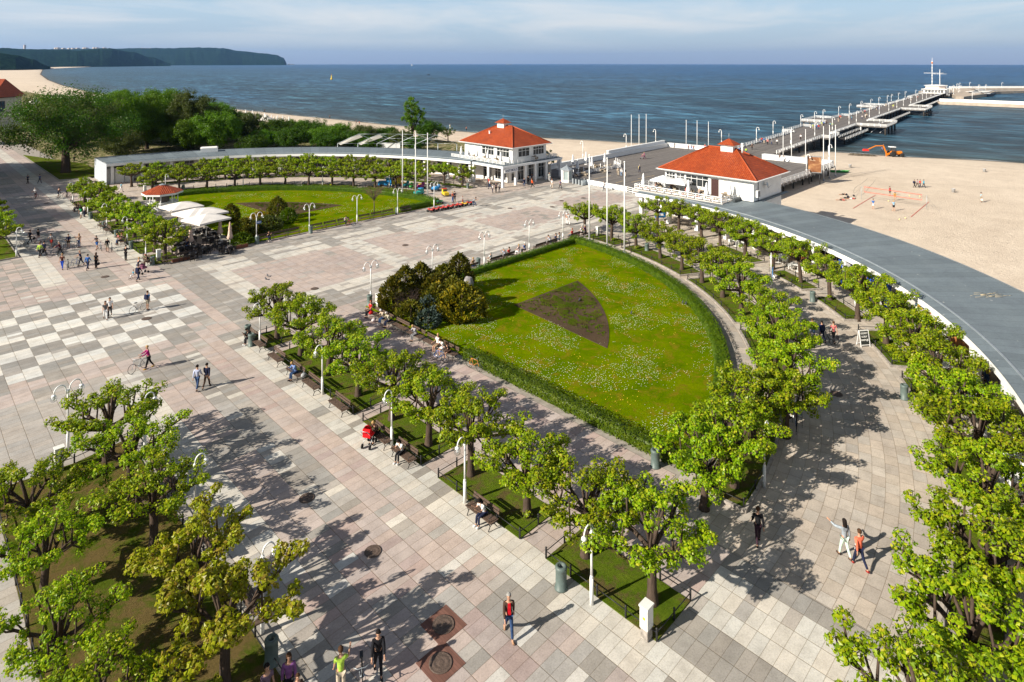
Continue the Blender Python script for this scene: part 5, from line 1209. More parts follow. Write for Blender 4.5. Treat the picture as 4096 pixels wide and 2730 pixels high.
m = MB(); rail_run(m, [(0.05, .1, 0), (dl[0] + .05, dl[1] + .1, 0), (c[0] - a[0], c[1] - a[1], 0), (57 - a[0], 1.8 - a[1], 0)], 1.02, 3, 1.6, .08, bt=.04, bh=.1); m.build('railing', WHITE, t)
LB = paint('banner_print_blue', (.30, .45, .58)); ang = atan2(dl[1], dl[0])
for k, s in ((.12, 'molo'), (.5, 'SOPOT'), (.8, 'molo')): text(s, .34, LB, t, (dl[0] * k + sin(ang) * .03, dl[1] * k - cos(ang) * .03, .55), ang)
bu, bv = 107.6, -2.5 - 2.9
t = thing('billboard', 'orange brown advertising billboard on two posts beside the deck', 'billboard', (bu, bv, -2.0), R(-68)); MB().box((0, .0, 4.1), (2.7, .28, 3.4)).build('board', paint('board_grey', (.25, .26, .27)), t)
pm, pt, pb = nmat('poster_print'); tcn = pt.nodes.new('ShaderNodeTexCoord'); n = noise_n(pt, .55, 3, .5, dist=.8); c_ = ramp(pt, n, [(.36, (.16, .055, .02)), (.52, (.26, .11, .045)), (.62, (.48, .27, .12)), (.74, (.6, .45, .28))]); pt.links.new(c_, pb.inputs['Base Color'])
MB().box((0, -.155, 4.1), (2.45, .02, 3.1)).build('poster', pm, t); text('Molo', .5, paint('poster_cream', (.6, .42, .28)), t, (-.35, -.18, 5.0), 0); MB().tube([(-1, 0, -.2), (-1, 0, 2.4)], .09, 6).tube([(1, 0, -.2), (1, 0, 2.4)], .09, 6).build('posts', BLACK, t)
# ---------------------------------------------------------------- kiosk with octagonal roof
u, v = 2.9, 57.0
t = thing('cafe_kiosk', 'white octagonal kiosk with red tiled roof on the edge of the left garden', 'kiosk', (u, v, 0)); MB().lathe([(2.1, .02), (2.1, 1.0), (2.25, 1.02), (2.25, 1.1), (0, 1.1)], 8, smooth=False, ph=pi / 8).build('counter', WHITE, t)
m = MB()
for k in range(8): a = pi / 8 + k * pi / 4; m.tube([(2.15 * cos(a), 2.15 * sin(a), 0), (2.15 * cos(a), 2.15 * sin(a), 2.35)], .08, 7)
m.build('pillars', WHITE, t); MB().lathe([(1.0, 1.1), (1.0, 2.4)], 8, smooth=False, ph=pi / 8).build('inner_core', plain('kiosk_core', (.12, .10, .09), .7), t)
MB().lathe([(2.2, 2.3), (2.95, 2.38), (2.95, 2.66), (2.7, 2.7)], 8, smooth=False, ph=pi / 8).build('eave', WHITE, t); m = MB(); m.lathe([(2.98, 2.68), (.4, 3.72)], 8, smooth=False, ph=pi / 8); m.f = m.f[:8]; m.m = m.m[:8]; m.sm = m.sm[:8]; rf = m.build('roof', TILE, t); uv_slope(rf.data)
MB().lathe([(.45, 3.65), (.5, 3.78), (0, 3.95)], 8, smooth=False).build('cap', METAL, t)
# hotel wing at the left edge, tent roofs behind it
hx, hy_ = T(0, 0, 100, 700, 0)
HT = plain('hotel_plaster', (.55, .50, .43), .85, .08, 1)
c0 = (-1.0, 226.0); t = thing('hotel_wing', 'hotel wing with steep red roof and round window at the left picture edge', 'building', (c0[0], c0[1], 0), R(-38)); t.scale = (1, 1, 1.12)
MB().box((-12, 0, 5.0), (30, 16, 10.0)).build('wall', HT, t); m = MB(); m.prism([(-27.5, -8.8), (3.6, -8.8), (3.6, 8.8), (-27.5, 8.8)], 10.02, 10.25); m.build('cornice', plain('brown_trim', (.10, .03, .025), .6), t)
m = MB(); m.add([(-28, -9, 10.25), (4, -9, 10.25), (4, 9, 10.25), (-28, 9, 10.25), (-28, 0, 15.8), (2.6, 0, 15.8)], [(0, 1, 5, 4), (2, 3, 4, 5), (1, 2, 5)], False); rf = m.build('roof', TILE, t); uv_slope(rf.data)
window(t, (-5.2, -8.03, 5.8), 0, 4, 3.2, 3, (.5,), plain('brown_frame', (.12, .05, .04), .5)); window(t, (.2, -8.03, 5.8), 0, 2.4, 3.2, 2, (.5,), MATS['brown_frame']); window(t, (3.03, -6, 5.8), pi / 2, 5, 3.2, 3, (.5,), MATS['brown_frame'])
m = MB(); m.lathe([(0, .04), (1.1, .04), (1.2, .1), (1.2, 0)], 20); o = m.build('round_window', GLASS, t, (-9.5, -8.03, 6.8)); o.rotation_euler = (pi / 2, 0, 0)
TENT = plain('tent_canvas', (.74, .70, .64), .8, .04, 2)
for i, (x, y) in enumerate([(20, 740), (330, 700), (480, 690), (590, 720), (690, 745)]):
    u, v = T(0, 0, x, y, 2.4); t = thing('beach_tent', 'pale pointed tent roof behind the big old park tree, %s from the left' % ORD[i], 'tent', (u, v, -.3), .4, 'tents behind the park trees'); m = MB(); m.lathe([(4.2, 2.5), (3.0, 3.0), (1.2, 4.2), (0, 5.3)], 4, smooth=False, ph=pi / 4); m.build('canopy', TENT, t); m = MB()
    for a in range(4): m.tube([(2.95 * (1, -1, -1, 1)[a], 2.95 * (1, 1, -1, -1)[a], 0), (2.95 * (1, -1, -1, 1)[a], 2.95 * (1, 1, -1, -1)[a], 2.6)], .06, 5)
    m.build('poles', WHITE, t)
# bare marquee frame on the beach
t = thing('marquee_frame', 'bare white marquee frame without its cover on the beach behind the colonnade', 'marquee frame', (0, 0, 0)); m = MB(); cv = MB()
fa = [T(1, 0, x, y, 2.0) for x, y in ((1120, 1060), (1300, 1060), (1470, 1060), (1640, 1065), (1810, 1070))]
for k, p in enumerate(fa):
    e = Vector((-.30, .95, 0)); p = Vector((p[0], p[1], 0)); q = p + Vector((-9.5, 7.5, 0)) * .9
    mid = (p + q) / 2
    for w_ in (p, q): m.tube([(w_.x, w_.y, -2.2), (w_.x, w_.y, 2.0)], .09, 6)
    m.tube([(p.x, p.y, 2), (mid.x, mid.y, 4.4), (q.x, q.y, 2)], .07, 6)
    if k: 
        for A_, B_, z in ((pp0, p, 2.0), (pm0, mid, 4.4), (pq0, q, 2.0), ((pp0 + pm0) / 2, (p + mid) / 2, 3.2)): m.tube([(A_.x, A_.y, z), (B_.x, B_.y, z)], .045, 5)
    if k < 2: cv.add([(mid.x, mid.y, 4.4), (q.x, q.y, 2), (q.x + .6, q.y - .6, 1.6), (mid.x + .9, mid.y - .5, 3.6)], [(0, 1, 2, 3)], False)
    pp0, pq0, pm0 = p, q, mid
m.build('frame', METAL, t); cv.build('loose_canvas', TENT, t)
m = MB(); p, q = fa[0], fa[1]; m.add([(p[0], p[1], -2), (q[0], q[1], -2), (q[0], q[1], 1.9), (p[0], p[1], 1.9)], [(0, 1, 2, 3)], False); m.build('side_panel', WHITE, t)
# far side: city blocks on the hills, sail, ships, buoy
r = random.Random(6)
for i in range(16):
    x = [60, 232, 240, 262, 285, 300, 318, 345, 352, 385, 395, 425, 575, 590, 606, 640][i]; D = 10500; w = 55 if i else 30; h = [60, 26, 22, 22, 24, 20, 22, 24, 22, 24, 22, 20, 28, 26, 24, 22][i]
    x2 = x * 1.0; ytop = [183, 208, 207, 211, 212, 212, 210, 207, 208, 206, 207, 208, 212, 213, 214, 216][i]
    u, v = far(x2 * (1 if i else 1.77), D); z = 23 + (256 - (100 + (ytop - 0) / 2.24)) * D / 2500
    t = tag(MB().box((0, 0, -h), (w, w * .7, 2 * h), R(20)).box((0, 0, 1.5), (w * .4, w * .3, 6), R(20)).build('city_block', plain('far_block_cream', (.55, .45, .36), .9, .2, .1), None, (u, v, z)), 'distant pale tower block on the hill ridge, %s from the left' % ORD[i], 'building', 'city blocks on the far ridge')
u, v = F(1024 + 687 / 2.24, 100 + 492 / 2.24, -3); t = thing('sea_buoy', 'yellow buoy floating in the middle of the bay', 'buoy', (u, v, -3)); k = 1.0
MB().lathe([(1.6, -.5), (1.9, .8), (1.2, 1.6), (.75, 2.4), (.6, 6.5)], 12).build('body', paint('buoy_yellow', (.75, .5, .02)), t); m = MB(); m.tube([(0, 0, 6.4), (0, 0, 8.6)], .18, 6); m.beam((-.7, 0, 7.6), (.7, 0, 8.8), .2, .2); m.beam((-.7, 0, 8.8), (.7, 0, 7.6), .2, .2); m.build('topmark', paint('buoy_orange', (.7, .25, .02)), t)
def sail(x, y, D, s, lb, w=1.0):
    u, v = far(x, D); t = thing('sailing_boat', lb, 'boat', (u, v, -3), HD(20)); m = MB(); m.add([(-5 * s, 0, 0), (6 * s, 0, .0), (7 * s, 0, 1.4 * s), (-5.5 * s, 0, 1.2 * s), (0, 1.5 * s, 1.3 * s), (0, -1.5 * s, 1.3 * s)], [(0, 1, 2, 4, 3), (1, 0, 3, 5, 2), (3, 4, 2, 5)], False); m.build('hull', WHITE, t)
    m = MB(); m.add([(0, .1, 2 * s), (-4.6 * s, .8 * s, 2.2 * s), (-.3 * s, .1, 14 * s)], [(0, 1, 2)], False); m.add([(.4 * s, .1, 2 * s), (5.5 * s, .4, 2 * s), (0.1, .1, 12.5 * s)], [(0, 1, 2)], False); m.build('sails', WHITE, t); MB().tube([(0, 0, 1), (0, 0, 14.3 * s)], .12 * s, 5).build('mast', METAL, t)
sail(1024 + 1407 / 2.24, 0, 6500, 1.9, 'small white sailing boat far out near the horizon')
u, v = far(1024 + 1556 / 2.24, 1400); t = thing('small_boat', 'tiny dark open boat on the sea right of the sailing boat', 'boat', (u, v, -3), HD(10)); MB().lathe([(.2, -.3), (1.2, .1), (1.5, .8), (1.3, .85), (1.0, .3), (0, .2)], 10, ell=.3).build('hull', BLACK, t); t.scale = (2.2, 2.2, 1.4); MB().ball((.3, 0, .9), .4).build('cabin', paint('boat_grey', (.1, .12, .14)), t)
for i, (x, D) in enumerate([(2040, 14000), (1170, 12500)]):
    u, v = far(x, D); t = thing('cargo_ship', ['faint grey ship on the horizon left of the middle', 'faint ship on the horizon just right of the headland'][i], 'ship', (u, v, -3), HD(5)); MB().box((0, 0, 6), (120, 18, 14), 0).build('hull', paint('ship_grey', (.2, .22, .26)), t); MB().box((-45, 0, 20), (16, 14, 16)).box((20, 0, 15), (50, 12, 5)).build('superstructure', paint('ship_light', (.4, .42, .45)), t)
for i, (x, y, s) in enumerate([(3905, 383, 1), (3930, 377, 1.15), (3952, 385, .9)]):
    u, v = F(x, y, -2.4); t = thing('motor_boat', ['white motor boat moored at the marina, left one', 'white motor boat with dark canopy at the marina, middle one', 'dark hulled small motor boat moored at the marina, right one'][i], 'boat', (u, v, -2.8), HD(8), 'motor boats in the marina'); t.scale = (s * 1.3,) * 3
    m = MB(); m.add([(-5, -1.7, 0), (3, -1.6, 0), (6.5, 0, .4), (3, 1.6, 0), (-5, 1.7, 0), (-5.2, -2, 1.6), (3.4, -2, 1.7), (7.6, 0, 2.1), (3.4, 2, 1.7), (-5.2, 2, 1.6)], [(0, 1, 6, 5), (1, 2, 7, 6), (2, 3, 8, 7), (3, 4, 9, 8), (4, 0, 5, 9), (5, 6, 7, 8, 9)], False); m.build('hull', WHITE if i < 2 else paint('boat_navy', (.03, .04, .06)), t)
    MB().box((-.5, 0, 2.3), (5, 2.8, 1.2), 0, .75).build('cabin', WHITE, t); MB().box((-.5, 0, 2.45), (4.7, 2.75, .5), 0, .85).build('windscreen', GLASS, t); MB().box((-3.6, 0, 2.6), (2.6, 2.9, .12)).build('canopy', BLACK if i else WHITE, t)
# ================================================================ STREET FURNITURE
def bench_proto(L=1.9):
    t = thing('park_bench', 'x', 'bench', (0, 0, -50), 0, 'dark wooden park benches')
    m = MB()
    for y in (-.21, -.07, .07, .21): m.box((0, y, .44), (L, .115, .035))
    m.build('seat', WOOD, t); m = MB()
    for y, z in ((.31, .70), (.345, .84)): m.beam((-L / 2, y, z), (L / 2, y, z), .03, .12)
    m.build('backrest', WOOD, t)
    g = MB()
    g.tube([(0, -.27, 0), (0, -.16, .2), (0, -.25, .42)], .024, 5); g.tube([(0, .3, 0), (0, .15, .2), (0, .24, .42), (0, .37, .92)], .024, 5); g.tube([(0, -.26, .41), (0, .26, .41)], .02, 5); g.tube([(0, -.16, .2), (0, 0, .26), (0, .15, .2)], .018, 5); g.tube([(0, -.24, .42), (0, -.22, .63), (0, .3, .64)], .02, 5)
    me = g.mesh('leg', BLACK)
    for x in (-L * .42, L * .42): obj('leg', me, t, (x, 0, 0))
    return t
BENCH = bench_proto()
def benches(items, rz, fmt, k0=0):
    for i, (u, v) in enumerate(items): clone(BENCH, (u, v, .012), rz, fmt % ORD[i + k0])
benches([(-7.0, T(c, r, x, y, .45)[1]) for c, r, x, y in ((1, 3, 2010, 60), (1, 2, 1330, 975), (1, 2, 1090, 830), (1, 2, 740, 540), (1, 2, 505, 350), (1, 2, 360, 240), (1, 2, 190, 110))], -pi / 2, 'dark wooden bench facing the street, %s from the viewer beside the tree strips')
benches([(-6.9, -.9), (-6.9, -3.2 + .9)], -pi / 2, 'dark wooden bench at the street corner by the rubbish bin, %s from the plaza')
benches([(3.0, v) for v in (-3.5, -5.6, -7.8, -10.0, -12.2, -14.3)], -pi / 2, 'dark bench in the shaded row along the right garden, %s from the thuja bushes')
benches([(u, -.25) for u in (15.5, 17.6, 21.3, 23.4, 28.9, 31.0, 35.6)], pi, 'dark bench with its back to the right garden, %s along the plaza side')
benches([(u, 27.35) for u in (6.4, 8.4, 10.4, 13.8, 15.9, 18.0, 21.4, 23.5, 25.5, 28.6)], 0, 'dark bench in front of the left garden lawn, %s from the WC sign')
benches([(-7.0, T(0, 1, x, y, .45)[1]) for x, y in ((1335, 770), (1100, 590), (985, 490), (915, 455), (700, 300))], -pi / 2, 'dark bench by the left street trees, %s from the cafe corner')
benches([(-4.9, 26.2), (-2.9, 26.2)], 0, 'dark bench at the corner of the cafe terrace, %s from the white power box')
benches([(-17.3, v) for v in (-13.2, -15.6, -21.6, -26)], pi / 2, 'bench at the edge of the big worn lawn, %s from the top')
# lamps
L1 = lamp_proto('street_lamp', 'x', (-1,), 3.5, 'single globe street lamps', .34)
L2 = lamp_proto('street_lamp', 'x', (-1, 1), 4.1, 'double globe street lamps', .40)
for i, (u, v) in enumerate([(-6.95, -36.1), (-6.72, -27.6), (-6.72, -20.9), (-6.72, -12.46), (-6.6, -1.9)]): clone(L1, (u, v, 0), 0, 'white street lamp with one glass globe, %s from the viewer beside the tree strips' % ORD[i])
for i, (u, v) in enumerate([(-6.35, 30.7), (-6.4, 38.6), (-6.4, 49.1), (-6.4, 60.6), (-6.4, 71.3)]): clone(L1, (u, v, 0), 0, 'white street lamp with one globe by the left street trees, %s from the cafe corner' % ORD[i])
for i, (u, v) in enumerate([(-17.2, 41.6), (-17.35, -11.1), (-17.3, -19.4), (-17.4, -27.5)]): clone(L1, (u, v, 0), pi, ['lone white lamp at the corner of the far left lawn', 'white lamp pole half hidden by the upper trees of the big lawn', 'white lamp pole seen through the middle trees of the big lawn', 'white lamp pole beside the golden leaved linden'][i])
clone(L2, (-20.5, -7.5, 0), .25, 'double globe lamp above the near left lindens', scale=(1, 1, .98))
for i, (u, v) in enumerate([(4.7, -.55), (12.2, -.45), (19.6, -.4), (27.1, -.3), (33.4, -.3)]): clone(L2, (u, v, 0), 0, 'double globe lamp along the right garden, %s from the thuja bushes' % ORD[i])
for i, (u, v) in enumerate([(5.2, 26.8), (12.4, 26.8), (19.9, 27.1), (26.9, 27.1), (33.9, 27.1)]): clone(L2, (u, v, 0), 0, 'double globe lamp in front of the left garden, %s from the WC sign' % ORD[i])
for i, (c, r, x, y, a) in enumerate([(2, 2, 2273, 1285, 0), (3, 1, 60, 1800, .4), (2, 1, 2110, 640, .2), (0, 0, 1495, 1520, .3), (0, 0, 2190, 1450, .3), (1, 0, 607, 1440, .3), (1, 0, 1205, 1465, .3)]):
    u, v = T(c, r, x, y) if i != 1 else (36.0, -26.0); clone(L1, (u, v, 0), pi + a, ['street lamp between the two arcs of lindens, nearest the viewer', 'street lamp hidden among the lindens of the inner arc', 'street lamp behind the upper lindens of the inner arc', 'street lamp right behind the red roofed kiosk', 'street lamp on the far promenade beside the second gap', 'street lamp on the far promenade in the middle', 'street lamp beside the blue toy truck'][i])
u, v = 5.2, 26.8; t = tag(MB().box((0, 0, 2.75), (.62, .05, .34)).build('toilet_sign', paint('sign_blue', (.02, .10, .32)), None, (u + .25, v - .12, 0), R(-8)), 'small blue WC sign fixed to a lamp pole', 'sign'); text('WC', .26, WHITE, t, (0, -.035, 2.75), 0)
# litter bins
BIN = thing('litter_bin', 'x', 'litter bin', (0, 0, -50), 0, 'green grey litter bins'); MB().lathe([(.29, 0), (.29, .05), (.245, .07), (.245, .82), (.265, .86), (.265, .93), (.22, .985), (.13, .99), (.13, .7), (0, .7)], 20).build('drum', BINM, BIN); MB().lathe([(.125, .70), (0, .70)], 14, (0, 0, .012)).build('opening', BLACK, BIN)
for i, (c, r, x, y) in enumerate([(2, 3, 450, 725), (2, 3, 768, 240), (2, 2, 1295, 1095), (1, 3, 150, 1400), (1, 1, 1028, 1170), (0, 1, 825, 395), (0, 1, 945, 480), (0, 1, 1055, 560), (0, 1, 1188, 665), (0, 1, 1377, 810), (1, 1, 502, 525), (1, 1, 1272, 355), (1, 1, 22, 620), (1, 1, 2002, 825), (2, 1, 1218, 690), (3, 1, 412, 1140), (0, 1, 2232, 1450), (0, 1, 1655, 140), (1, 0, 1908, 1470), (3, 2, 1235, 490), (1, 0, 770, 1365)]):
    u, v = T(c, r, x, y); clone(BIN, (u, v, 0), 0, ['green grey bin beside the lamp nearest the viewer', 'green grey bin under the second linden from the viewer', 'green grey bin at the end of the straight hedge', 'dark bin in tree shade near the bottom edge, left', 'dark bin at the left end of the thuja bushes', 'bin at the top of the left street beside two strollers', 'bin next to the empty bench in the left street', 'bin just left of the couple on the left street bench', 'bin with a lamp close behind it in the left street', 'bin between two benches at the cafe corner',
        'bin at the foot of the second double lamp by the left garden', 'bin between long bench and short bench at the left garden', 'bin at the foot of the lamp with the WC sign', 'bin at the foot of a double lamp by the right garden', 'dark bin among the upper lindens of the inner arc', 'bin at the tip of a back grass strip near three walkers', 'bin at the end of the street strip by the left corner', 'bin behind the hedge right of the red roofed kiosk', 'dark bin near the left pavilion under a linden', 'grey bin half hidden by the outer lindens', 'small bin on the far promenade behind the left garden'][i])
bu_, bv_ = T(1, 1, -3, 1420); clone(BIN, (-7.1, -.05 - 1.4, 0), 0, 'dark bin behind the seated woman at the street corner')
# power cabinets
CAB = thing('power_cabinet', 'x', 'cabinet', (0, 0, -50), 0, 'white power cabinets'); MB().box((0, 0, .22), (.36, .32, .44)).build('plinth', STONE, CAB); MB().box((0, 0, .86), (.42, .36, .84)).box((0, 0, 1.31), (.48, .42, .07)).build('cabinet', LOUVRE, CAB); MB().box((-.216, -.02, .88), (.012, .12, .1)).box((.05, .185, .9), (.2, .012, .5)).build('label_plate', paint('warning_yellow', (.6, .45, .03)), CAB)
for i, (c, r, x, y) in enumerate([(2, 3, 1215, 1175), (0, 1, 1433, 775), (2, 1, 777, 558), (1, 1, 1108, 1195), (0, 1, 1312, 165), (0, 2, 545, 1130)]):
    u, v = T(c, r, x, y); clone(CAB, (u, v, .03), 0, ['white power cabinet on the corner of the nearest grass strip', 'white power cabinet under the last linden by the cafe', 'white power cabinet behind the upper hedge corner', 'white cabinet beside the bare shrub and a dark bin', 'small white cabinet behind the street trees near the kiosk', 'grey cabinet in the worn lawn under the left lindens'][i])
# ---------------------------------------------------------------- parasols
def parasol_open(name, label, x, y, z, w, h, mat, grp, rz=0.1):
    t = thing(name, label, 'parasol', (x, y, z), rz, grp); m = MB(); n = 8; q = [(w / 2 * a, w / 2 * b) for a, b in ((-1, -1), (0, -1.0), (1, -1), (1, 0), (1, 1), (0, 1), (-1, 1), (-1, 0))]
    lo = [(a, b, h - .62 + (.05 if k % 2 else 0)) for k, (a, b) in enumerate(q)]; mid = [(a * .5, b * .5, h - .27) for a, b in q]; m.add(lo + mid + [(0, 0, h)], [(k, (k + 1) % 8, 8 + (k + 1) % 8, 8 + k) for k in range(8)] + [(8 + k, 8 + (k + 1) % 8, 16) for k in range(8)], False)
    m.add(lo + [(a, b, c - .22) for a, b, c in lo], [(k, 8 + k, 8 + (k + 1) % 8, (k + 1) % 8) for k in range(8)], False); m.build('canopy', mat, t)
    MB().tube([(0, 0, 0), (0, 0, h)], .035, 7).box((0, 0, .05), (.7, .7, .1)).build('pole', WHITE, t); m = MB()
    for a, b, c in lo[::2]: m.tube([(0, 0, h - .05), (a * .98, b * .98, c - .02)], .015, 4)
    m.build('ribs', WHITE, t); return t
CANV = plain('cream_canvas', (.74, .70, .66), .85, .05, 2); CANW = plain('white_canvas', (.80, .80, .80), .85, .04, 2); CANP = plain('beige_canvas', (.62, .45, .36), .85, .15, 4)
for i, (x, y) in enumerate([(1640, 255), (1850, 308), (1765, 312), (1860, 365)]):
    u, v = T(0, 1, x, y, 3.3); parasol_open('cafe_parasol', ['big cream parasol nearest the red roofed kiosk', 'big cream parasol half hidden behind the other two', 'big cream parasol in the middle of the cafe terrace', 'big cream parasol at the right end of the cafe'][i], u, v, 0, 4.3, 3.5, CANV, 'open cream parasols of the cafe', .12 + i * .03)
def closed(name, h, mat, flare=.3):
    t = thing(name, 'x', 'parasol', (0, 0, -50)); m = MB(); k = h / 2.6
    prof = [(.22, .75 * k), (flare, .95 * k), (.24, 1.2 * k), (.16, 1.7 * k), (.17, 1.9 * k), (.09, 2.3 * k), (.10, 2.4 * k), (.02, 2.6 * k)]; n = 14; vs = []
    for r, z in prof:
        for q in range(n): a = 2 * pi * q / n; rr = r * (1 + (.2 if q % 2 else -.16)); vs.append((rr * cos(a), rr * sin(a), z))
    m.add(vs, [(i * n + q, i * n + (q + 1) % n, (i + 1) * n + (q + 1) % n, (i + 1) * n + q) for i in range(len(prof) - 1) for q in range(n)], True); m.build('folded_canopy', mat, t); MB().tube([(0, 0, 0), (0, 0, .8 * k)], .03, 6).box((0, 0, .04), (.5, .5, .08)).build('pole', WHITE, t); return t
CB = closed('closed_parasol', 3.1, CANP, .34); CW = closed('closed_parasol', 2.3, CANW)
for i, (x, y) in enumerate([(1720, 668), (1983, 590), (2072, 640)]): u, v = T(0, 1, x, y); clone(CB, (u, v, 0), 0, ['closed beige parasol nearest the street linden', 'closed beige parasol, middle one of three at the cafe', 'closed beige parasol at the right end of the cafe'][i], 'closed beige parasols')
for i, (v) in enumerate([44.6, 42.6, 39.9, 36.7, 33.0]): clone(CW, (54.5, v, 3.95), 0, 'closed white parasol on the left pavilion terrace, %s from the left' % ORD[i], 'closed white terrace parasols')
for i, (u, v) in enumerate([(53.2, .5), (53.1, -7.1), (53.1, -9.9), (55.2, -12.3)]): clone(CW, (u, v, 3.95), 0, 'closed white parasol on the right pavilion terrace, %s from the left' % ORD[i], 'closed white terrace parasols', 1.05)
for i, (v) in enumerate([-2.3, -5.0]): parasol_open('terrace_parasol', ['left open white parasol on the right pavilion terrace', 'right open white parasol on the right pavilion terrace'][i], 54.2, v, 3.95, 2.9, 2.3, CANW, 'open white terrace parasols')
for i, (x, y) in enumerate([(425, 1300), (557, 1285), (597, 1330), (675, 1255), (727, 1305), (842, 1270)]): u, v = T(2, 0, x, y); clone(CW, (u, v, DZ), 0, 'closed white parasol of the deck cafe, %s from the left' % ORD[i], 'closed white deck parasols', (1.25, 1.25, 1.3))
for i, (c, x, y) in enumerate([(0, 2180, 830), (0, 2215, 815), (0, 2245, 835), (0, 2275, 820), (1, 20, 865), (1, 65, 870), (1, 110, 860), (1, 150, 865), (1, 175, 880), (1, 203, 870), (1, 250, 875), (1, 308, 880), (1, 40, 835), (1, 88, 845)]):
    u, v = T(c, 0, x, y, -2); clone(CW, (u, v, -2.0), 0, 'closed white beach parasol beyond the park trees, %s of the cluster' % ORD[i], 'closed beach parasols', 1.25)
u, v = T(1, 0, 95, 895, -2); t = thing('beach_pavilion_tent', 'pale tent roof among the closed beach parasols', 'tent', (u, v, -2)); MB().lathe([(4.0, 2.0), (2.0, 2.8), (.5, 3.9), (0, 4.4)], 8, smooth=False).build('canopy', TENT, t); m = MB()
for k in range(8): m.tube([(3.9 * cos(k * pi / 4), 3.9 * sin(k * pi / 4), 0), (3.9 * cos(k * pi / 4), 3.9 * sin(k * pi / 4), 2.05)], .07, 5)
m.build('poles', DWOOD, t)
# ---------------------------------------------------------------- cafe tables and chairs
WICK = plain('dark_wicker', (.03, .024, .022), .7, .3, 30); WICKB = plain('tan_wicker', (.30, .25, .19), .8, .2, 20); TOP = plain('table_top', (.12, .12, .125), .35, .1, 4)
def chair_me(mat):
    t = thing('cafe_chair', 'x', 'chair', (0, 0, -50)); MB().box((0, 0, .40), (.52, .5, .1)).build('seat', mat, t); MB().box((0, .24, .66), (.54, .06, .5), 0, .92).box((-.26, .0, .56), (.05, .5, .26)).box((.26, .0, .56), (.05, .5, .26)).build('backrest', mat, t)
    lg = MB().box((0, 0, .175), (.05, .05, .35)).mesh('leg', mat)
    for a in (-.22, .22):
        for b in (-.2, .2): obj('leg', lg, t, (a, b, 0))
    return t
CH = chair_me(WICK); CH2 = chair_me(WICKB)
def table_p(mat, top):
    t = thing('cafe_table', 'x', 'table', (0, 0, -50)); MB().box((0, 0, .73), (.8, .8, .04)).build('tabletop', top, t); MB().tube([(0, 0, .03), (0, 0, .71)], .04, 6).box((0, 0, .02), (.45, .45, .04)).build('leg', mat, t); return t
TB = table_p(WICK, TOP); TB2 = table_p(WICKB, WICKB); cr_ = random.Random(3)
def cafe_set(u, v, z, k, where, ch, tb, n=4, rot=0.0, s=1.0):
    rot += cr_.uniform(-.25, .25); clone(tb, (u, v, z), rot, 'square table %s, %s' % (where, ORD[k]), 'cafe tables ' + where)
    for q in range(n):
        a = rot + q * pi / 2 + cr_.uniform(-.15, .15); clone(ch, (u + sin(a) * .72, v - cos(a) * .72, z), a + pi + 0.0 + pi, 'chair %s, on the %s of the %s table' % (where, ('right', 'far side', 'left', 'near side')[q], ORD[k]), 'cafe chairs ' + where)
k = 0
for (x, y) in [(1630, 650), (1740, 700), (1840, 650), (1900, 560), (1830, 490), (1920, 515), (2050, 650), (1650, 610), (1760, 640), (1700, 560), (1990, 610), (1620, 560)]:
    u, v = T(0, 1, x, y, .73); cafe_set(u, v, 0, k, 'by the cream parasols', CH, TB); k += 1
for k, (x, y) in enumerate([(480, 1290), (520, 1320), (620, 1290), (650, 1330), (740, 1260), (790, 1265), (830, 1300), (700, 1290), (880, 1260), (560, 1340)]):
    u, v = T(2, 0, x, y, .73); cafe_set(u, v, DZ, k, 'on the deck cafe terrace', CH2 if x > 600 else CH, TB2 if x > 600 else TB, 3)
for k, (u, v) in enumerate([(54.6, 41.2), (54.8, 38.3), (54.8, 35.0), (62, 31.5)]): cafe_set(u, v, 3.95, k, 'on the left pavilion terrace', CH2, TB2, 2)
for k, (u, v) in enumerate([(54.4, -1.2), (54.4, -3.6), (54.4, -6.2), (54.3, -8.3), (55.2, -11.4)]): cafe_set(u, v, 3.95, k, 'on the right pavilion terrace', CH2, TB2, 2)
WPL = plain('white_plastic', (.75, .75, .73), .4, .03); CH3 = chair_me(WPL); TB3 = table_p(WPL, WPL)
for k, a in enumerate([19.5, 27.5, 31, 43.5, 57.5, 60, 62.5, 65, 67.5, 70, 73]): u, v = arcp(50.4, R(a), 1); cafe_set(u, v, 0, k, 'at the colonnade edge', CH3, TB3, 3)
t = thing('cafe_fence', 'white railing round the deck cafe', 'railing', (0, 0, DZ)); m = MB(); q = [T(2, 0, *p) for p in ((560, 1372), (740, 1325), (985, 1283))]; q.append((q[-1][0] + 3.4, q[-1][1] + 4.2)); rail_run(m, [(*p, 0) for p in q], .75, 3, 1.0, .1, bt=.05, bh=.12); m.build('boards', WHITE, t); m = MB()
for p, w in zip(q, q[1:]):
    for k in range(4): m.tube([(p[0] + (w[0] - p[0]) * k / 4, p[1] + (w[1] - p[1]) * k / 4, 0), (p[0] + (w[0] - p[0]) * k / 4, p[1] + (w[1] - p[1]) * k / 4, 1.6)], .07, 6)
m.build('posts', WHITE, t)
def flowerbox(u, v, L, rz, lb):
    t = thing('flower_box', lb, 'flower box', (u, v, 0), rz, 'reddish brown flower boxes'); MB().box((0, 0, .22), (L, .45, .4)).build('box', plain('terracotta_box', (.16, .06, .035), .8), t); m = MB(); r = random.Random(1)
    for _ in range(90): leafq(m, (r.uniform(-L / 2, L / 2), r.gauss(0, .12), .46 + r.random() * .1), (r.gauss(0, 1), r.gauss(0, 1), 1), .12, r)
    m.build('plants', HEDGEM, t)
u, v = T(0, 1, 2155, 660); flowerbox(u, v, 2.0, 0, 'flower box at the right end of the dark cafe terrace'); u, v = T(0, 1, 1640, 770); flowerbox(u, v, 2.0, 0, 'flower box beside the bench at the cafe corner')
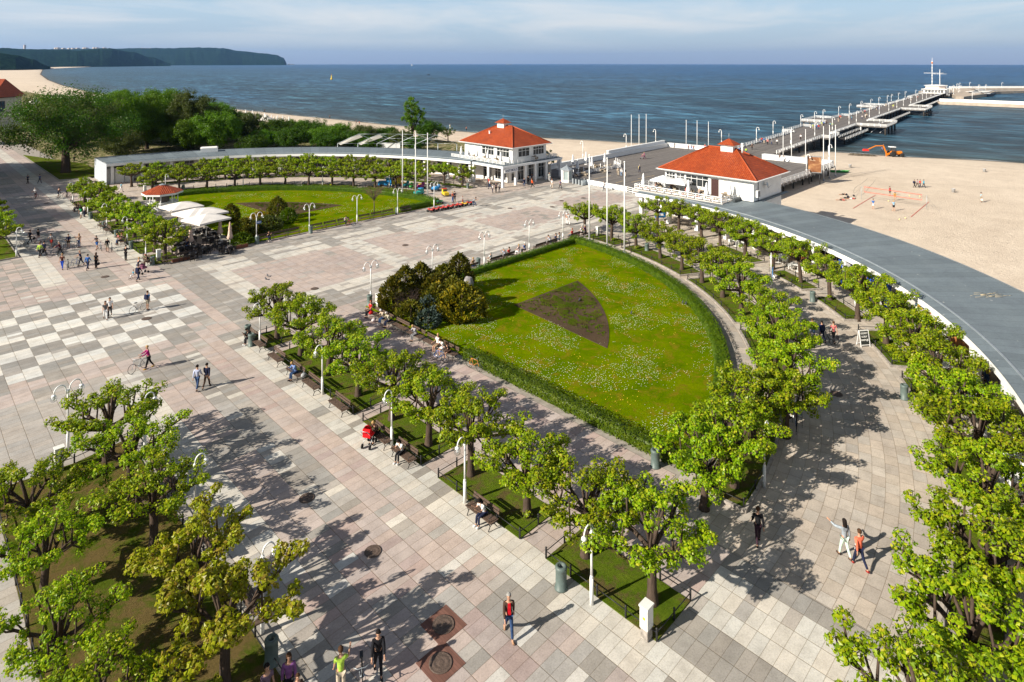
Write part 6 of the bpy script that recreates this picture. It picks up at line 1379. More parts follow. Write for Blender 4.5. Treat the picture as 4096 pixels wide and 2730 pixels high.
# ---------------------------------------------------------------- stone head monument
u, v = T(1, 1, 1915, 1185); MS = plain('pale_granite', (.24, .23, .22), .9, .35, 4, .8)
t = thing('stone_monument', 'rough carved stone head on a block at the edge of the lawn', 'monument', (u, v, .05), R(20)); MB().box((0, 0, .25), (1.2, 1.5, .55), .1, .92).build('plinth', MS, t); m = MB(); vs = []
prof = [(-.30, .48, .52), (-.30, .45, .7), (-.22, .30, .95), (-.22, .34, 1.1), (-.42, .46, 1.3), (-.36, .48, 1.5), (-.50, .50, 1.75), (-.36, .52, 1.95), (-.42, .55, 2.2), (-.30, .52, 2.5), (-.1, .42, 2.75), (.1, .2, 2.84)]
n = 14
for x0, w, z in prof:
    for k in range(n):
        a = 2 * pi * k / n; d = 1 + .10 * noise.noise(Vector((cos(a) * 2, sin(a) * 2, z * 2))); fx = cos(a); 
        vs.append(((-x0 if fx > 0 else w) * fx * d * 1.0 + .05, sin(a) * w * .82 * d, z))
m.add(vs, [(i * n + k, i * n + (k + 1) % n, (i + 1) * n + (k + 1) % n, (i + 1) * n + k) for i in range(len(prof) - 1) for k in range(n)] + [tuple((len(prof) - 1) * n + k for k in range(n))], False); m.build('carved_head', MS, t)
# ---------------------------------------------------------------- chalk board, racks, tarps under the colonnade
u, v = T(3, 1, 868, 1535); t = thing('chalk_board', 'white framed chalk board listing waffles, ice cream and drinks', 'board', (u, v, 0), HD(8)); m = MB()
for s_, y in ((-1, -.22), (1, .22)):
    o = Vector((0, y, 0)); top = Vector((0, 0, 1.25))
    for x in (-.4, .4): m.beam((x, y * 1.2, 0), (x, 0.02 * s_, 1.25), .05, .04)
    m.beam((-.4, y * 1.05, .15), (.4, y * 1.05, .15), .04, .06); m.beam((-.4, .02 * s_, 1.23), (.4, .02 * s_, 1.23), .04, .06)
m.build('frame', WHITE, t); b_ = MB().add([(-.37, -.235, .17), (.37, -.235, .17), (.37, -.03, 1.2), (-.37, -.03, 1.2)], [(0, 1, 2, 3)], False).build('board', plain('chalk_black', (.02, .025, .022), .8), t)
for s, z in (('GOFRY', 1.02), ('LODY', .77), ('NAPOJE', .52)): w = text(s, .19, LOUVRE, b_, (0, -.235 + (z - .17) * .199 - .012, z), 0, tilt=R(79))
BLUE = plain('blue_tarp', (.012, .07, .45), .5, .25, 1.5)
for i, (a0, a1) in enumerate([(35.5, 38.2), (40.2, 44.2)]):
    m = MB(); A = [R(a0 + (a1 - a0) * k / 5) for k in range(6)]; m.strip([(*arcp(52.3, a, 1), .05) for a in A], [(*arcp(52.3, a, 1), 2.5) for a in A]); m.strip([(*arcp(52.36, a, 1), 2.5) for a in A], [(*arcp(52.36, a, 1), .05) for a in A]); tag(m.build('tarpaulin', BLUE), ['blue tarpaulin wall under the colonnade, farther one', 'blue tarpaulin wall under the colonnade, nearer one'][i], 'tarpaulin', 'blue tarpaulins')
COUNT = plain('shop_wood', (.42, .16, .05), .6)
for i, a in enumerate([26, 33, 37, 46, 52, 60, 70]):
    u, v = arcp(54.2, R(a), 1); t = thing('shop_counter', 'shop counter with goods under the colonnade, %s from the red roofed pavilion' % ORD[i], 'counter', (u, v, 0), -R(a), 'shop counters'); MB().box((0, 0, .5), (.8, 2.6, 1.0)).build('counter', WALLW if i % 2 else COUNT, t); m = MB(); r = random.Random(i)
    for _ in range(22): m.mi = r.randrange(4); m.box((r.uniform(-.3, .3), r.uniform(-1.2, 1.2), 1.08), (.14, .16, r.uniform(.1, .3)))
    m.build('goods', [paint('goods_red', (.5, .05, .03)), paint('goods_yellow', (.7, .45, .05)), WHITE, paint('goods_blue', (.05, .15, .4))], t)
for i, (c, r_, x, y) in enumerate([(3, 2, 270, 760), (3, 2, 230, 700), (3, 0 + 1, 1700, 1100)][:2]):
    u, v = T(c, r_, x, y); t = thing('souvenir_rack', ['black wire rack with colourful souvenirs beside the inner lindens, front one', 'black wire rack with souvenirs beside the inner lindens, rear one'][i], 'rack', (u, v, 0), .3 + i, 'souvenir racks'); m = MB()
    for k in range(5): m.tube([(-.7 + k * .35, 0, 0), (-.7 + k * .35, 0, 1.9)], .015, 4)
    for k in range(6): m.tube([(-.7, 0, .3 + k * .3), (.7, 0, .3 + k * .3)], .012, 4)
    m.build('frame', BLACK, t); m = MB(); r = random.Random(i + 9)
    for _ in range(70): m.mi = r.randrange(4); m.box((r.uniform(-.65, .65), .03, r.uniform(.35, 1.8)), (.09, .03, .12))
    m.build('souvenirs', [MATS['goods_red'], MATS['goods_yellow'], MATS['goods_blue'], WHITE], t)
for i, (c, r_, x, y, w) in enumerate([(2, 1, 1340, 375, 1.6), (3, 1, 55, 890, .9)]):
    u, v = T(c, r_, x, y, .6); t = thing('picture_stand', ['blue and white picture panel under the upper lindens', 'colourful picture stand at the tip of a back grass strip'][i], 'stand', (u, v, 0), -.7 + i, 'picture stands'); MB().box((0, 0, .8), (w, .05, .8)).build('panel', paint('panel_blue', (.03, .22, .55)), t); MB().box((-.45, 0, .2), (.05, .3, .4)).box((.45, 0, .2), (.05, .3, .4)).build('legs', WHITE, t); MB().box((0, -.03, .85), (w * .6, .02, .3)).build('picture', CANW, t)
# ---------------------------------------------------------------- red quads for children, toy vehicles
TYRE = plain('tyre_rubber', (.02, .02, .02), .8)
def wheel_me(r_, w, n=14): return MB().lathe([(r_ * .55, -w / 2), (r_, -w / 2 * .9), (r_, w / 2 * .9), (r_ * .55, w / 2)], n).mesh('wheel', TYRE)
def quad_proto(mat):
    t = thing('childrens_quad', 'x', 'quad bike', (0, 0, -50), 0, 'rental quads for children'); m = MB(); m.box((0, 0, .42), (.95, .32, .16), 0, .8).box((.3, 0, .52), (.4, .5, .1), 0, .7).box((-.36, 0, .52), (.36, .52, .08), 0, .8); m.build('body', mat, t)
    MB().box((-.1, 0, .56), (.5, .24, .1), 0, .8).build('saddle', BLACK, t); m = MB(); m.tube([(.22, 0, .5), (.12, 0, .8)], .025, 5); m.tube([(.1, -.28, .8), (.12, 0, .8), (.1, .28, .8)], .02, 5); m.build('handlebar', BLACK, t); w = wheel_me(.2, .18)
    for x in (-.36, .36):
        for y in (-.33, .33): o = obj('wheel', w, t, (x, y, .2)); o.rotation_euler = (pi / 2, 0, 0)
    return t
QR = quad_proto(paint('quad_red', (.5, .03, .02))); QG = quad_proto(paint('quad_green', (.04, .18, .08))); QY = quad_proto(paint('quad_yellow', (.7, .4, .02)))
for i in range(9):
    x = 1575 + i * 43; y = 335 - i * 8.0; u, v = T(1, 1, x, y); clone(QY if i == 7 else QR, (u, v, 0), HD(150 + (i % 3) * 14), '%s small rental quad in the row before the left garden, %s from the left' % ('yellow' if i == 7 else 'red', ORD[i]), scale=.95)
u, v = T(1, 1, 1655, 262); clone(QG, (u, v, 0), HD(200), 'green and white small quad behind the row of red ones')
def toy(name, lb, c, r_, x, y, mats, kind, rz=0.3, s=1.0):
    u, v = T(c, r_, x, y); t = thing(name, lb, 'toy ride', (u, v, 0.02), rz, 'coin operated rides under the lindens'); m = MB(); w = wheel_me(.2, .12)
    if kind == 'truck': m.box((.5, 0, .75), (.8, .9, 1.0), 0, .85).box((-.45, 0, .5), (1.1, .95, .5)); m.build('body', mats[0], t); MB().box((.52, 0, .98), (.84, .8, .3), 0, .95).build('windows', GLASS, t); MB().box((.5, 0, 1.28), (.8, .9, .06)).box((.95, 0, .3), (.1, .9, .2)).build('trim', mats[1], t)
    else: m.ball((0, 0, .5), .6, 12, 8, (1.2, .8, .62)).ball((.6, 0, .85), .3, 10, 7); m.build('body', mats[0], t); MB().box((-.1, 0, .75), (.5, .5, .25), 0, .8).build('seat', mats[1], t); MB().ball((.75, .15, .98), .07).ball((.75, -.15, .98), .07).build('headlights', WHITE, t)
    for a in (-.5, .5):
        for b in (-.42, .42): o = obj('wheel', w, t, (a, b, .2)); o.rotation_euler = (pi / 2, 0, 0)
    t.scale = (s,) * 3
pb_, pr_, pg_, py_, pp_2 = paint('toy_blue', (.02, .22, .5)), paint('toy_red', (.5, .04, .03)), paint('toy_green', (.05, .35, .06)), paint('toy_yellow', (.7, .5, .03)), paint('toy_purple', (.25, .03, .16))
for a in [('toy_truck', 'blue toy truck ride under the linden left of the flagpoles', 1, 0, 1172, 1450, (pb_, WHITE), 'truck', -.8, 1.3), ('toy_truck', 'yellow and red toy truck ride next to the blue one', 1, 0, 1255, 1445, (py_, pr_), 'truck', -.6, 1.3), ('toy_animal', 'teal toy animal ride beside the trucks', 1, 1, 1350, 115, (paint('toy_teal', (.02, .25, .3)), py_), 'animal', .2, 1.0), ('toy_animal', 'green toy animal ride left of the middle flagpole', 1, 1, 1400, 125, (pg_, py_), 'animal', .8, .9),
          ('toy_animal', 'purple toy ride between two flagpoles', 1, 1, 1485, 130, (pp_2, py_), 'animal', .1, 1.1), ('toy_animal', 'bright blue toy ride right of the third flagpole', 1, 1, 1615, 150, (pb_, WHITE), 'animal', -.5, 1.1), ('toy_truck', 'green and blue ride box below the purple ride', 1, 1, 1470, 185, (paint('toy_teal2', (.02, .3, .28)), pb_), 'truck', .1, .9), ('toy_animal', 'small red toy ride close behind the first flagpole', 1, 1, 1320, 105, (pr_, py_), 'animal', .4, .7), ('toy_truck', 'orange yellow play machine beside the double lamp', 1, 1, 1705, 190, (py_, pr_), 'truck', 1.2, .9)]: toy(*a)
# ---------------------------------------------------------------- beach: tractor, net, bins, sand heap
OR = paint('tractor_orange', (.65, .19, .01)); u, v = T(3, 0, 1135, 1185, -2.6); t = thing('tractor_digger', 'orange tractor with white roofed cab and digger arm at the water edge', 'tractor', (u, v, -2.55), HD(-4)); m = MB()
m.box((1.35, 0, 1.15), (1.9, .75, .75), 0, .85).box((.2, 0, .8), (2.6, .55, .5)); m.build('bonnet', OR, t)
for x, r_, w in ((-.45, .78, .45), (1.95, .52, .32)):
    me = wheel_me(r_, w, 20)
    for y in (-.85, .85): o = obj('wheel', me, t, (x, y, r_)); o.rotation_euler = (pi / 2, 0, 0); h = MB().lathe([(r_ * .52, -w * .3), (r_ * .52, w * .3), (0, w * .2)], 14).build('rim', WHITE, o)
m = MB()
for y in (-.85, .85): m.add([(-1.2, y - .25, 1.2), (-.9, y - .25, 1.62), (-.1, y - .25, 1.62), (.35, y - .25, 1.2), (-1.2, y + .25, 1.2), (-.9, y + .25, 1.62), (-.1, y + .25, 1.62), (.35, y + .25, 1.2)], [(0, 1, 5, 4), (1, 2, 6, 5), (2, 3, 7, 6)], False)
m.build('mudguards', OR, t); c_ = MB(); 
for x in (-.95, .4):
    for y in (-.6, .6): c_.tube([(x, y, 1.3), (x * .9, y * .92, 2.6)], .05, 5)
cb_ = c_.build('cab_frame', BLACK, t); MB().box((-.28, 0, 1.95), (1.25, 1.1, 1.2), 0, .95).build('windows', plain('cab_glass', (.05, .06, .07), .1), cb_); MB().box((-.28, 0, 2.66), (1.55, 1.35, .16), 0, .85).build('roof', WHITE, cb_)
m = MB(); m.beam((-1.3, 0, .7), (-1.9, 0, .5), .5, .5); m.beam((-1.7, 0, .6), (-2.6, 0, 2.9), .28, .3); m.beam((-2.6, 0, 2.95), (-4.6, 0, 2.9), .24, .24); m.beam((-4.5, 0, 2.95), (-6.6, 0, 1.95), .2, .22); m.build('digger_arm', OR, t); m = MB(); m.beam((-1.7, 0, .9), (-1.9, 0, -.1), .2, .2); m.build('stabiliser', OR, t)
m = MB(); m.box((-7.3, 0, 1.75), (1.5, 1.0, .55), 0, .7); m.build('bucket', paint('bucket_red', (.55, .03, .02)), t)
u, v = T(3, 0, 850, 1175, -2.3); r = random.Random(12); m = MB(); n = 22; vs = []; N2 = 9
for i in range(N2):
    for j in range(n):
        x = (j / (n - 1) - .5) * 9; y = (i / (N2 - 1) - .5) * 3.4; e = max(0, 1 - (x / 4.4) ** 2 - (y / 1.7) ** 2); vs.append((x, y, -.25 + .95 * e ** .7 * (.7 + .55 * noise.noise(Vector((x * .9, y * .9, 1)))) + (.25 * e * noise.noise(Vector((x * 3, y * 3, 1))))))
m.add(vs, [(i * n + j, i * n + j + 1, (i + 1) * n + j + 1, (i + 1) * n + j) for i in range(N2 - 1) for j in range(n - 1)], False); tag(m.build('weed_heap', plain('wet_weed', (.10, .08, .055), .95, .4, 3, .6), None, (u, v, -2.25), HD(0)), 'dark heap of wet sand and seaweed left of the tractor', 'heap')
SB = thing('beach_bin', 'x', 'litter bin', (0, 0, -50), 0, 'grey bins on the sand'); MB().lathe([(.38, 0), (.42, .9), (.45, .92), (.45, .96), (.3, .98), (.3, .8), (0, .8)], 16).build('drum', plain('bin_grey', (.42, .42, .42), .7), SB); MB().lathe([(.35, .86), (0, .86)], 12).build('bag', BLACK, SB)
for i, (c, r_, x, y) in enumerate([(3, 0, 748, 1282), (3, 0, 1955, 1322), (3, 1, 1676, 162)]): u, v = T(c, r_, x, y, -2); clone(SB, (u, v, -2), 0, ['grey bin on the sand near the green rowing boat', 'grey bin on the sand near the water at far right', 'grey bin on the open sand right of the four walkers'][i], scale=.78)
u, v = T(3, 0, 645, 1325, -2); t = thing('green_boat', 'small green plastic boat lying on the sand beside the deck', 'boat', (u, v, -1.98), HD(-8)); m = MB(); m.add([(-1.7, -.5, 0), (1.6, -.5, 0), (2.1, 0, .1), (1.6, .5, 0), (-1.7, .5, 0), (-1.9, -.65, .4), (1.7, -.65, .4), (2.5, 0, .5), (1.7, .65, .4), (-1.9, .65, .4)], [(0, 1, 6, 5), (1, 2, 7, 6), (2, 3, 8, 7), (3, 4, 9, 8), (4, 0, 5, 9), (4, 3, 2, 1, 0)], False); m.build('hull', paint('boat_green', (.02, .22, .04)), t); MB().box((-.5, 0, .3), (.25, 1.2, .05)).box((.7, 0, .3), (.25, 1.1, .05)).build('benches', WHITE, t)
na, nb = T(3, 1, 848, 225, -2), T(3, 1, 1437, 315, -2); t = thing('volleyball_net', 'beach volleyball net edged with red tape between two poles', 'net', (*na, -2)); d = (nb[0] - na[0], nb[1] - na[1]); NR = paint('net_red', (.62, .07, .04)); m = MB()
for q in ((0, 0), d): m.tube([(*q, 0), (*q, 2.45)], .035, 6)
m.build('poles', METAL, t); m = MB(); a_, b_ = .05, .93; P0 = lambda k, z: (d[0] * k, d[1] * k, z)
m.beam(P0(a_, 2.4), P0(b_, 2.4), .02, .09); m.beam(P0(a_, 1.5), P0(b_, 1.5), .02, .09); m.beam(P0(a_, 1.5), P0(a_, 2.4), .02, .09); m.beam(P0(b_, 1.5), P0(b_, 2.4), .02, .09); m.build('tape', NR, t); m = MB()
for k in range(1, 40): q = a_ + (b_ - a_) * k / 40; m.beam(P0(q, 1.52), P0(q, 2.38), .004, .004)
for k in range(1, 6): m.beam(P0(a_, 1.5 + k * .15), P0(b_, 1.5 + k * .15), .004, .004)
m.build('mesh', plain('net_cord', (.3, .25, .2), .9), t); m = MB()
for q, e in ((0, -1), (1, 1)):
    for s in (-1, 1): m.beam((d[0] * q, d[1] * q, 2.3), (d[0] * q + e * d[0] * .14 + s * .9, d[1] * q + e * d[1] * .14 + s * .6, 0), .015, .015)
m.build('guy_ropes', BLACK, t)
for i, (a, b) in enumerate([((775, 305), (980, 183)), ((1295, 382), (1455, 248))]):
    p, q = T(3, 1, *a, -1.98), T(3, 1, *b, -1.98); tag(MB().beam((0, 0, .02), (q[0] - p[0], q[1] - p[1], .02), .09, .02).build('court_line', NR, None, (*p, -1.98)), ['red court line on the sand left of the net', 'red court line on the sand right of the net'][i], 'court line')
BALL = plain('ball_cream', (.75, .6, .3), .6)
for i, (x, y) in enumerate([(1192, 403), (1245, 390), (1282, 190), (1375, 197), (1093, 238), (1030, 133)]): u, v = T(3, 1, x, y, -1.9); tag(MB().ball((0, 0, 0), .12, 10, 8).build('volleyball', BALL, None, (u, v, -1.88)), 'pale volleyball on the sand, %s' % ['nearest the viewer', 'just right of the nearest one', 'behind the net', 'by the right end of the net', 'between the players', 'left behind the net'][i], 'ball', 'volleyballs')
for i, (x, y) in enumerate([(715, 182), (782, 192), (730, 200)]):
    u, v = T(3, 1, x, y, -1.9); t = tag(MB().ball((0, 0, .12), .28, 10, 7, (1.1, .7, .6)).tube([(-.1, 0, .25), (0, 0, .36), (.1, 0, .25)], .03, 5).build('bag', cloth((.02, .02, .03)), None, (u, v, -2), .5 * i), ['dark bag behind the sunbathers, left', 'black backpack right of the sunbathers', 'small dark bag just right of the sunbathers'][i], 'bag', 'bags on the sand')
for i, (a, b) in enumerate([((735, 1385), (895, 1353)), ((940, 1418), (1005, 1400)), ((1080, 1412), (1170, 1392)), ((1140, 1380), (1285, 1352))]):
    p, q = T(2, 0, *a, .06), T(2, 0, *b, .06); o = struct(MB().beam((0, 0, 0), (q[0] - p[0], q[1] - p[1], 0), .16, .01).build('new_plank', plain('fresh_plank', (.50, .37, .20), .8), None, (*p, DZ + .005)))
# pigeons
PG = MB(); PG.ball((0, 0, .13), .1, 8, 6, (1.5, .8, .85)).ball((.13, 0, .24), .045, 7, 5).tube([(-.1, 0, .13), (-.27, 0, .1)], [.05, .02], 5).tube([(0, .03, .08), (0, .03, 0)], .008, 4).tube([(0, -.03, .08), (0, -.03, 0)], .008, 4).tube([(.17, 0, .24), (.2, 0, .23)], [.012, .004], 4).tube([(.08, 0, .17), (.13, 0, .22)], [.05, .035], 6)
pg = PG.mesh('pigeon', plain('pigeon_grey', (.07, .075, .09), .7, .3, 20))
for i, (c, r_, x, y) in enumerate([(1, 1, 115, 912), (1, 1, 100, 942), (1, 1, 1710, 800), (1, 1, 1780, 778), (2, 1, 615, 1142), (2, 1, 1080, 1260), (2, 1, 1570, 1175), (2, 1, 1540, 1165)]): u, v = T(c, r_, x, y); tag(obj('pigeon', pg, None, (u, v, .0 if i < 4 else .09), rnd.uniform(0, 6)), 'grey pigeon ' + ['on the plaza left of the rusty manhole cover, farther one', 'on the plaza left of the rusty manhole cover, nearer one', 'near the thujas on the plaza', 'beside the bench on the plaza edge', 'in the middle of the soil bed', 'on the lawn right of the soil bed', 'by the curved hedge, right one', 'by the curved hedge, left one'][i], 'pigeon', 'pigeons')
# ================================================================ PEOPLE
def skin_mesh(name, nodes, edges, sub=1, root=0):
    me = bpy.data.meshes.new(name); me.from_pydata([n[:3] for n in nodes], edges, []); o = bpy.data.objects.new(name, me); COL.objects.link(o)
    o.modifiers.new('s', 'SKIN'); 
    for i, sv in enumerate(me.skin_vertices[0].data):
        n = nodes[i]; sv.radius = (n[3], n[4] if len(n) > 4 else n[3]); sv.use_root = (i == root)
    if sub: m_ = o.modifiers.new('u', 'SUBSURF'); m_.levels = sub; m_.render_levels = sub
    dg = bpy.context.evaluated_depsgraph_get(); dg.update(); r = bpy.data.meshes.new_from_object(o.evaluated_get(dg)); bpy.data.objects.remove(o); bpy.data.meshes.remove(me)
    r.name = name
    for p in r.polygons: p.use_smooth = True
    return r
def RX(v, a): return Vector((v.x, v.y * cos(a) - v.z * sin(a), v.y * sin(a) + v.z * cos(a)))
def RY(v, a): return Vector((v.x * cos(a) + v.z * sin(a), v.y, -v.x * sin(a) + v.z * cos(a)))
POSES = {}
def make_pose(key, legs, arms, bend=0.0, seat=None, lie=False, head=(0, 0)):
    """legs: (hip pitch, knee bend) for left, right; arms: (forward pitch, outward, elbow bend) in degrees; the figure faces +y"""
    hipz = .90; J = {}
    J['pel'] = Vector((0, 0, .95)); up = RX(Vector((0, 0, 1)), -R(bend))
    J['bel'] = J['pel'] + up * .15; J['che'] = J['pel'] + up * .34; J['shc'] = J['pel'] + up * .47; J['nek'] = J['pel'] + up * .55; hd = RX(up, -R(head[0]))
    J['hd0'] = J['nek'] + hd * .07 + Vector((0, .012, 0)); J['hd1'] = J['hd0'] + hd * .095; J['hd2'] = J['hd1'] + hd * .07; fw = RX(Vector((0, 1, 0)), -R(bend + head[0]))
    for s, n in ((-1, 'l'), (1, 'r')):
        h = Vector((s * .085, 0, hipz)); a, k = legs[0 if s < 0 else 1]; d = RX(Vector((s * .02, 0, -1)), R(a)); J['hip' + n] = h; J['kne' + n] = h + d * .42
        d2 = RX(d, -R(k)); J['ank' + n] = J['kne' + n] + d2 * .41; ft = RX(Vector((0, 1, 0)), R(max(-25, min(25, (a - k) * .6)))) if not lie else Vector((0, .5, .8)).normalized(); 
        if seat: ft = Vector((0, 1, 0))
        J['hee' + n] = J['ank' + n] + Vector((0, -.035, -.035)); J['toe' + n] = J['ank' + n] + ft * .15 + Vector((s * .02, 0, -.045))
        a, ow, el = arms[0 if s < 0 else 1]; sh = J['shc'] + Vector((s * .175, 0, -.01)); J['sho' + n] = sh
        d = RY(RX(Vector((0, 0, -1)), R(a + bend * .5)), -s * R(ow)); J['elb' + n] = sh + d * .28; d2 = RX(d, R(el)); d2 = (d2 + Vector((-s * .25 * sin(R(el)), 0, 0))).normalized(); J['wri' + n] = J['elb' + n] + d2 * .25; J['pal' + n] = J['wri' + n] + d2 * .08; J['d2' + n] = d2
    low = min(J['heel'].z, J['heer'].z, J['toel'].z, J['toer'].z); dz = -(low - .035)
    if seat: dz = seat - (hipz - .10)
    for k in J:
        if not k.startswith('d2'): J[k] = J[k] + Vector((0, 0, dz))
    P = lambda k, *r: (*J[k], *r); nodes = []; edges = []; idx = {}
    def N(k, *r, pos=None): idx[k] = len(nodes); nodes.append((*(pos or J[k[:4] if k[:4] in J else k]), *r) if pos is not None else (*J[k], *r)); return idx[k]
    def E(*ks):
        for a, b in zip(ks, ks[1:]): edges.append((idx[a], idx[b]))
    N('pel', .12, .10); N('bel', .115, .09); N('che', .135, .10); N('shc', .10, .08); N('nek', .052); N('hd0', .062, .072); N('hd1', .08, .095); N('hd2', .068, .082); E('pel', 'bel', 'che', 'shc', 'nek', 'hd0', 'hd1', 'hd2')
    for n in 'lr':
        for k, r in (('hip', .085), ('kne', .055), ('ank', .037), ('toe', .032)): N(k + n, r)
        E('pel', 'hip' + n, 'kne' + n, 'ank' + n, 'toe' + n); N('sho' + n, .055); N('elb' + n, .04); N('wri' + n, .027); N('pal' + n, .034, .02); E('shc', 'sho' + n, 'elb' + n, 'wri' + n, 'pal' + n)
        d2 = J['d2' + n]; sd = 1 if n == 'r' else -1; side = d2.cross(Vector((0, 1, 0))); side = side.normalized() if side.length > .2 else Vector((0, 0, 1)).cross(d2).normalized(); side = d2.orthogonal().normalized() if side.length < .1 else side
        cur = side.cross(d2)
        for f, (o, L) in enumerate(((-.027, .062), (-.009, .072), (.009, .068), (.027, .052))):
            a = J['pal' + n] + d2 * .03 + side * o; b = a + d2 * L * .5 + cur * .008; c = b + d2 * L * .42 + cur * .022
            i0 = len(nodes); nodes.extend([(*a, .010), (*b, .0095), (*c, .007)]); edges.extend([(idx['pal' + n], i0), (i0, i0 + 1), (i0 + 1, i0 + 2)])
        a = J['wri' + n] + d2 * .035 + side * -.03; b = a + d2 * .035 - side * .018; i0 = len(nodes); nodes.extend([(*a, .012), (*b, .009)]); edges.extend([(idx['pal' + n], i0), (i0, i0 + 1)])
    body = skin_mesh('body', nodes, edges); B = bmesh.new(); B.from_mesh(body)
    # nose, ears (skin) and eyes, lips (dark) joined into the same mesh
    hc = J['hd1']; rt = Vector((1, 0, 0)); upv = (J['hd2'] - J['hd0']).normalized()
    def blob(c, s, mi):
        r = bmesh.ops.create_uvsphere(B, u_segments=6, v_segments=5, radius=1.0, matrix=Matrix.Translation(c) @ Matrix.Diagonal((s[0], s[1], s[2], 1)))
        for v in r['verts']:
            for f in v.link_faces: f.material_index = mi; f.smooth = True
    blob(hc + fw * .098 - upv * .012, (.012, .02, .022), 0)
    for s in (-1, 1): blob(hc + rt * s * .082 - upv * .005, (.012, .02, .03), 0); blob(hc + rt * s * .032 + fw * .083 + upv * .012, (.014, .008, .008), 1)
    blob(hc + fw * .082 - upv * .052, (.024, .008, .006), 2); B.to_mesh(body); B.free(); body.materials.append(None); body.materials.append(None); body.materials.append(None)
    out = {'body': body, 'J': J}
    def sub(name, ks, es, ex=.02, scale=1.0, flat=True):
        nn = []; ii = {}
        base = {k: nodes[idx[k]] for k in idx}
        for k in ks:
            if k in base: q = base[k]; r1 = q[3] * scale + ex; r2 = (q[4] if len(q) > 4 else q[3]) * scale + ex; nn.append((q[0], q[1], q[2], r1, r2))
            else: pos, r1 = ks_extra[k]; nn.append((*pos, r1, r1))
            ii[k] = len(nn) - 1
        m_ = skin_mesh(name, nn, [(ii[a], ii[b]) for a, b in es]); m_.materials.append(None); return m_
    ks_extra = {}
    for n in 'lr': ks_extra['slv' + n] = (J['sho' + n].lerp(J['elb' + n], .62), .062); ks_extra['thi' + n] = (J['hip' + n].lerp(J['kne' + n], .85), .085); ks_extra['cuf' + n] = (J['elb' + n].lerp(J['wri' + n], .92), .042); ks_extra['hem' + n] = (J['kne' + n].lerp(J['ank' + n], .93), .058)
    ks_extra['low'] = (J['pel'] + up * -.0, .13); ks_extra['nk2'] = (J['shc'].lerp(J['nek'], .45), .065)
    tor = [('low', 'bel'), ('bel', 'che'), ('che', 'shc'), ('shc', 'nk2')]
    out['short'] = sub('shirt', ['bel', 'low', 'che', 'shc', 'nk2', 'shol', 'shor', 'slvl', 'slvr'], tor + [('shc', 'shol'), ('shol', 'slvl'), ('shc', 'shor'), ('shor', 'slvr')], .018)
    out['long'] = sub('jacket', ['bel', 'low', 'che', 'shc', 'nk2', 'shol', 'shor', 'elbl', 'elbr', 'cufl', 'cufr'], tor + [('shc', 'shol'), ('shol', 'elbl'), ('elbl', 'cufl'), ('shc', 'shor'), ('shor', 'elbr'), ('elbr', 'cufr')], .022)
    out['trousers'] = sub('trousers', ['pel', 'hipl', 'hipr', 'knel', 'kner', 'heml', 'hemr'], [('pel', 'hipl'), ('hipl', 'knel'), ('knel', 'heml'), ('pel', 'hipr'), ('hipr', 'kner'), ('kner', 'hemr')], .014)
    out['shorts'] = sub('shorts', ['pel', 'hipl', 'hipr', 'thil', 'thir'], [('pel', 'hipl'), ('hipl', 'thil'), ('pel', 'hipr'), ('hipr', 'thir')], .018)
    m = MB()
    for n in 'lr':
        a, b = J['hee' + n], J['toe' + n]; d = (b - a); m.tube([a - d * .12, a + d * .2, a + d * .7, b + d * .12], [.038, .05, .048, .03], 7)
    me = m.mesh('shoes', [BLACK]); me.materials.clear(); me.materials.append(None); out['shoes'] = me
    for long in (0, 1):
        m = MB(); c = hc + upv * .03 - fw * .012; n_ = 12; M_ = 8; vs = []; 
        for j in range(M_):
            t = pi * (j / (M_ - 1)) * (.62)
            for k in range(n_):
                a = 2 * pi * k / n_; d = rt * (sin(t) * cos(a) * .1) + fw * (sin(t) * sin(a) * .115) + upv * (cos(t) * .115)
                front = sin(a) > .35
                if front and j > 4: d = rt * (sin(t) * cos(a) * .1) + fw * (sin(a) * .1) + upv * .05
                p = c + d
                if long and not front and j >= M_ - 2: p = p - upv * (.07 if j == M_ - 2 else .2) - fw * .02
                vs.append(tuple(p))
        m.add(vs, [(j * n_ + k, j * n_ + (k + 1) % n_, (j + 1) * n_ + (k + 1) % n_, (j + 1) * n_ + k) for j in range(M_ - 1) for k in range(n_)] , True); me = m.mesh('hair', [BLACK]); me.materials.clear(); me.materials.append(None); out['hair%d' % long] = me
    POSES[key] = out
make_pose('stand', ((3, 0), (-3, 2)), ((5, 8, 12), (-3, 8, 10)))
make_pose('walk', ((24, 8), (-20, 22)), ((-22, 7, 12), (24, 7, 22)))
make_pose('walk2', ((-18, 26), (20, 6)), ((20, 8, 18), (-20, 8, 12)))
make_pose('push', ((18, 8), (-16, 18)), ((38, 8, 28), (42, 16, 22)), 8)
make_pose('phone', ((2, 0), (-2, 2)), ((10, 8, 20), (35, 30, 125)), 2)
make_pose('hips', ((6, 2), (-6, 4)), ((-14, 34, 62), (-14, 34, 62)), 2)
make_pose('sit', ((84, 84), (80, 78)), ((22, 8, 50), (26, 8, 60)), -2, .45)
make_pose('lean', ((86, 84), (82, 78)), ((32, 10, 85), (28, 8, 95)), 24, .45, head=(14, 0))
make_pose('wave', ((16, 6), (-14, 14)), ((60, 75, 35), (-10, 10, 12)))
make_pose('swing', ((22, 8), (-24, 30)), ((-25, 12, 10), (-14, 26, 12)), 6)
make_pose('crouch', ((60, 50), (30, 60)), ((30, 14, 50), (30, 14, 50)), 40)
make_pose('lie', ((8, 6), (2, 4)), ((10, 25, 10), (20, 40, 80)), 0, None, True)
SKIN = plain('skin', (.46, .26, .17), .6, .06, 8); EYE = plain('dark_eye', (.02, .015, .012), .4); LIP = plain('lips', (.32, .10, .09), .5)
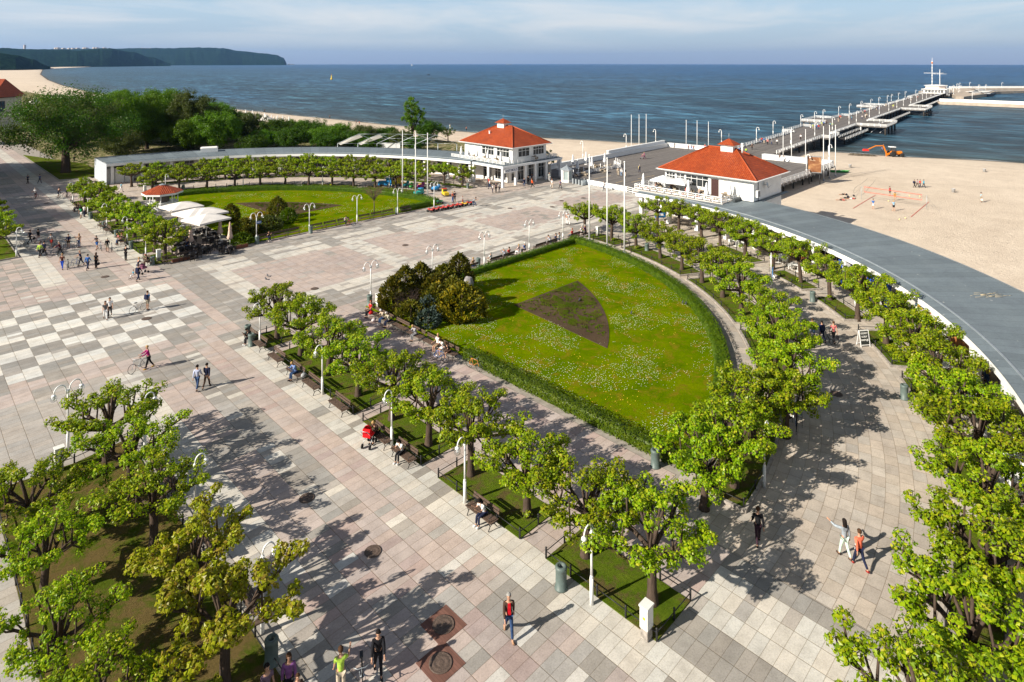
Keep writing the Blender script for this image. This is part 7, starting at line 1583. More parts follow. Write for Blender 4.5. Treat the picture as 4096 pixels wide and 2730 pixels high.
HC = {'dk': (.012, .009, .008), 'br': (.06, .03, .015), 'bl': (.42, .27, .11), 'gy': (.30, .29, .27), 'rd': (.25, .06, .02), 'cap': (.5, .48, .44), 'wh': (.6, .6, .6), 'bald': (.36, .22, .15), 'bk': (.01, .01, .012)}
def part_of(name, me, mat, parent):
    o = obj(name, me, parent)
    for i, ms in enumerate(mat if isinstance(mat, list) else [mat]):
        o.material_slots[i].link = 'OBJECT'; o.material_slots[i].material = ms
    return o
W_ = (.72, .72, .72); BK = (.012, .012, .015); NV = (.015, .02, .05); JN = (.03, .06, .14); GYc = (.2, .2, .21); RDc = (.5, .02, .02); KH = (.32, .26, .17); TQ = (.02, .30, .45); GR = (.02, .3, .12); LM = (.42, .62, .08); PK = (.6, .22, .22); BE = (.5, .42, .32); BU = (.03, .12, .38); COR = (.72, .16, .09); MG = (.28, .01, .12); BRN = (.06, .035, .025)
def person(c, r, x, y, face, pose, top, bot, hair, label, z=0.0, s=1.0, long=False, shorts=False, lh=False, shoes=BK, hold=None, uv=None, dz=0.0):
    u, v = uv if uv else T(c, r, x, y, z); a = (HD(face) if not isinstance(face, tuple) else face[0]) - pi / 2
    P = POSES[pose]; t = thing('person', label, 'person', (u, v, z + dz + .006), a); t.scale = (s, s, s)
    if pose == 'lie': t.rotation_euler = (-pi / 2, 0, a); t.location.z = z + .13
    part_of('body', P['body'], [SKIN, EYE, LIP], t); part_of('jacket' if long else 'shirt', P['long' if long else 'short'], cloth(top), t)
    part_of('shorts' if shorts else 'trousers', P['shorts' if shorts else 'trousers'], cloth(bot), t); part_of('shoes', P['shoes'], cloth(shoes), t); part_of('hair' if hair != 'cap' else 'cap', P['hair1' if lh else 'hair0'], cloth(HC[hair]), t)
    J = P['J']
    if hold == 'pack': b = J['che']; MB().box((b.x, b.y - .2, b.z - .02), (.3, .18, .42), 0, .85).build('backpack', cloth((.02, .025, .06)), t)
    if hold in ('bag', 'whitebag'):
        q = J['palr']; bag = MB().tube([tuple(q), (q.x, q.y, q.z - .16)], .012, 4).box((q.x, q.y, q.z - .3), (.12, .3, .28), 0, .85).build('handbag', cloth(BK if hold == 'bag' else W_), t)
    return t
# bicycles
def bicycle(name='bicycle'):
    t = thing(name, 'x', 'bicycle', (0, 0, -50), 0, 'bicycles'); rim = MB(); 
    def ringm(r_, w, n=24, mat=TYRE, nm='tyre', par=None, loc=None):
        m = MB(); vs = []; k = 6
        for i in range(n):
            a = 2 * pi * i / n
            for j in range(k): b = 2 * pi * j / k; rr = r_ + w * cos(b); vs.append((rr * cos(a), w * sin(b), rr * sin(a)))
        m.add(vs, [(i * k + j, i * k + (j + 1) % k, ((i + 1) % n) * k + (j + 1) % k, ((i + 1) % n) * k + j) for i in range(n) for j in range(k)], True); return m
    for x in (-.52, .52):
        w = ringm(.33, .018).build('wheel', TYRE, t, (x, 0, .345)); m = MB()
        for i in range(12): a = i * pi / 6; m.tube([(0, 0, 0), (.31 * cos(a), 0, .31 * sin(a))], .003, 3)
        m.tube([(0, -.03, 0), (0, .03, 0)], .02, 6); m.build('spokes', METAL, w)
    m = MB(); B_ = {'bb': (-.08, 0, .30), 'st': (-.22, 0, .82), 'ht': (.36, 0, .82), 'hb': (.40, 0, .66), 'ra': (-.52, 0, .345), 'fa': (.52, 0, .345)}
    for a, b in (('bb', 'st'), ('st', 'ht'), ('bb', 'hb'), ('ht', 'hb'), ('bb', 'ra'), ('st', 'ra'), ('hb', 'fa')): m.tube([B_[a], B_[b]], .018, 6)
    fr_ = m.build('frame', BLACK, t); m = MB(); m.tube([(.36, 0, .82), (.33, 0, 1.0)], .014, 5); m.tube([(.28, -.28, 1.02), (.36, -.15, 1.0), (.36, .15, 1.0), (.28, .28, 1.02)], .013, 5); m.build('handlebar', METAL, t)
    MB().tube([(-.22, 0, .8), (-.24, 0, .93)], .013, 5).box((-.26, 0, .955), (.27, .13, .05), 0, .8).build('saddle', BLACK, t); m = MB(); m.tube([(-.08, -.1, .30), (-.08, .1, .30)], .012, 5); m.lathe([(.08, -.005), (.08, .005)], 12, (-.08, 0, .3)); m.tube([(-.08, .1, .3), (-.02, .1, .14)], .01, 4); m.tube([(-.08, -.1, .3), (-.14, -.1, .46)], .01, 4); m.build('pedals', METAL, t)
    return t
BIKE = bicycle()
FRM = [paint('bike_' + n, c) for n, c in (('black', (.02, .02, .02)), ('white', (.6, .6, .62)), ('silver', (.35, .36, .38)), ('blue', (.03, .1, .35)), ('red', (.35, .03, .03)), ('orange', (.6, .2, .03)))]
def bike(c, r, x, y, face, lb, col=0, z=0, uv=None, s=1.0, lean=.06):
    u, v = uv if uv else T(c, r, x, y, z); t = clone(BIKE, (u, v, z), HD(face), lb); t.rotation_euler = (lean, 0, HD(face)); t.scale = (s, s, s)
    for ch in t.children:
        if ch.name.startswith('frame'):
            ch.material_slots[0].link = 'OBJECT'; ch.material_slots[0].material = FRM[col]
    return t
def pushbike(c, r, x, y, face, side, col, lb, **k):
    """bicycle wheeled beside a walker standing at the pixel"""
    u, v = T(c, r, x, y); a = HD(face); bike(0, 0, 0, 0, face, lb, col, 0, (u + cos(a + side * pi / 2) * .5 + cos(a) * .3, v + sin(a + side * pi / 2) * .5 + sin(a) * .3), **k)
p = person
# --- street and chequer
p(3, 3, 697, 455, 105, 'wave', (.30, .34, .38), (.55, .68, .6), 'dk', 'woman in grey hooded top and pale mint trousers raising her left arm', long=True, lh=True, shoes=BRN)
p(3, 3, 832, 545, 100, 'walk', COR, NV, 'br', 'woman in coral hooded top and navy cropped trousers, lower right', long=True, shorts=False, shoes=(.25, .02, .02), hold='whitebag')
p(2, 3, 2215, 330, 80, 'walk2', BK, (.04, .02, .03), 'br', 'person in black top walking in tree shade left of the two women', long=True)
t = p(1, 3, 2275, 1160, -80, 'walk', BRN, JN, 'gy', 'woman in open brown jacket, red shirt and blue jeans', long=True, shoes=(.35, .2, .12))
b = POSES['walk']['J']['che']; MB().box((b.x, b.y + .065, b.z - .06), (.13, .15, .42), 0, .8).build('shirt', cloth((.6, .01, .02)), t)
p(1, 3, 1105, 1500, -75, 'push', BK, BK, 'dk', 'person in black and red tracksuit pushing a bicycle near the bottom edge', long=True)
pushbike(1, 3, 1090, 1500, -75, -1, 0, 'dark mountain bike pushed near the bottom edge')
p(1, 3, 770, 1700, 110, 'phone', LM, BE, 'br', 'person in lime green t-shirt drinking at the bottom edge', hold=None)
p(1, 3, 305, 1760, -70, 'stand', (.20, .08, .22), BK, 'br', 'woman with long brown hair in a striped top at the bottom edge', long=True, lh=True)
p(1, 3, 110, 1860, -40, 'stand', (.15, .10, .14), NV, 'dk', 'dark haired person in the bottom left of the street, cut by the edge')
p(1, 3, 385, 1850, -60, 'stand', BRN, JN, 'br', 'small brown haired child between the striped top and green shirt', s=.78)
p(0, 2, 1780, 400, 95, 'walk', (.42, .46, .62), JN, 'dk', 'man in pale blue shirt and jeans with a shoulder bag', long=True, hold=None)
p(0, 2, 1865, 385, 92, 'walk2', NV, BRN, 'dk', 'woman in dark jacket walking beside the man in pale blue', long=True)
p(0, 2, 1345, 212, 215, 'push', MG, BK, 'bl', 'blonde person in magenta cardigan pushing a city bicycle', long=True, shoes=(.5, .3, .05))
pushbike(0, 2, 1330, 225, 250, -1, 2, 'silver city bicycle pushed by the blonde person in magenta')
p(0, 1, 958, 1295, -55, 'walk', (.12, .12, .12), W_, 'dk', 'person in grey top and white trousers, left of the embracing couple', lh=True, s=.95)
p(0, 1, 998, 1272, -60, 'walk2', W_, BK, 'dk', 'man in white striped polo shirt and black trousers, right of the couple')
p(0, 1, 1335, 1212, 80, 'stand', (.05, .15, .35), (.28, .25, .2), 'br', 'man with backpack, blue t-shirt and grey shorts holding a bicycle', shorts=True, hold='pack')
bike(0, 1, 1250, 1230, 65, 'white bicycle held by the man with the backpack', 1)
# family with pram
p(0, 1, 1252, 950, 85, 'walk', NV, NV, 'br', 'person in blue with backpack behind the pram family', long=True, hold='pack')
p(0, 1, 1250, 880, 60, 'push', NV, JN, 'bl', 'person in navy shirt pushing the spotted pram', s=.97)
p(0, 1, 1207, 925, 230, 'sit', TQ, W_, 'br', 'small child in turquoise on a little bicycle', s=.62)
bike(0, 1, 1210, 940, 215, 'small child bicycle beside the pram', 4, s=.55)
# street crowd, upper left
for a in [
 (0, 1, 285, 615, 70, 'walk', NV, BK, 'br', 'man in navy t-shirt carrying a black bag, left end of the street group', dict(hold='bag')),
 (0, 1, 357, 608, 85, 'walk2', BK, (.5, .35, .33), 'dk', 'woman in black with pale pink trousers in the left street', dict(long=True, hold='whitebag')),
 (0, 1, 372, 738, 100, 'walk', LM, BK, 'br', 'person in lime green jacket with a handbag in the street', dict(long=True, hold='bag')),
 (0, 1, 410, 725, 95, 'walk2', NV, BK, 'dk', 'person in dark clothes beside the lime green jacket', dict(long=True)),
 (0, 1, 475, 650, -80, 'push', (.4, .38, .38), (.45, .04, .03), 'dk', 'person in pale patterned shirt and red shorts', dict(shorts=True, shoes=W_)),
 (0, 1, 628, 655, -60, 'push', NV, BRN, 'dk', 'man in navy jacket and dark shorts wheeling a bicycle', dict(long=True, shorts=True)),
 (0, 1, 723, 655, -75, 'phone', (.35, .24, .17), JN, 'bl', 'blonde woman in beige shirt shading her eyes in the street', dict(lh=True)),
 (0, 1, 552, 725, 200, 'push', (.06, .01, .02), BK, 'gy', 'cyclist in dark red and black with a helmet', dict(long=True, shoes=W_)),
 (0, 1, 572, 845, -70, 'walk', (.10, .03, .02), (.02, .08, .5), 'bl', 'woman in brown top and bright blue trousers', dict()),
 (0, 1, 738, 815, 215, 'push', NV, NV, 'bald', 'bald man in navy leaning to his bicycle', dict()),
 (0, 1, 800, 852, 95, 'walk', BU, NV, 'dk', 'person in blue hoodie seen from behind', dict(long=True)),
 (0, 1, 875, 840, 90, 'stand', BK, BK, 'br', 'woman in black sleeveless top with a shoulder bag', dict(hold='bag', lh=True)),
 (0, 1, 882, 670, -95, 'push', BK, BU, 'dk', 'person in black shirt and blue skirt wheeling a bicycle', dict(shorts=True)),
 (0, 1, 975, 692, 120, 'walk', BK, (.4, .38, .3), 'cap', 'person in black top and pale shorts wheeling a white bicycle', dict(shorts=True, long=True)),
 (0, 1, 1140, 768, 85, 'phone', BK, BK, 'dk', 'lone person in black raising a hand, right of the street crowd', dict(long=True)),
 (0, 1, 740, 390, 100, 'walk', GR, W_, 'dk', 'woman in green top and white shorts at the top of the street', dict(shorts=True, lh=True)),
 (0, 1, 770, 378, 90, 'stand', W_, NV, 'dk', 'person in white top beside the woman in green', dict(hold='bag')),
 (0, 1, 332, 210, -85, 'push', W_, BK, 'cap', 'cyclist in white shirt in the shaded street at the left', dict(shorts=True)),
 (0, 1, 540, 205, 85, 'push', BK, NV, 'dk', 'person in dark shirt with a bicycle in the shade, left one', dict(shorts=True)),
 (0, 1, 615, 198, 90, 'push', BK, BK, 'dk', 'person in black with a bicycle in the shade, right one', dict(long=True)),
 (0, 0, 265, 1425, 90, 'walk', NV, BK, 'dk', 'shaded walker near the dark hedge at the far left', dict()),
 (0, 0, 372, 1422, 85, 'walk2', (.1, .12, .2), NV, 'dk', 'pair walker in blue in the shaded path at the far left', dict(long=True)),
 (0, 0, 680, 1235, 80, 'walk', BK, BK, 'dk', 'walker in black behind the big old park tree', dict(long=True)),
 (0, 0, 1100, 1500, 60, 'walk2', TQ, W_, 'br', 'walker with turquoise jacket behind the left street trees', dict())]:
    p(*a[:-1], **a[-1])
for a in [(0, 1, 505, 640, -70, 2, 'bicycle beside the person in red shorts'), (0, 1, 595, 660, -80, 1, 'bicycle with basket beside the man in navy jacket'), (0, 1, 697, 665, -80, 0, 'dark bicycle beside the blonde woman in beige'), (0, 1, 512, 735, 210, 0, 'bicycle beside the cyclist in dark red'), (0, 1, 625, 840, -60, 1, 'bicycle beside the woman in bright blue trousers'), (0, 1, 690, 825, 250, 3, 'bicycle beside the bald man in navy'),
          (0, 1, 920, 675, -50, 2, 'bicycle beside the person in blue skirt'), (0, 1, 1017, 685, -60, 1, 'white bicycle beside the person in pale shorts'), (0, 1, 340, 215, -75, 4, 'bicycle of the cyclist in white shirt in shade'), (0, 1, 563, 208, 80, 0, 'bicycle in the shaded street, left of two'), (0, 1, 640, 203, 75, 0, 'bicycle in the shaded street, right of two'), (0, 1, 215, 655, 175, 0, 'bicycle lying against the left street kerb')]: bike(*a[:5], a[6], a[5])
# --- people seated on benches
SITZ = .012
def sitter(u, v, face, pose, top, bot, hair, lb, **k): return p(0, 0, 0, 0, (face,), pose, top, bot, hair, lb, uv=(u, v), **k)
def bv(c, r, x, y): return T(c, r, x, y, .6)[1]
W180 = pi
sitter(-7.0, bv(1, 2, 385, 225), W180 + .1, 'lean', (.15, .25, .5), JN, 'bl', 'man in light blue shirt and jeans sitting cross legged on a bench', long=True)
sitter(-6.98, bv(1, 2, 1300, 950), W180 + .2, 'lean', W_, BK, 'dk', 'woman in white top with dark ponytail sitting on a bench', lh=True, shoes=W_)
sitter(-6.98, bv(1, 2, 2060, 1490), W180 - .1, 'phone' if 0 else 'lean', W_, NV, 'dk', 'woman in white top on the bench nearest the viewer', lh=True, shoes=W_)
sitter(-6.98, bv(1, 2, 1060, 790), W180 + .2, 'lean', BRN, BK, 'bl', 'blonde person bent over beside the red pram', long=True)
sitter(-7.0, -1.05, W180, 'lean', BK, BK, 'dk', 'woman in black on the street corner bench', long=True, shoes=W_)
for a in [(3.0, -3.2, 'sit', RDc, BK, 'rd', 'person in red cap and dark blue with a red bag on the shaded bench', {}), (2.98, -5.4, 'lean', BE, JN, 'wh', 'white haired person in cream jacket eating on the shaded bench', dict(long=True, shoes=W_)), (2.98, -6.25, 'lean', (.45, .42, .33), NV, 'cap', 'person in beige cap and jacket on the shaded bench', dict(long=True)),
          (3.0, -10.1, 'phone' if 0 else 'lean', (.35, .35, .37), GYc, 'bl', 'blonde woman in grey cardigan and orange top on the shaded bench', dict(long=True)), (3.0, -13.0, 'sit', W_, KH, 'bl', 'blonde person in white shirt, left of three with bicycles', dict(shorts=True, shoes=W_)), (3.0, -13.7, 'lean', W_, W_, 'br', 'person in white shirt, middle of three with bicycles', dict(shorts=True, shoes=W_)), (2.95, -14.5, 'lean', BK, BRN, 'br', 'person in black t-shirt, right of three with bicycles', dict(shorts=True, shoes=W_))]:
    sitter(a[0], a[1], W180, *a[2:7], **a[7])

u, v = T(1, 2, 1655, 150); bike(0, 0, 0, 0, -30, 'white and blue mountain bike left of the three seated in shade', 3, uv=(u, v)); u, v = T(1, 2, 1965, 225); bike(0, 0, 0, 0, -40, 'white and orange bicycle with a helmet right of the three seated in shade', 5, uv=(u, v))
N90 = pi / 2
for a in [(T(1, 1, 1935, 810, .5)[0], 'sit', (.3, .2, .1), BU, 'bl', 'person with a blue bag on the plaza bench nearest the thujas', {}), (T(1, 1, 2100, 765, .5)[0], 'sit', W_, (.5, .48, .4), 'gy', 'grey haired person in white on the plaza side bench', {}), (T(1, 1, 2215, 720, .5)[0], 'lean', (.4, .42, .5), GYc, 'gy', 'person in pale blue shirt leaning on the plaza side bench', {}), (T(1, 1, 2250, 710, .5)[0], 'sit', RDc, BK, 'br', 'woman in red on the plaza side bench', {}),
          (T(2, 1, 45, 685, .5)[0], 'sit', (.6, .45, .45), W_, 'bl', 'person in pale pink on the plaza side bench', {}), (T(2, 1, 85, 665, .5)[0], 'sit', (.1, .15, .35), BK, 'wh', 'white haired person in blue on the plaza side bench', {}), (T(2, 1, 315, 595, .5)[0], 'lean', (.5, .52, .6), JN, 'dk', 'person in white shirt with dark hair, far plaza side bench', {}), (T(2, 1, 360, 580, .5)[0], 'sit', (.12, .12, .2), BK, 'br', 'person in dark top, middle of the far plaza side bench', {}), (T(2, 1, 387, 570, .5)[0], 'sit', W_, JN, 'br', 'person in white top, right of the far plaza side bench', {}),
          (T(2, 1, 505, 535, .5)[0], 'sit', RDc, JN, 'rd', 'person in red at the hedge corner bench', {}), (T(2, 1, 588, 510, .5)[0], 'sit', W_, BK, 'cap', 'person in white cap on the bench by the first linden', {}), (T(2, 1, 615, 500, .5)[0], 'sit', (.12, .05, .12), GYc, 'cap', 'person in dark purple and white cap by the first linden', {})]:
    sitter(a[0], -.27, N90, *a[1:6], **a[6])
sitter(T(1, 1, 160, 575, .5)[0], 27.3, -N90, 'lean', BK, NV, 'dk', 'person in black reading on the left garden bench', shoes=W_)
sitter(T(1, 1, 822, 425, .5)[0], 27.3, -N90, 'lean', (.5, .5, .48), BK, 'dk', 'person in white and black on the left garden bench with a bicycle', shoes=BRN)
u, v = T(1, 1, 855, 460); bike(0, 0, 0, 0, -20, 'purple pink ladies bicycle standing before the left garden bench', 4, uv=(u, v))
for i, (x, y, tp, bt, hr, lb) in enumerate([(700, 290, BK, BK, 'dk', 'person in black on the topmost street bench, left'), (722, 295, BK, NV, 'dk', 'person in black on the topmost street bench, right'), (1085, 580, PK, JN, 'bl', 'person in pink shirt and jeans on the left street bench'), (1108, 585, BK, BK, 'rd', 'red haired person in black on the left street bench'), (1345, 770, BK, BRN, 'rd', 'woman in black with red hair on the bench at the cafe corner')]):
    sitter(-7.0, T(0, 1, x, y, .55)[1], W180, 'sit' if i % 2 else 'lean', tp, bt, hr, lb)
# --- plaza, near the pavilions, deck
for a in [
 (1, 0, 1955, 1600 - 60 + 40, 0, 'x'),
 ][:0]: pass
for a in [
 (1, 1, 1955, 288, -20, 'crouch', (.3, .33, .36), JN, 'dk', 'person in grey bending to a small quad at the right of the row', {}), (1, 1, 1772, 250, -30, 'stand', COR, BU, 'bl', 'blonde woman in coral top behind the small red quads', {}), (1, 1, 1862, 262, 0, 'stand', W_, RDc, 'rd', 'child with red cap behind the small quads', dict(s=.7)), (1, 1, 1790, 245, 120, 'stand', NV, BK, 'dk', 'person in dark blue beside the blonde woman in coral', {}),
 (2, 0, 118, 1455, -80, 'walk', NV, JN, 'dk', 'person in navy by the left pavilion entrance', dict(long=True)), (2, 0, 155, 1438, 80, 'stand', BK, BK, 'dk', 'person in black in the shade of the left pavilion', dict(long=True)), (2, 0, 190, 1465, 200, 'swing', (.75, .10, .02), BK, 'rd', 'person in bright orange red jacket before the left pavilion', dict(long=True)), (2, 0, 188, 1420, 60, 'stand', NV, BK, 'br', 'person in navy close to the pavilion columns', {}),
 (2, 0, 345, 1408, -60, 'stand', (.5, .52, .48), W_, 'gy', 'person in pale clothes beside the white booth', dict(long=True)), (2, 0, 368, 1470, -100, 'stand', W_, (.6, .5, .4), 'rd', 'red haired woman in cream clothes on the plaza', dict(hold='whitebag')), (2, 0, 443, 1475, -60, 'walk', (.25, .2, .35), BK, 'dk', 'woman in lilac top and black trousers on the plaza', {}), (2, 0, 833, 1490, 215, 'walk', W_, NV, 'gy', 'grey haired man in white shirt walking past the banner fence', dict(hold='pack')),
 (2, 0, 960, 1355, 80, 'walk', BE, BE, 'wh', 'person in beige on the deck, left of three', dict(long=True)), (2, 0, 990, 1362, 85, 'walk2', W_, (.2, .3, .45), 'wh', 'white haired person in white on the deck, middle of three', dict(long=True)), (2, 0, 1022, 1365, 80, 'walk', BK, (.6, .5, .4), 'cap', 'person in black jacket and white cap on the deck, right of three', dict(long=True)), (2, 0, 1153, 1330, 88, 'walk', (.6, .5, .22), NV, 'gy', 'person in pale yellow jacket with black backpack on the deck', dict(long=True, hold='pack')),
 (2, 0, 1198, 1208, 160, 'push', (.6, .15, .35), (.12, .03, .08), 'bl', 'woman in pink pushing a pram on the deck', {}), (2, 1, 515, 452, 100, 'walk', W_, W_, 'gy', 'person in white under the first linden of the inner arc', {}), (2, 1, 502, 450, 70, 'stand', (.5, .2, .1), W_, 'br', 'person in orange top beside the person in white', {}),
 (3, 1, 410, 1480, 95, 'walk', RDc, (.12, .2, .35), 'br', 'man in red t-shirt and denim shorts under the lindens', dict(shorts=True)), (3, 1, 495, 1500, 92, 'walk', (.02, .03, .12), NV, 'dk', 'man in navy with backpack wheeling a bicycle under the lindens', dict(long=True, hold='pack')), (3, 1, 600, 1508, 90, 'walk2', (.7, .2, .2), BK, 'br', 'woman in salmon top and black trousers under the lindens', dict(hold='bag')),
 (2, 1, 2022, 640, 90, 'walk', W_, NV, 'dk', 'person in white between the upper lindens, left', {}), (2, 1, 2050, 640, 80, 'walk2', (.05, .05, .05), BK, 'dk', 'person in black between the upper lindens', {}), (2, 1, 2232, 720, 100, 'stand', (.5, .4, .3), KH, 'br', 'person in beige at the outer lindens', dict(shorts=True)),
 (1, 0, 2130, 1510, 30, 'stand', (.5, .5, .55), NV, 'cap', 'child in white cap near the left pavilion tree', dict(s=.85)), (1, 0, 2190, 1500, 120, 'stand', (.5, .5, .5), NV, 'cap', 'second child in white cap near the left pavilion tree', dict(s=.85)), (1, 0, 2160, 1505, 80, 'stand', NV, BK, 'dk', 'dark dressed person between the two white caps', {}), (1, 0, 2097, 1455, 70, 'stand', RDc, BK, 'dk', 'person in red under the arcade of the left pavilion', {}), (1, 0, 2105, 1470, 200, 'walk', W_, JN, 'dk', 'person in white beside the one in red at the arcade', {}), (1, 0, 1875, 1420, 200, 'walk', (.1, .1, .12), GYc, 'br', 'person in grey under the colonnade near the pavilion', {})]:
    p(*a[:-1], **a[-1])
bike(3, 1, 548, 1500, 88, 'dark bicycle wheeled by the man in navy under the lindens', 0)
# people under the colonnade on the right edge
for a in [(3, 2, 2150, 500, 60, 'walk', COR, KH, 'gy', 'person in coral shirt with black backpack under the colonnade', dict(hold='pack', shorts=True)), (3, 2, 1965, 330, -30, 'stand', W_, JN, 'dk', 'person in white shirt under the colonnade beside a white column', {}), (3, 2, 1945, 290, 150, 'stand', (.12, .12, .25), BK, 'dk', 'person in dark blue under the colonnade edge', {}), (3, 2, 1985, 360, 10, 'stand', (.6, .5, .05), JN, 'bl', 'child in yellow under the colonnade', dict(s=.75))]: p(*a[:-1], **a[-1])
# --- on the deck parapets and pier
def onpar(c, r, x, y, face, top, bot, lb, z=.68, **k): u, v = T(c, r, x, y, 1.1); return p(0, 0, 0, 0, face, 'lean', top, bot, 'dk', lb, uv=(u, v), dz=z, **k)
for a in [(2, 0, 1470, 1090, -120, GYc, BRN, 'person sitting alone on the sea end parapet'), (2, 0, 1590, 1105, -100, (.5, .2, .2), BK, 'person in pink and black on the sea parapet, left of three'), (2, 0, 1617, 1105, -80, BU, BU, 'person in bright blue on the sea parapet, middle of three'), (2, 0, 1637, 1108, -90, RDc, BK, 'person in red on the sea parapet, right of three'), (3, 0, 115, 1190, -100, BRN, (.4, .35, .3), 'person in brown on the right parapet box'), (3, 0, 143, 1195, -80, W_, W_, 'person in white on the right parapet box')]: onpar(*a, z=.55)
pr = random.Random(21); cols = [(W_, 'white'), (BK, 'black'), (RDc, 'red'), (NV, 'navy'), (BE, 'beige'), (GYc, 'grey'), (PK, 'pink'), (TQ, 'turquoise'), (LM, 'lime green'), (BU, 'blue')]
pier_p = [(2, 0, 1740, 1128), (2, 0, 2018, 1140), (2, 0, 2050, 1155), (2, 0, 2075, 1160), (2, 0, 2110, 1165), (2, 0, 2162, 1125), (2, 0, 2235, 1068), (2, 0, 2250, 1062), (2, 0, 2270, 1068), (3, 0, 8, 1080), (3, 0, 45, 1080), (3, 0, 93, 1080), (3, 0, 415, 938), (3, 0, 430, 938), (3, 0, 448, 940), (3, 0, 466, 942), (3, 0, 495, 912), (3, 0, 512, 910), (3, 0, 535, 898), (3, 0, 570, 920), (3, 0, 590, 922), (3, 0, 643, 875), (3, 0, 655, 850), (3, 0, 665, 848), (3, 0, 732, 858), (3, 0, 762, 858), (3, 0, 856, 850), (3, 0, 862, 798), (3, 0, 880, 798), (3, 0, 885, 838), (3, 0, 897, 835), (3, 0, 935, 768), (3, 0, 985, 768), (3, 0, 995, 765), (3, 0, 1010, 770), (3, 0, 1070, 735), (3, 0, 1132, 748), (3, 0, 1140, 745), (3, 0, 1248, 678), (3, 0, 1262, 678), (3, 0, 1295, 690), (3, 0, 1355, 665), (3, 0, 305, 1035)]
for i, (c, r, x, y) in enumerate(pier_p):
    k = pr.randrange(10) if i not in (7, 20, 22, 23) else {7: 2, 20: 8, 22: 2, 23: 2}[i]; b = pr.choice([(BK, 'dark'), (JN, 'denim'), (BE, 'pale')]); h = pr.choice(['dk', 'br', 'bl', 'gy'])
    p(c, r, x, y, pr.choice([60, 240, 70, 230]), pr.choice(['walk', 'walk2', 'stand']), cols[k][0], b[0], h, 'person in %s top and %s trousers on the pier, %s out' % (cols[k][1], b[1], ORD[i] if i < 25 else ORD[i - 25] + ' farther out'), z=DZ, long=pr.random() < .5)
# --- beach
for a in [(3, 1, 1105, 192, -60, 'stand', (.45, .02, .05), NV, 'dk', 'beach volleyball player in dark red behind the net', dict(shorts=True, shoes=(.46, .26, .17))), (3, 1, 1150, 232, -120, 'crouch', (.7, .4, .03), (.5, .3, .1), 'dk', 'bending beach volleyball player in yellow at the net', dict(shorts=True, shoes=(.46, .26, .17))), (3, 1, 955, 312, 80, 'stand', (.02, .16, .5), W_, 'br', 'beach volleyball player in blue top and white shorts', dict(shorts=True, shoes=(.46, .26, .17))), (3, 1, 1140, 328, 95, 'hips', (.25, .5, .7), BK, 'bl', 'beach volleyball player in pale blue and black shorts', dict(shorts=True, shoes=(.46, .26, .17))),
          (3, 1, 1327, 118, 10, 'walk', BK, BK, 'dk', 'walker in black with a backpack, first of four on the sand', dict(long=True, hold='pack', s=.92)), (3, 1, 1353, 116, 5, 'walk2', (.25, .2, .3), BK, 'dk', 'walker in grey, second of four on the sand', dict(s=.92)), (3, 1, 1377, 118, 8, 'walk', RDc, NV, 'dk', 'walker in red, third of four on the sand', dict(s=.92)), (3, 1, 1410, 119, 0, 'walk2', TQ, NV, 'dk', 'walker in turquoise, fourth of four on the sand', dict(long=True, s=.92)),
          (3, 1, 1925, 250, -20, 'stand', (.3, .5, .6), KH, 'dk', 'person with a towel alone on the wide sand at right', dict(shorts=True, hold='whitebag')), (1, 0, 842, 905, 60, 'walk', (.1, .1, .25), NV, 'dk', 'walker in navy on the far beach left of the poplar', {}), (1, 0, 908, 892, 200, 'walk2', (.1, .02, .02), BK, 'rd', 'walker in dark red on the far beach left of the poplar', {}), (1, 0, 672, 845, 120, 'walk', BK, BK, 'dk', 'walker in black at the water edge, far beach', {}), (1, 0, 90, 785, 120, 'walk', NV, BK, 'dk', 'walker in navy at the water far left', dict(s=1.1)),
          (1, 0, 1590, 925, 100, 'crouch', (.5, .15, .05), BK, 'dk', 'person in orange crouching at the water edge', {}), (1, 0, 1620, 925, 60, 'stand', (.4, .55, .4), W_, 'bl', 'child in pale green at the water edge', dict(s=.8)), (1, 0, 1518, 970, 20, 'crouch', BK, BK, 'dk', 'dark figure bending on the sand with a dog sized bag', {}), (1, 0, 1748, 935, 90, 'stand', W_, W_, 'gy', 'person in white at the water behind the small tree', dict(long=True)), (1, 0, 1895, 955, 90, 'walk', (.35, .12, .1), BK, 'br', 'person in red brown at the water near the left pavilion', {}), (1, 0, 935, 900, 90, 'crouch', RDc, BK, 'dk', 'person in red crouching beside the slim poplar', {}),
          (3, 0, 1035, 1150, 0, 'stand', (.1, .12, .35), NV, 'dk', 'worker in blue standing at the back of the tractor', {}), (3, 0, 1048, 1135, 0, 'stand', BK, NV, 'dk', 'worker in black on the rear of the tractor', dict(dz=.3))]:
    p(*a[:6], *a[6:-1], z=-2.0 if a[0:4] != (1, 0, 90, 785) else -2.5, **a[-1]) 
for i, (x, y, tp, bt, lb) in enumerate([(620, 232, RDc, BRN, 'sunbather in red lying on the sand, nearest one'), (660, 215, BK, BK, 'person in black lying on the sand in the middle'), (715, 222, RDc, W_, 'person in red top lying on the sand at right'), (650, 185, (.46, .26, .17), BK, 'bare backed person lying on the sand, farthest one')]):
    p(3, 1, x, y, -10 + i * 7 if i != 3 else 15, 'lie', tp, bt, 'dk', lb, z=-2.0, shorts=True, shoes=(.46, .26, .17))
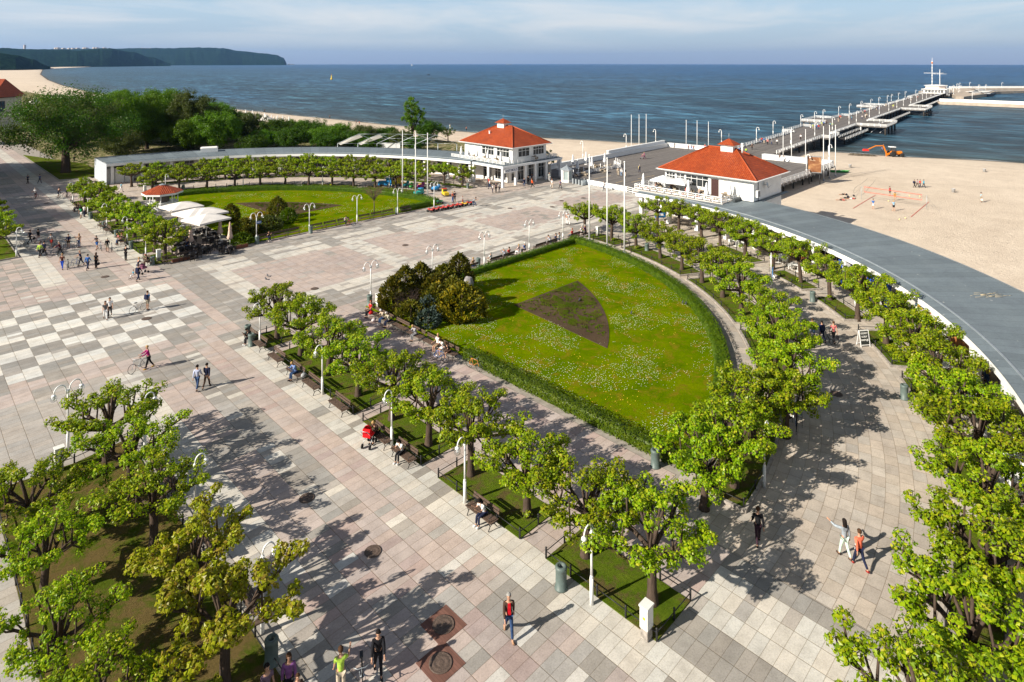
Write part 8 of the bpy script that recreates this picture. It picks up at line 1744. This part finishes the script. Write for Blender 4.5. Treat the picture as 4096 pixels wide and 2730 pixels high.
# terrace guests
for i, (u, v, f, tp, lb) in enumerate([(53.7, -1.3, 0, (.35, .2, .15), 'guest in brown under the left terrace parasol'), (55.1, -3.4, 180, RDc, 'guest in red under the terrace parasols'), (53.7, -3.8, 0, BK, 'guest in black under the terrace parasols'), (55.0, -6.0, 180, BRN, 'guest in dark brown under the right terrace parasol'), (53.6, -6.4, 0, (.5, .1, .08), 'guest in rust red beside the right terrace parasol'), (53.5, -8.5, 0, (.4, .3, .25), 'guest in tan on the right end of the terrace')]):
    p(0, 0, 0, 0, (R(f),), 'lean', tp, JN, 'dk', lb, uv=(u, v), z=3.95)
for i, (c, r, x, y, tp, lb) in enumerate([(0, 1, 1612, 600, (.6, .45, .4), 'guest in pale pink at a dark cafe table near the linden'), (0, 1, 1690, 640, NV, 'guest in navy at a dark cafe table'), (0, 1, 1600, 400, (.3, .1, .08), 'guest in rust under the cream parasols')]):
    u, v = T(c, r, x, y, .5); p(0, 0, 0, 0, (R(40 * i),), 'sit', tp, JN, 'bl', lb, uv=(u, v))
# prams
def pram(u, v, a, mat, lb, s=1.0):
    t = thing('pram', lb, 'pram', (u, v, 0), a); t.scale = (s,) * 3; m = MB(); m.box((0, 0, .62), (.42, .55, .16), 0, .9).box((0, -.26, .78), (.42, .1, .4)); m.build('seat', mat, t); m = MB(); vs = []
    for i in range(6):
        for j in range(7): th = i / 5 * 1.7; ph = pi * j / 6; vs.append((.24 * cos(ph), -.22 + .36 * sin(th) * sin(ph) * 1.0 - .02, .82 + .34 * cos(th) * sin(ph)))
    m.add(vs, [(i * 7 + j, i * 7 + j + 1, (i + 1) * 7 + j + 1, (i + 1) * 7 + j) for i in range(5) for j in range(6)], True); m.build('hood', mat, t); m = MB()
    for x in (-.2, .2): m.tube([(x, -.55, 1.02), (x, -.2, .6), (x, .35, .2)], .014, 5); m.tube([(x, .2, .58), (x, -.32, .18)], .014, 5)
    m.tube([(-.2, -.55, 1.02), (.2, -.55, 1.02)], .018, 5); m.build('frame', METAL, t); w = wheel_me(.12, .05, 12)
    for x in (-.22, .22):
        for y in (-.33, .36): o = obj('wheel', w, t, (x, y, .12)); o.rotation_euler = (0, pi / 2, 0)
    return t
u, v = T(1, 2, 1020, 925); pram(u + .15, v + .2, HD(75) - pi / 2, cloth((.62, .01, .015)), 'bright red pram standing beside the bent over person on the bench', 1.15)
u, v = T(0, 1, 1300, 885); pram(u, v, HD(70) - pi / 2, cloth((.2, .07, .12)), 'dark pink spotted pram pushed by the family in the street', 1.05)
u, v = T(2, 0, 1175, 1205); pram(u, v, HD(180) - pi / 2, cloth((.25, .12, .15)), 'pram pushed by the woman in pink across the deck')
# bags beside sitters
for i, (u, v, c_, lb) in enumerate([(-6.95, bv(1, 2, 440, 275), (.35, .36, .38), 'grey rucksack lying on the bench beside the man in blue'), (2.6, -3.9, RDc, 'red shopping bag beside the person in the red cap'), (2.5, -4.5, (.7, .6, .6), 'pale plastic bag standing before the shaded benches')]):
    tag(MB().ball((0, 0, .16), .22, 10, 7, (1, .7, .75)).tube([(-.08, 0, .3), (0, 0, .42), (.08, 0, .3)], .02, 5).build('bag', cloth(c_), None, (u, v, .47 if i < 2 else .01)), lb, 'bag')
# ================================================================ haze
hm = bpy.data.materials.new('haze_air'); hm.use_nodes = True; hn = hm.node_tree; hn.nodes.clear()
ho = hn.nodes.new('ShaderNodeOutputMaterial'); pv = hn.nodes.new('ShaderNodeVolumePrincipled')
pv.inputs['Color'].default_value = (0.26, 0.52, 1.0, 1); pv.inputs['Density'].default_value = 2.4e-5; pv.inputs['Anisotropy'].default_value = 0.2
hn.links.new(pv.outputs[0], ho.inputs['Volume'])
m = MB(); m.prism([(-6000, -6000), (21000, -6000), (21000, 19000), (-6000, 19000)], -9, 420)
tag(m.build('haze', hm), 'thin blue haze over the bay', 'haze', kind='stuff')
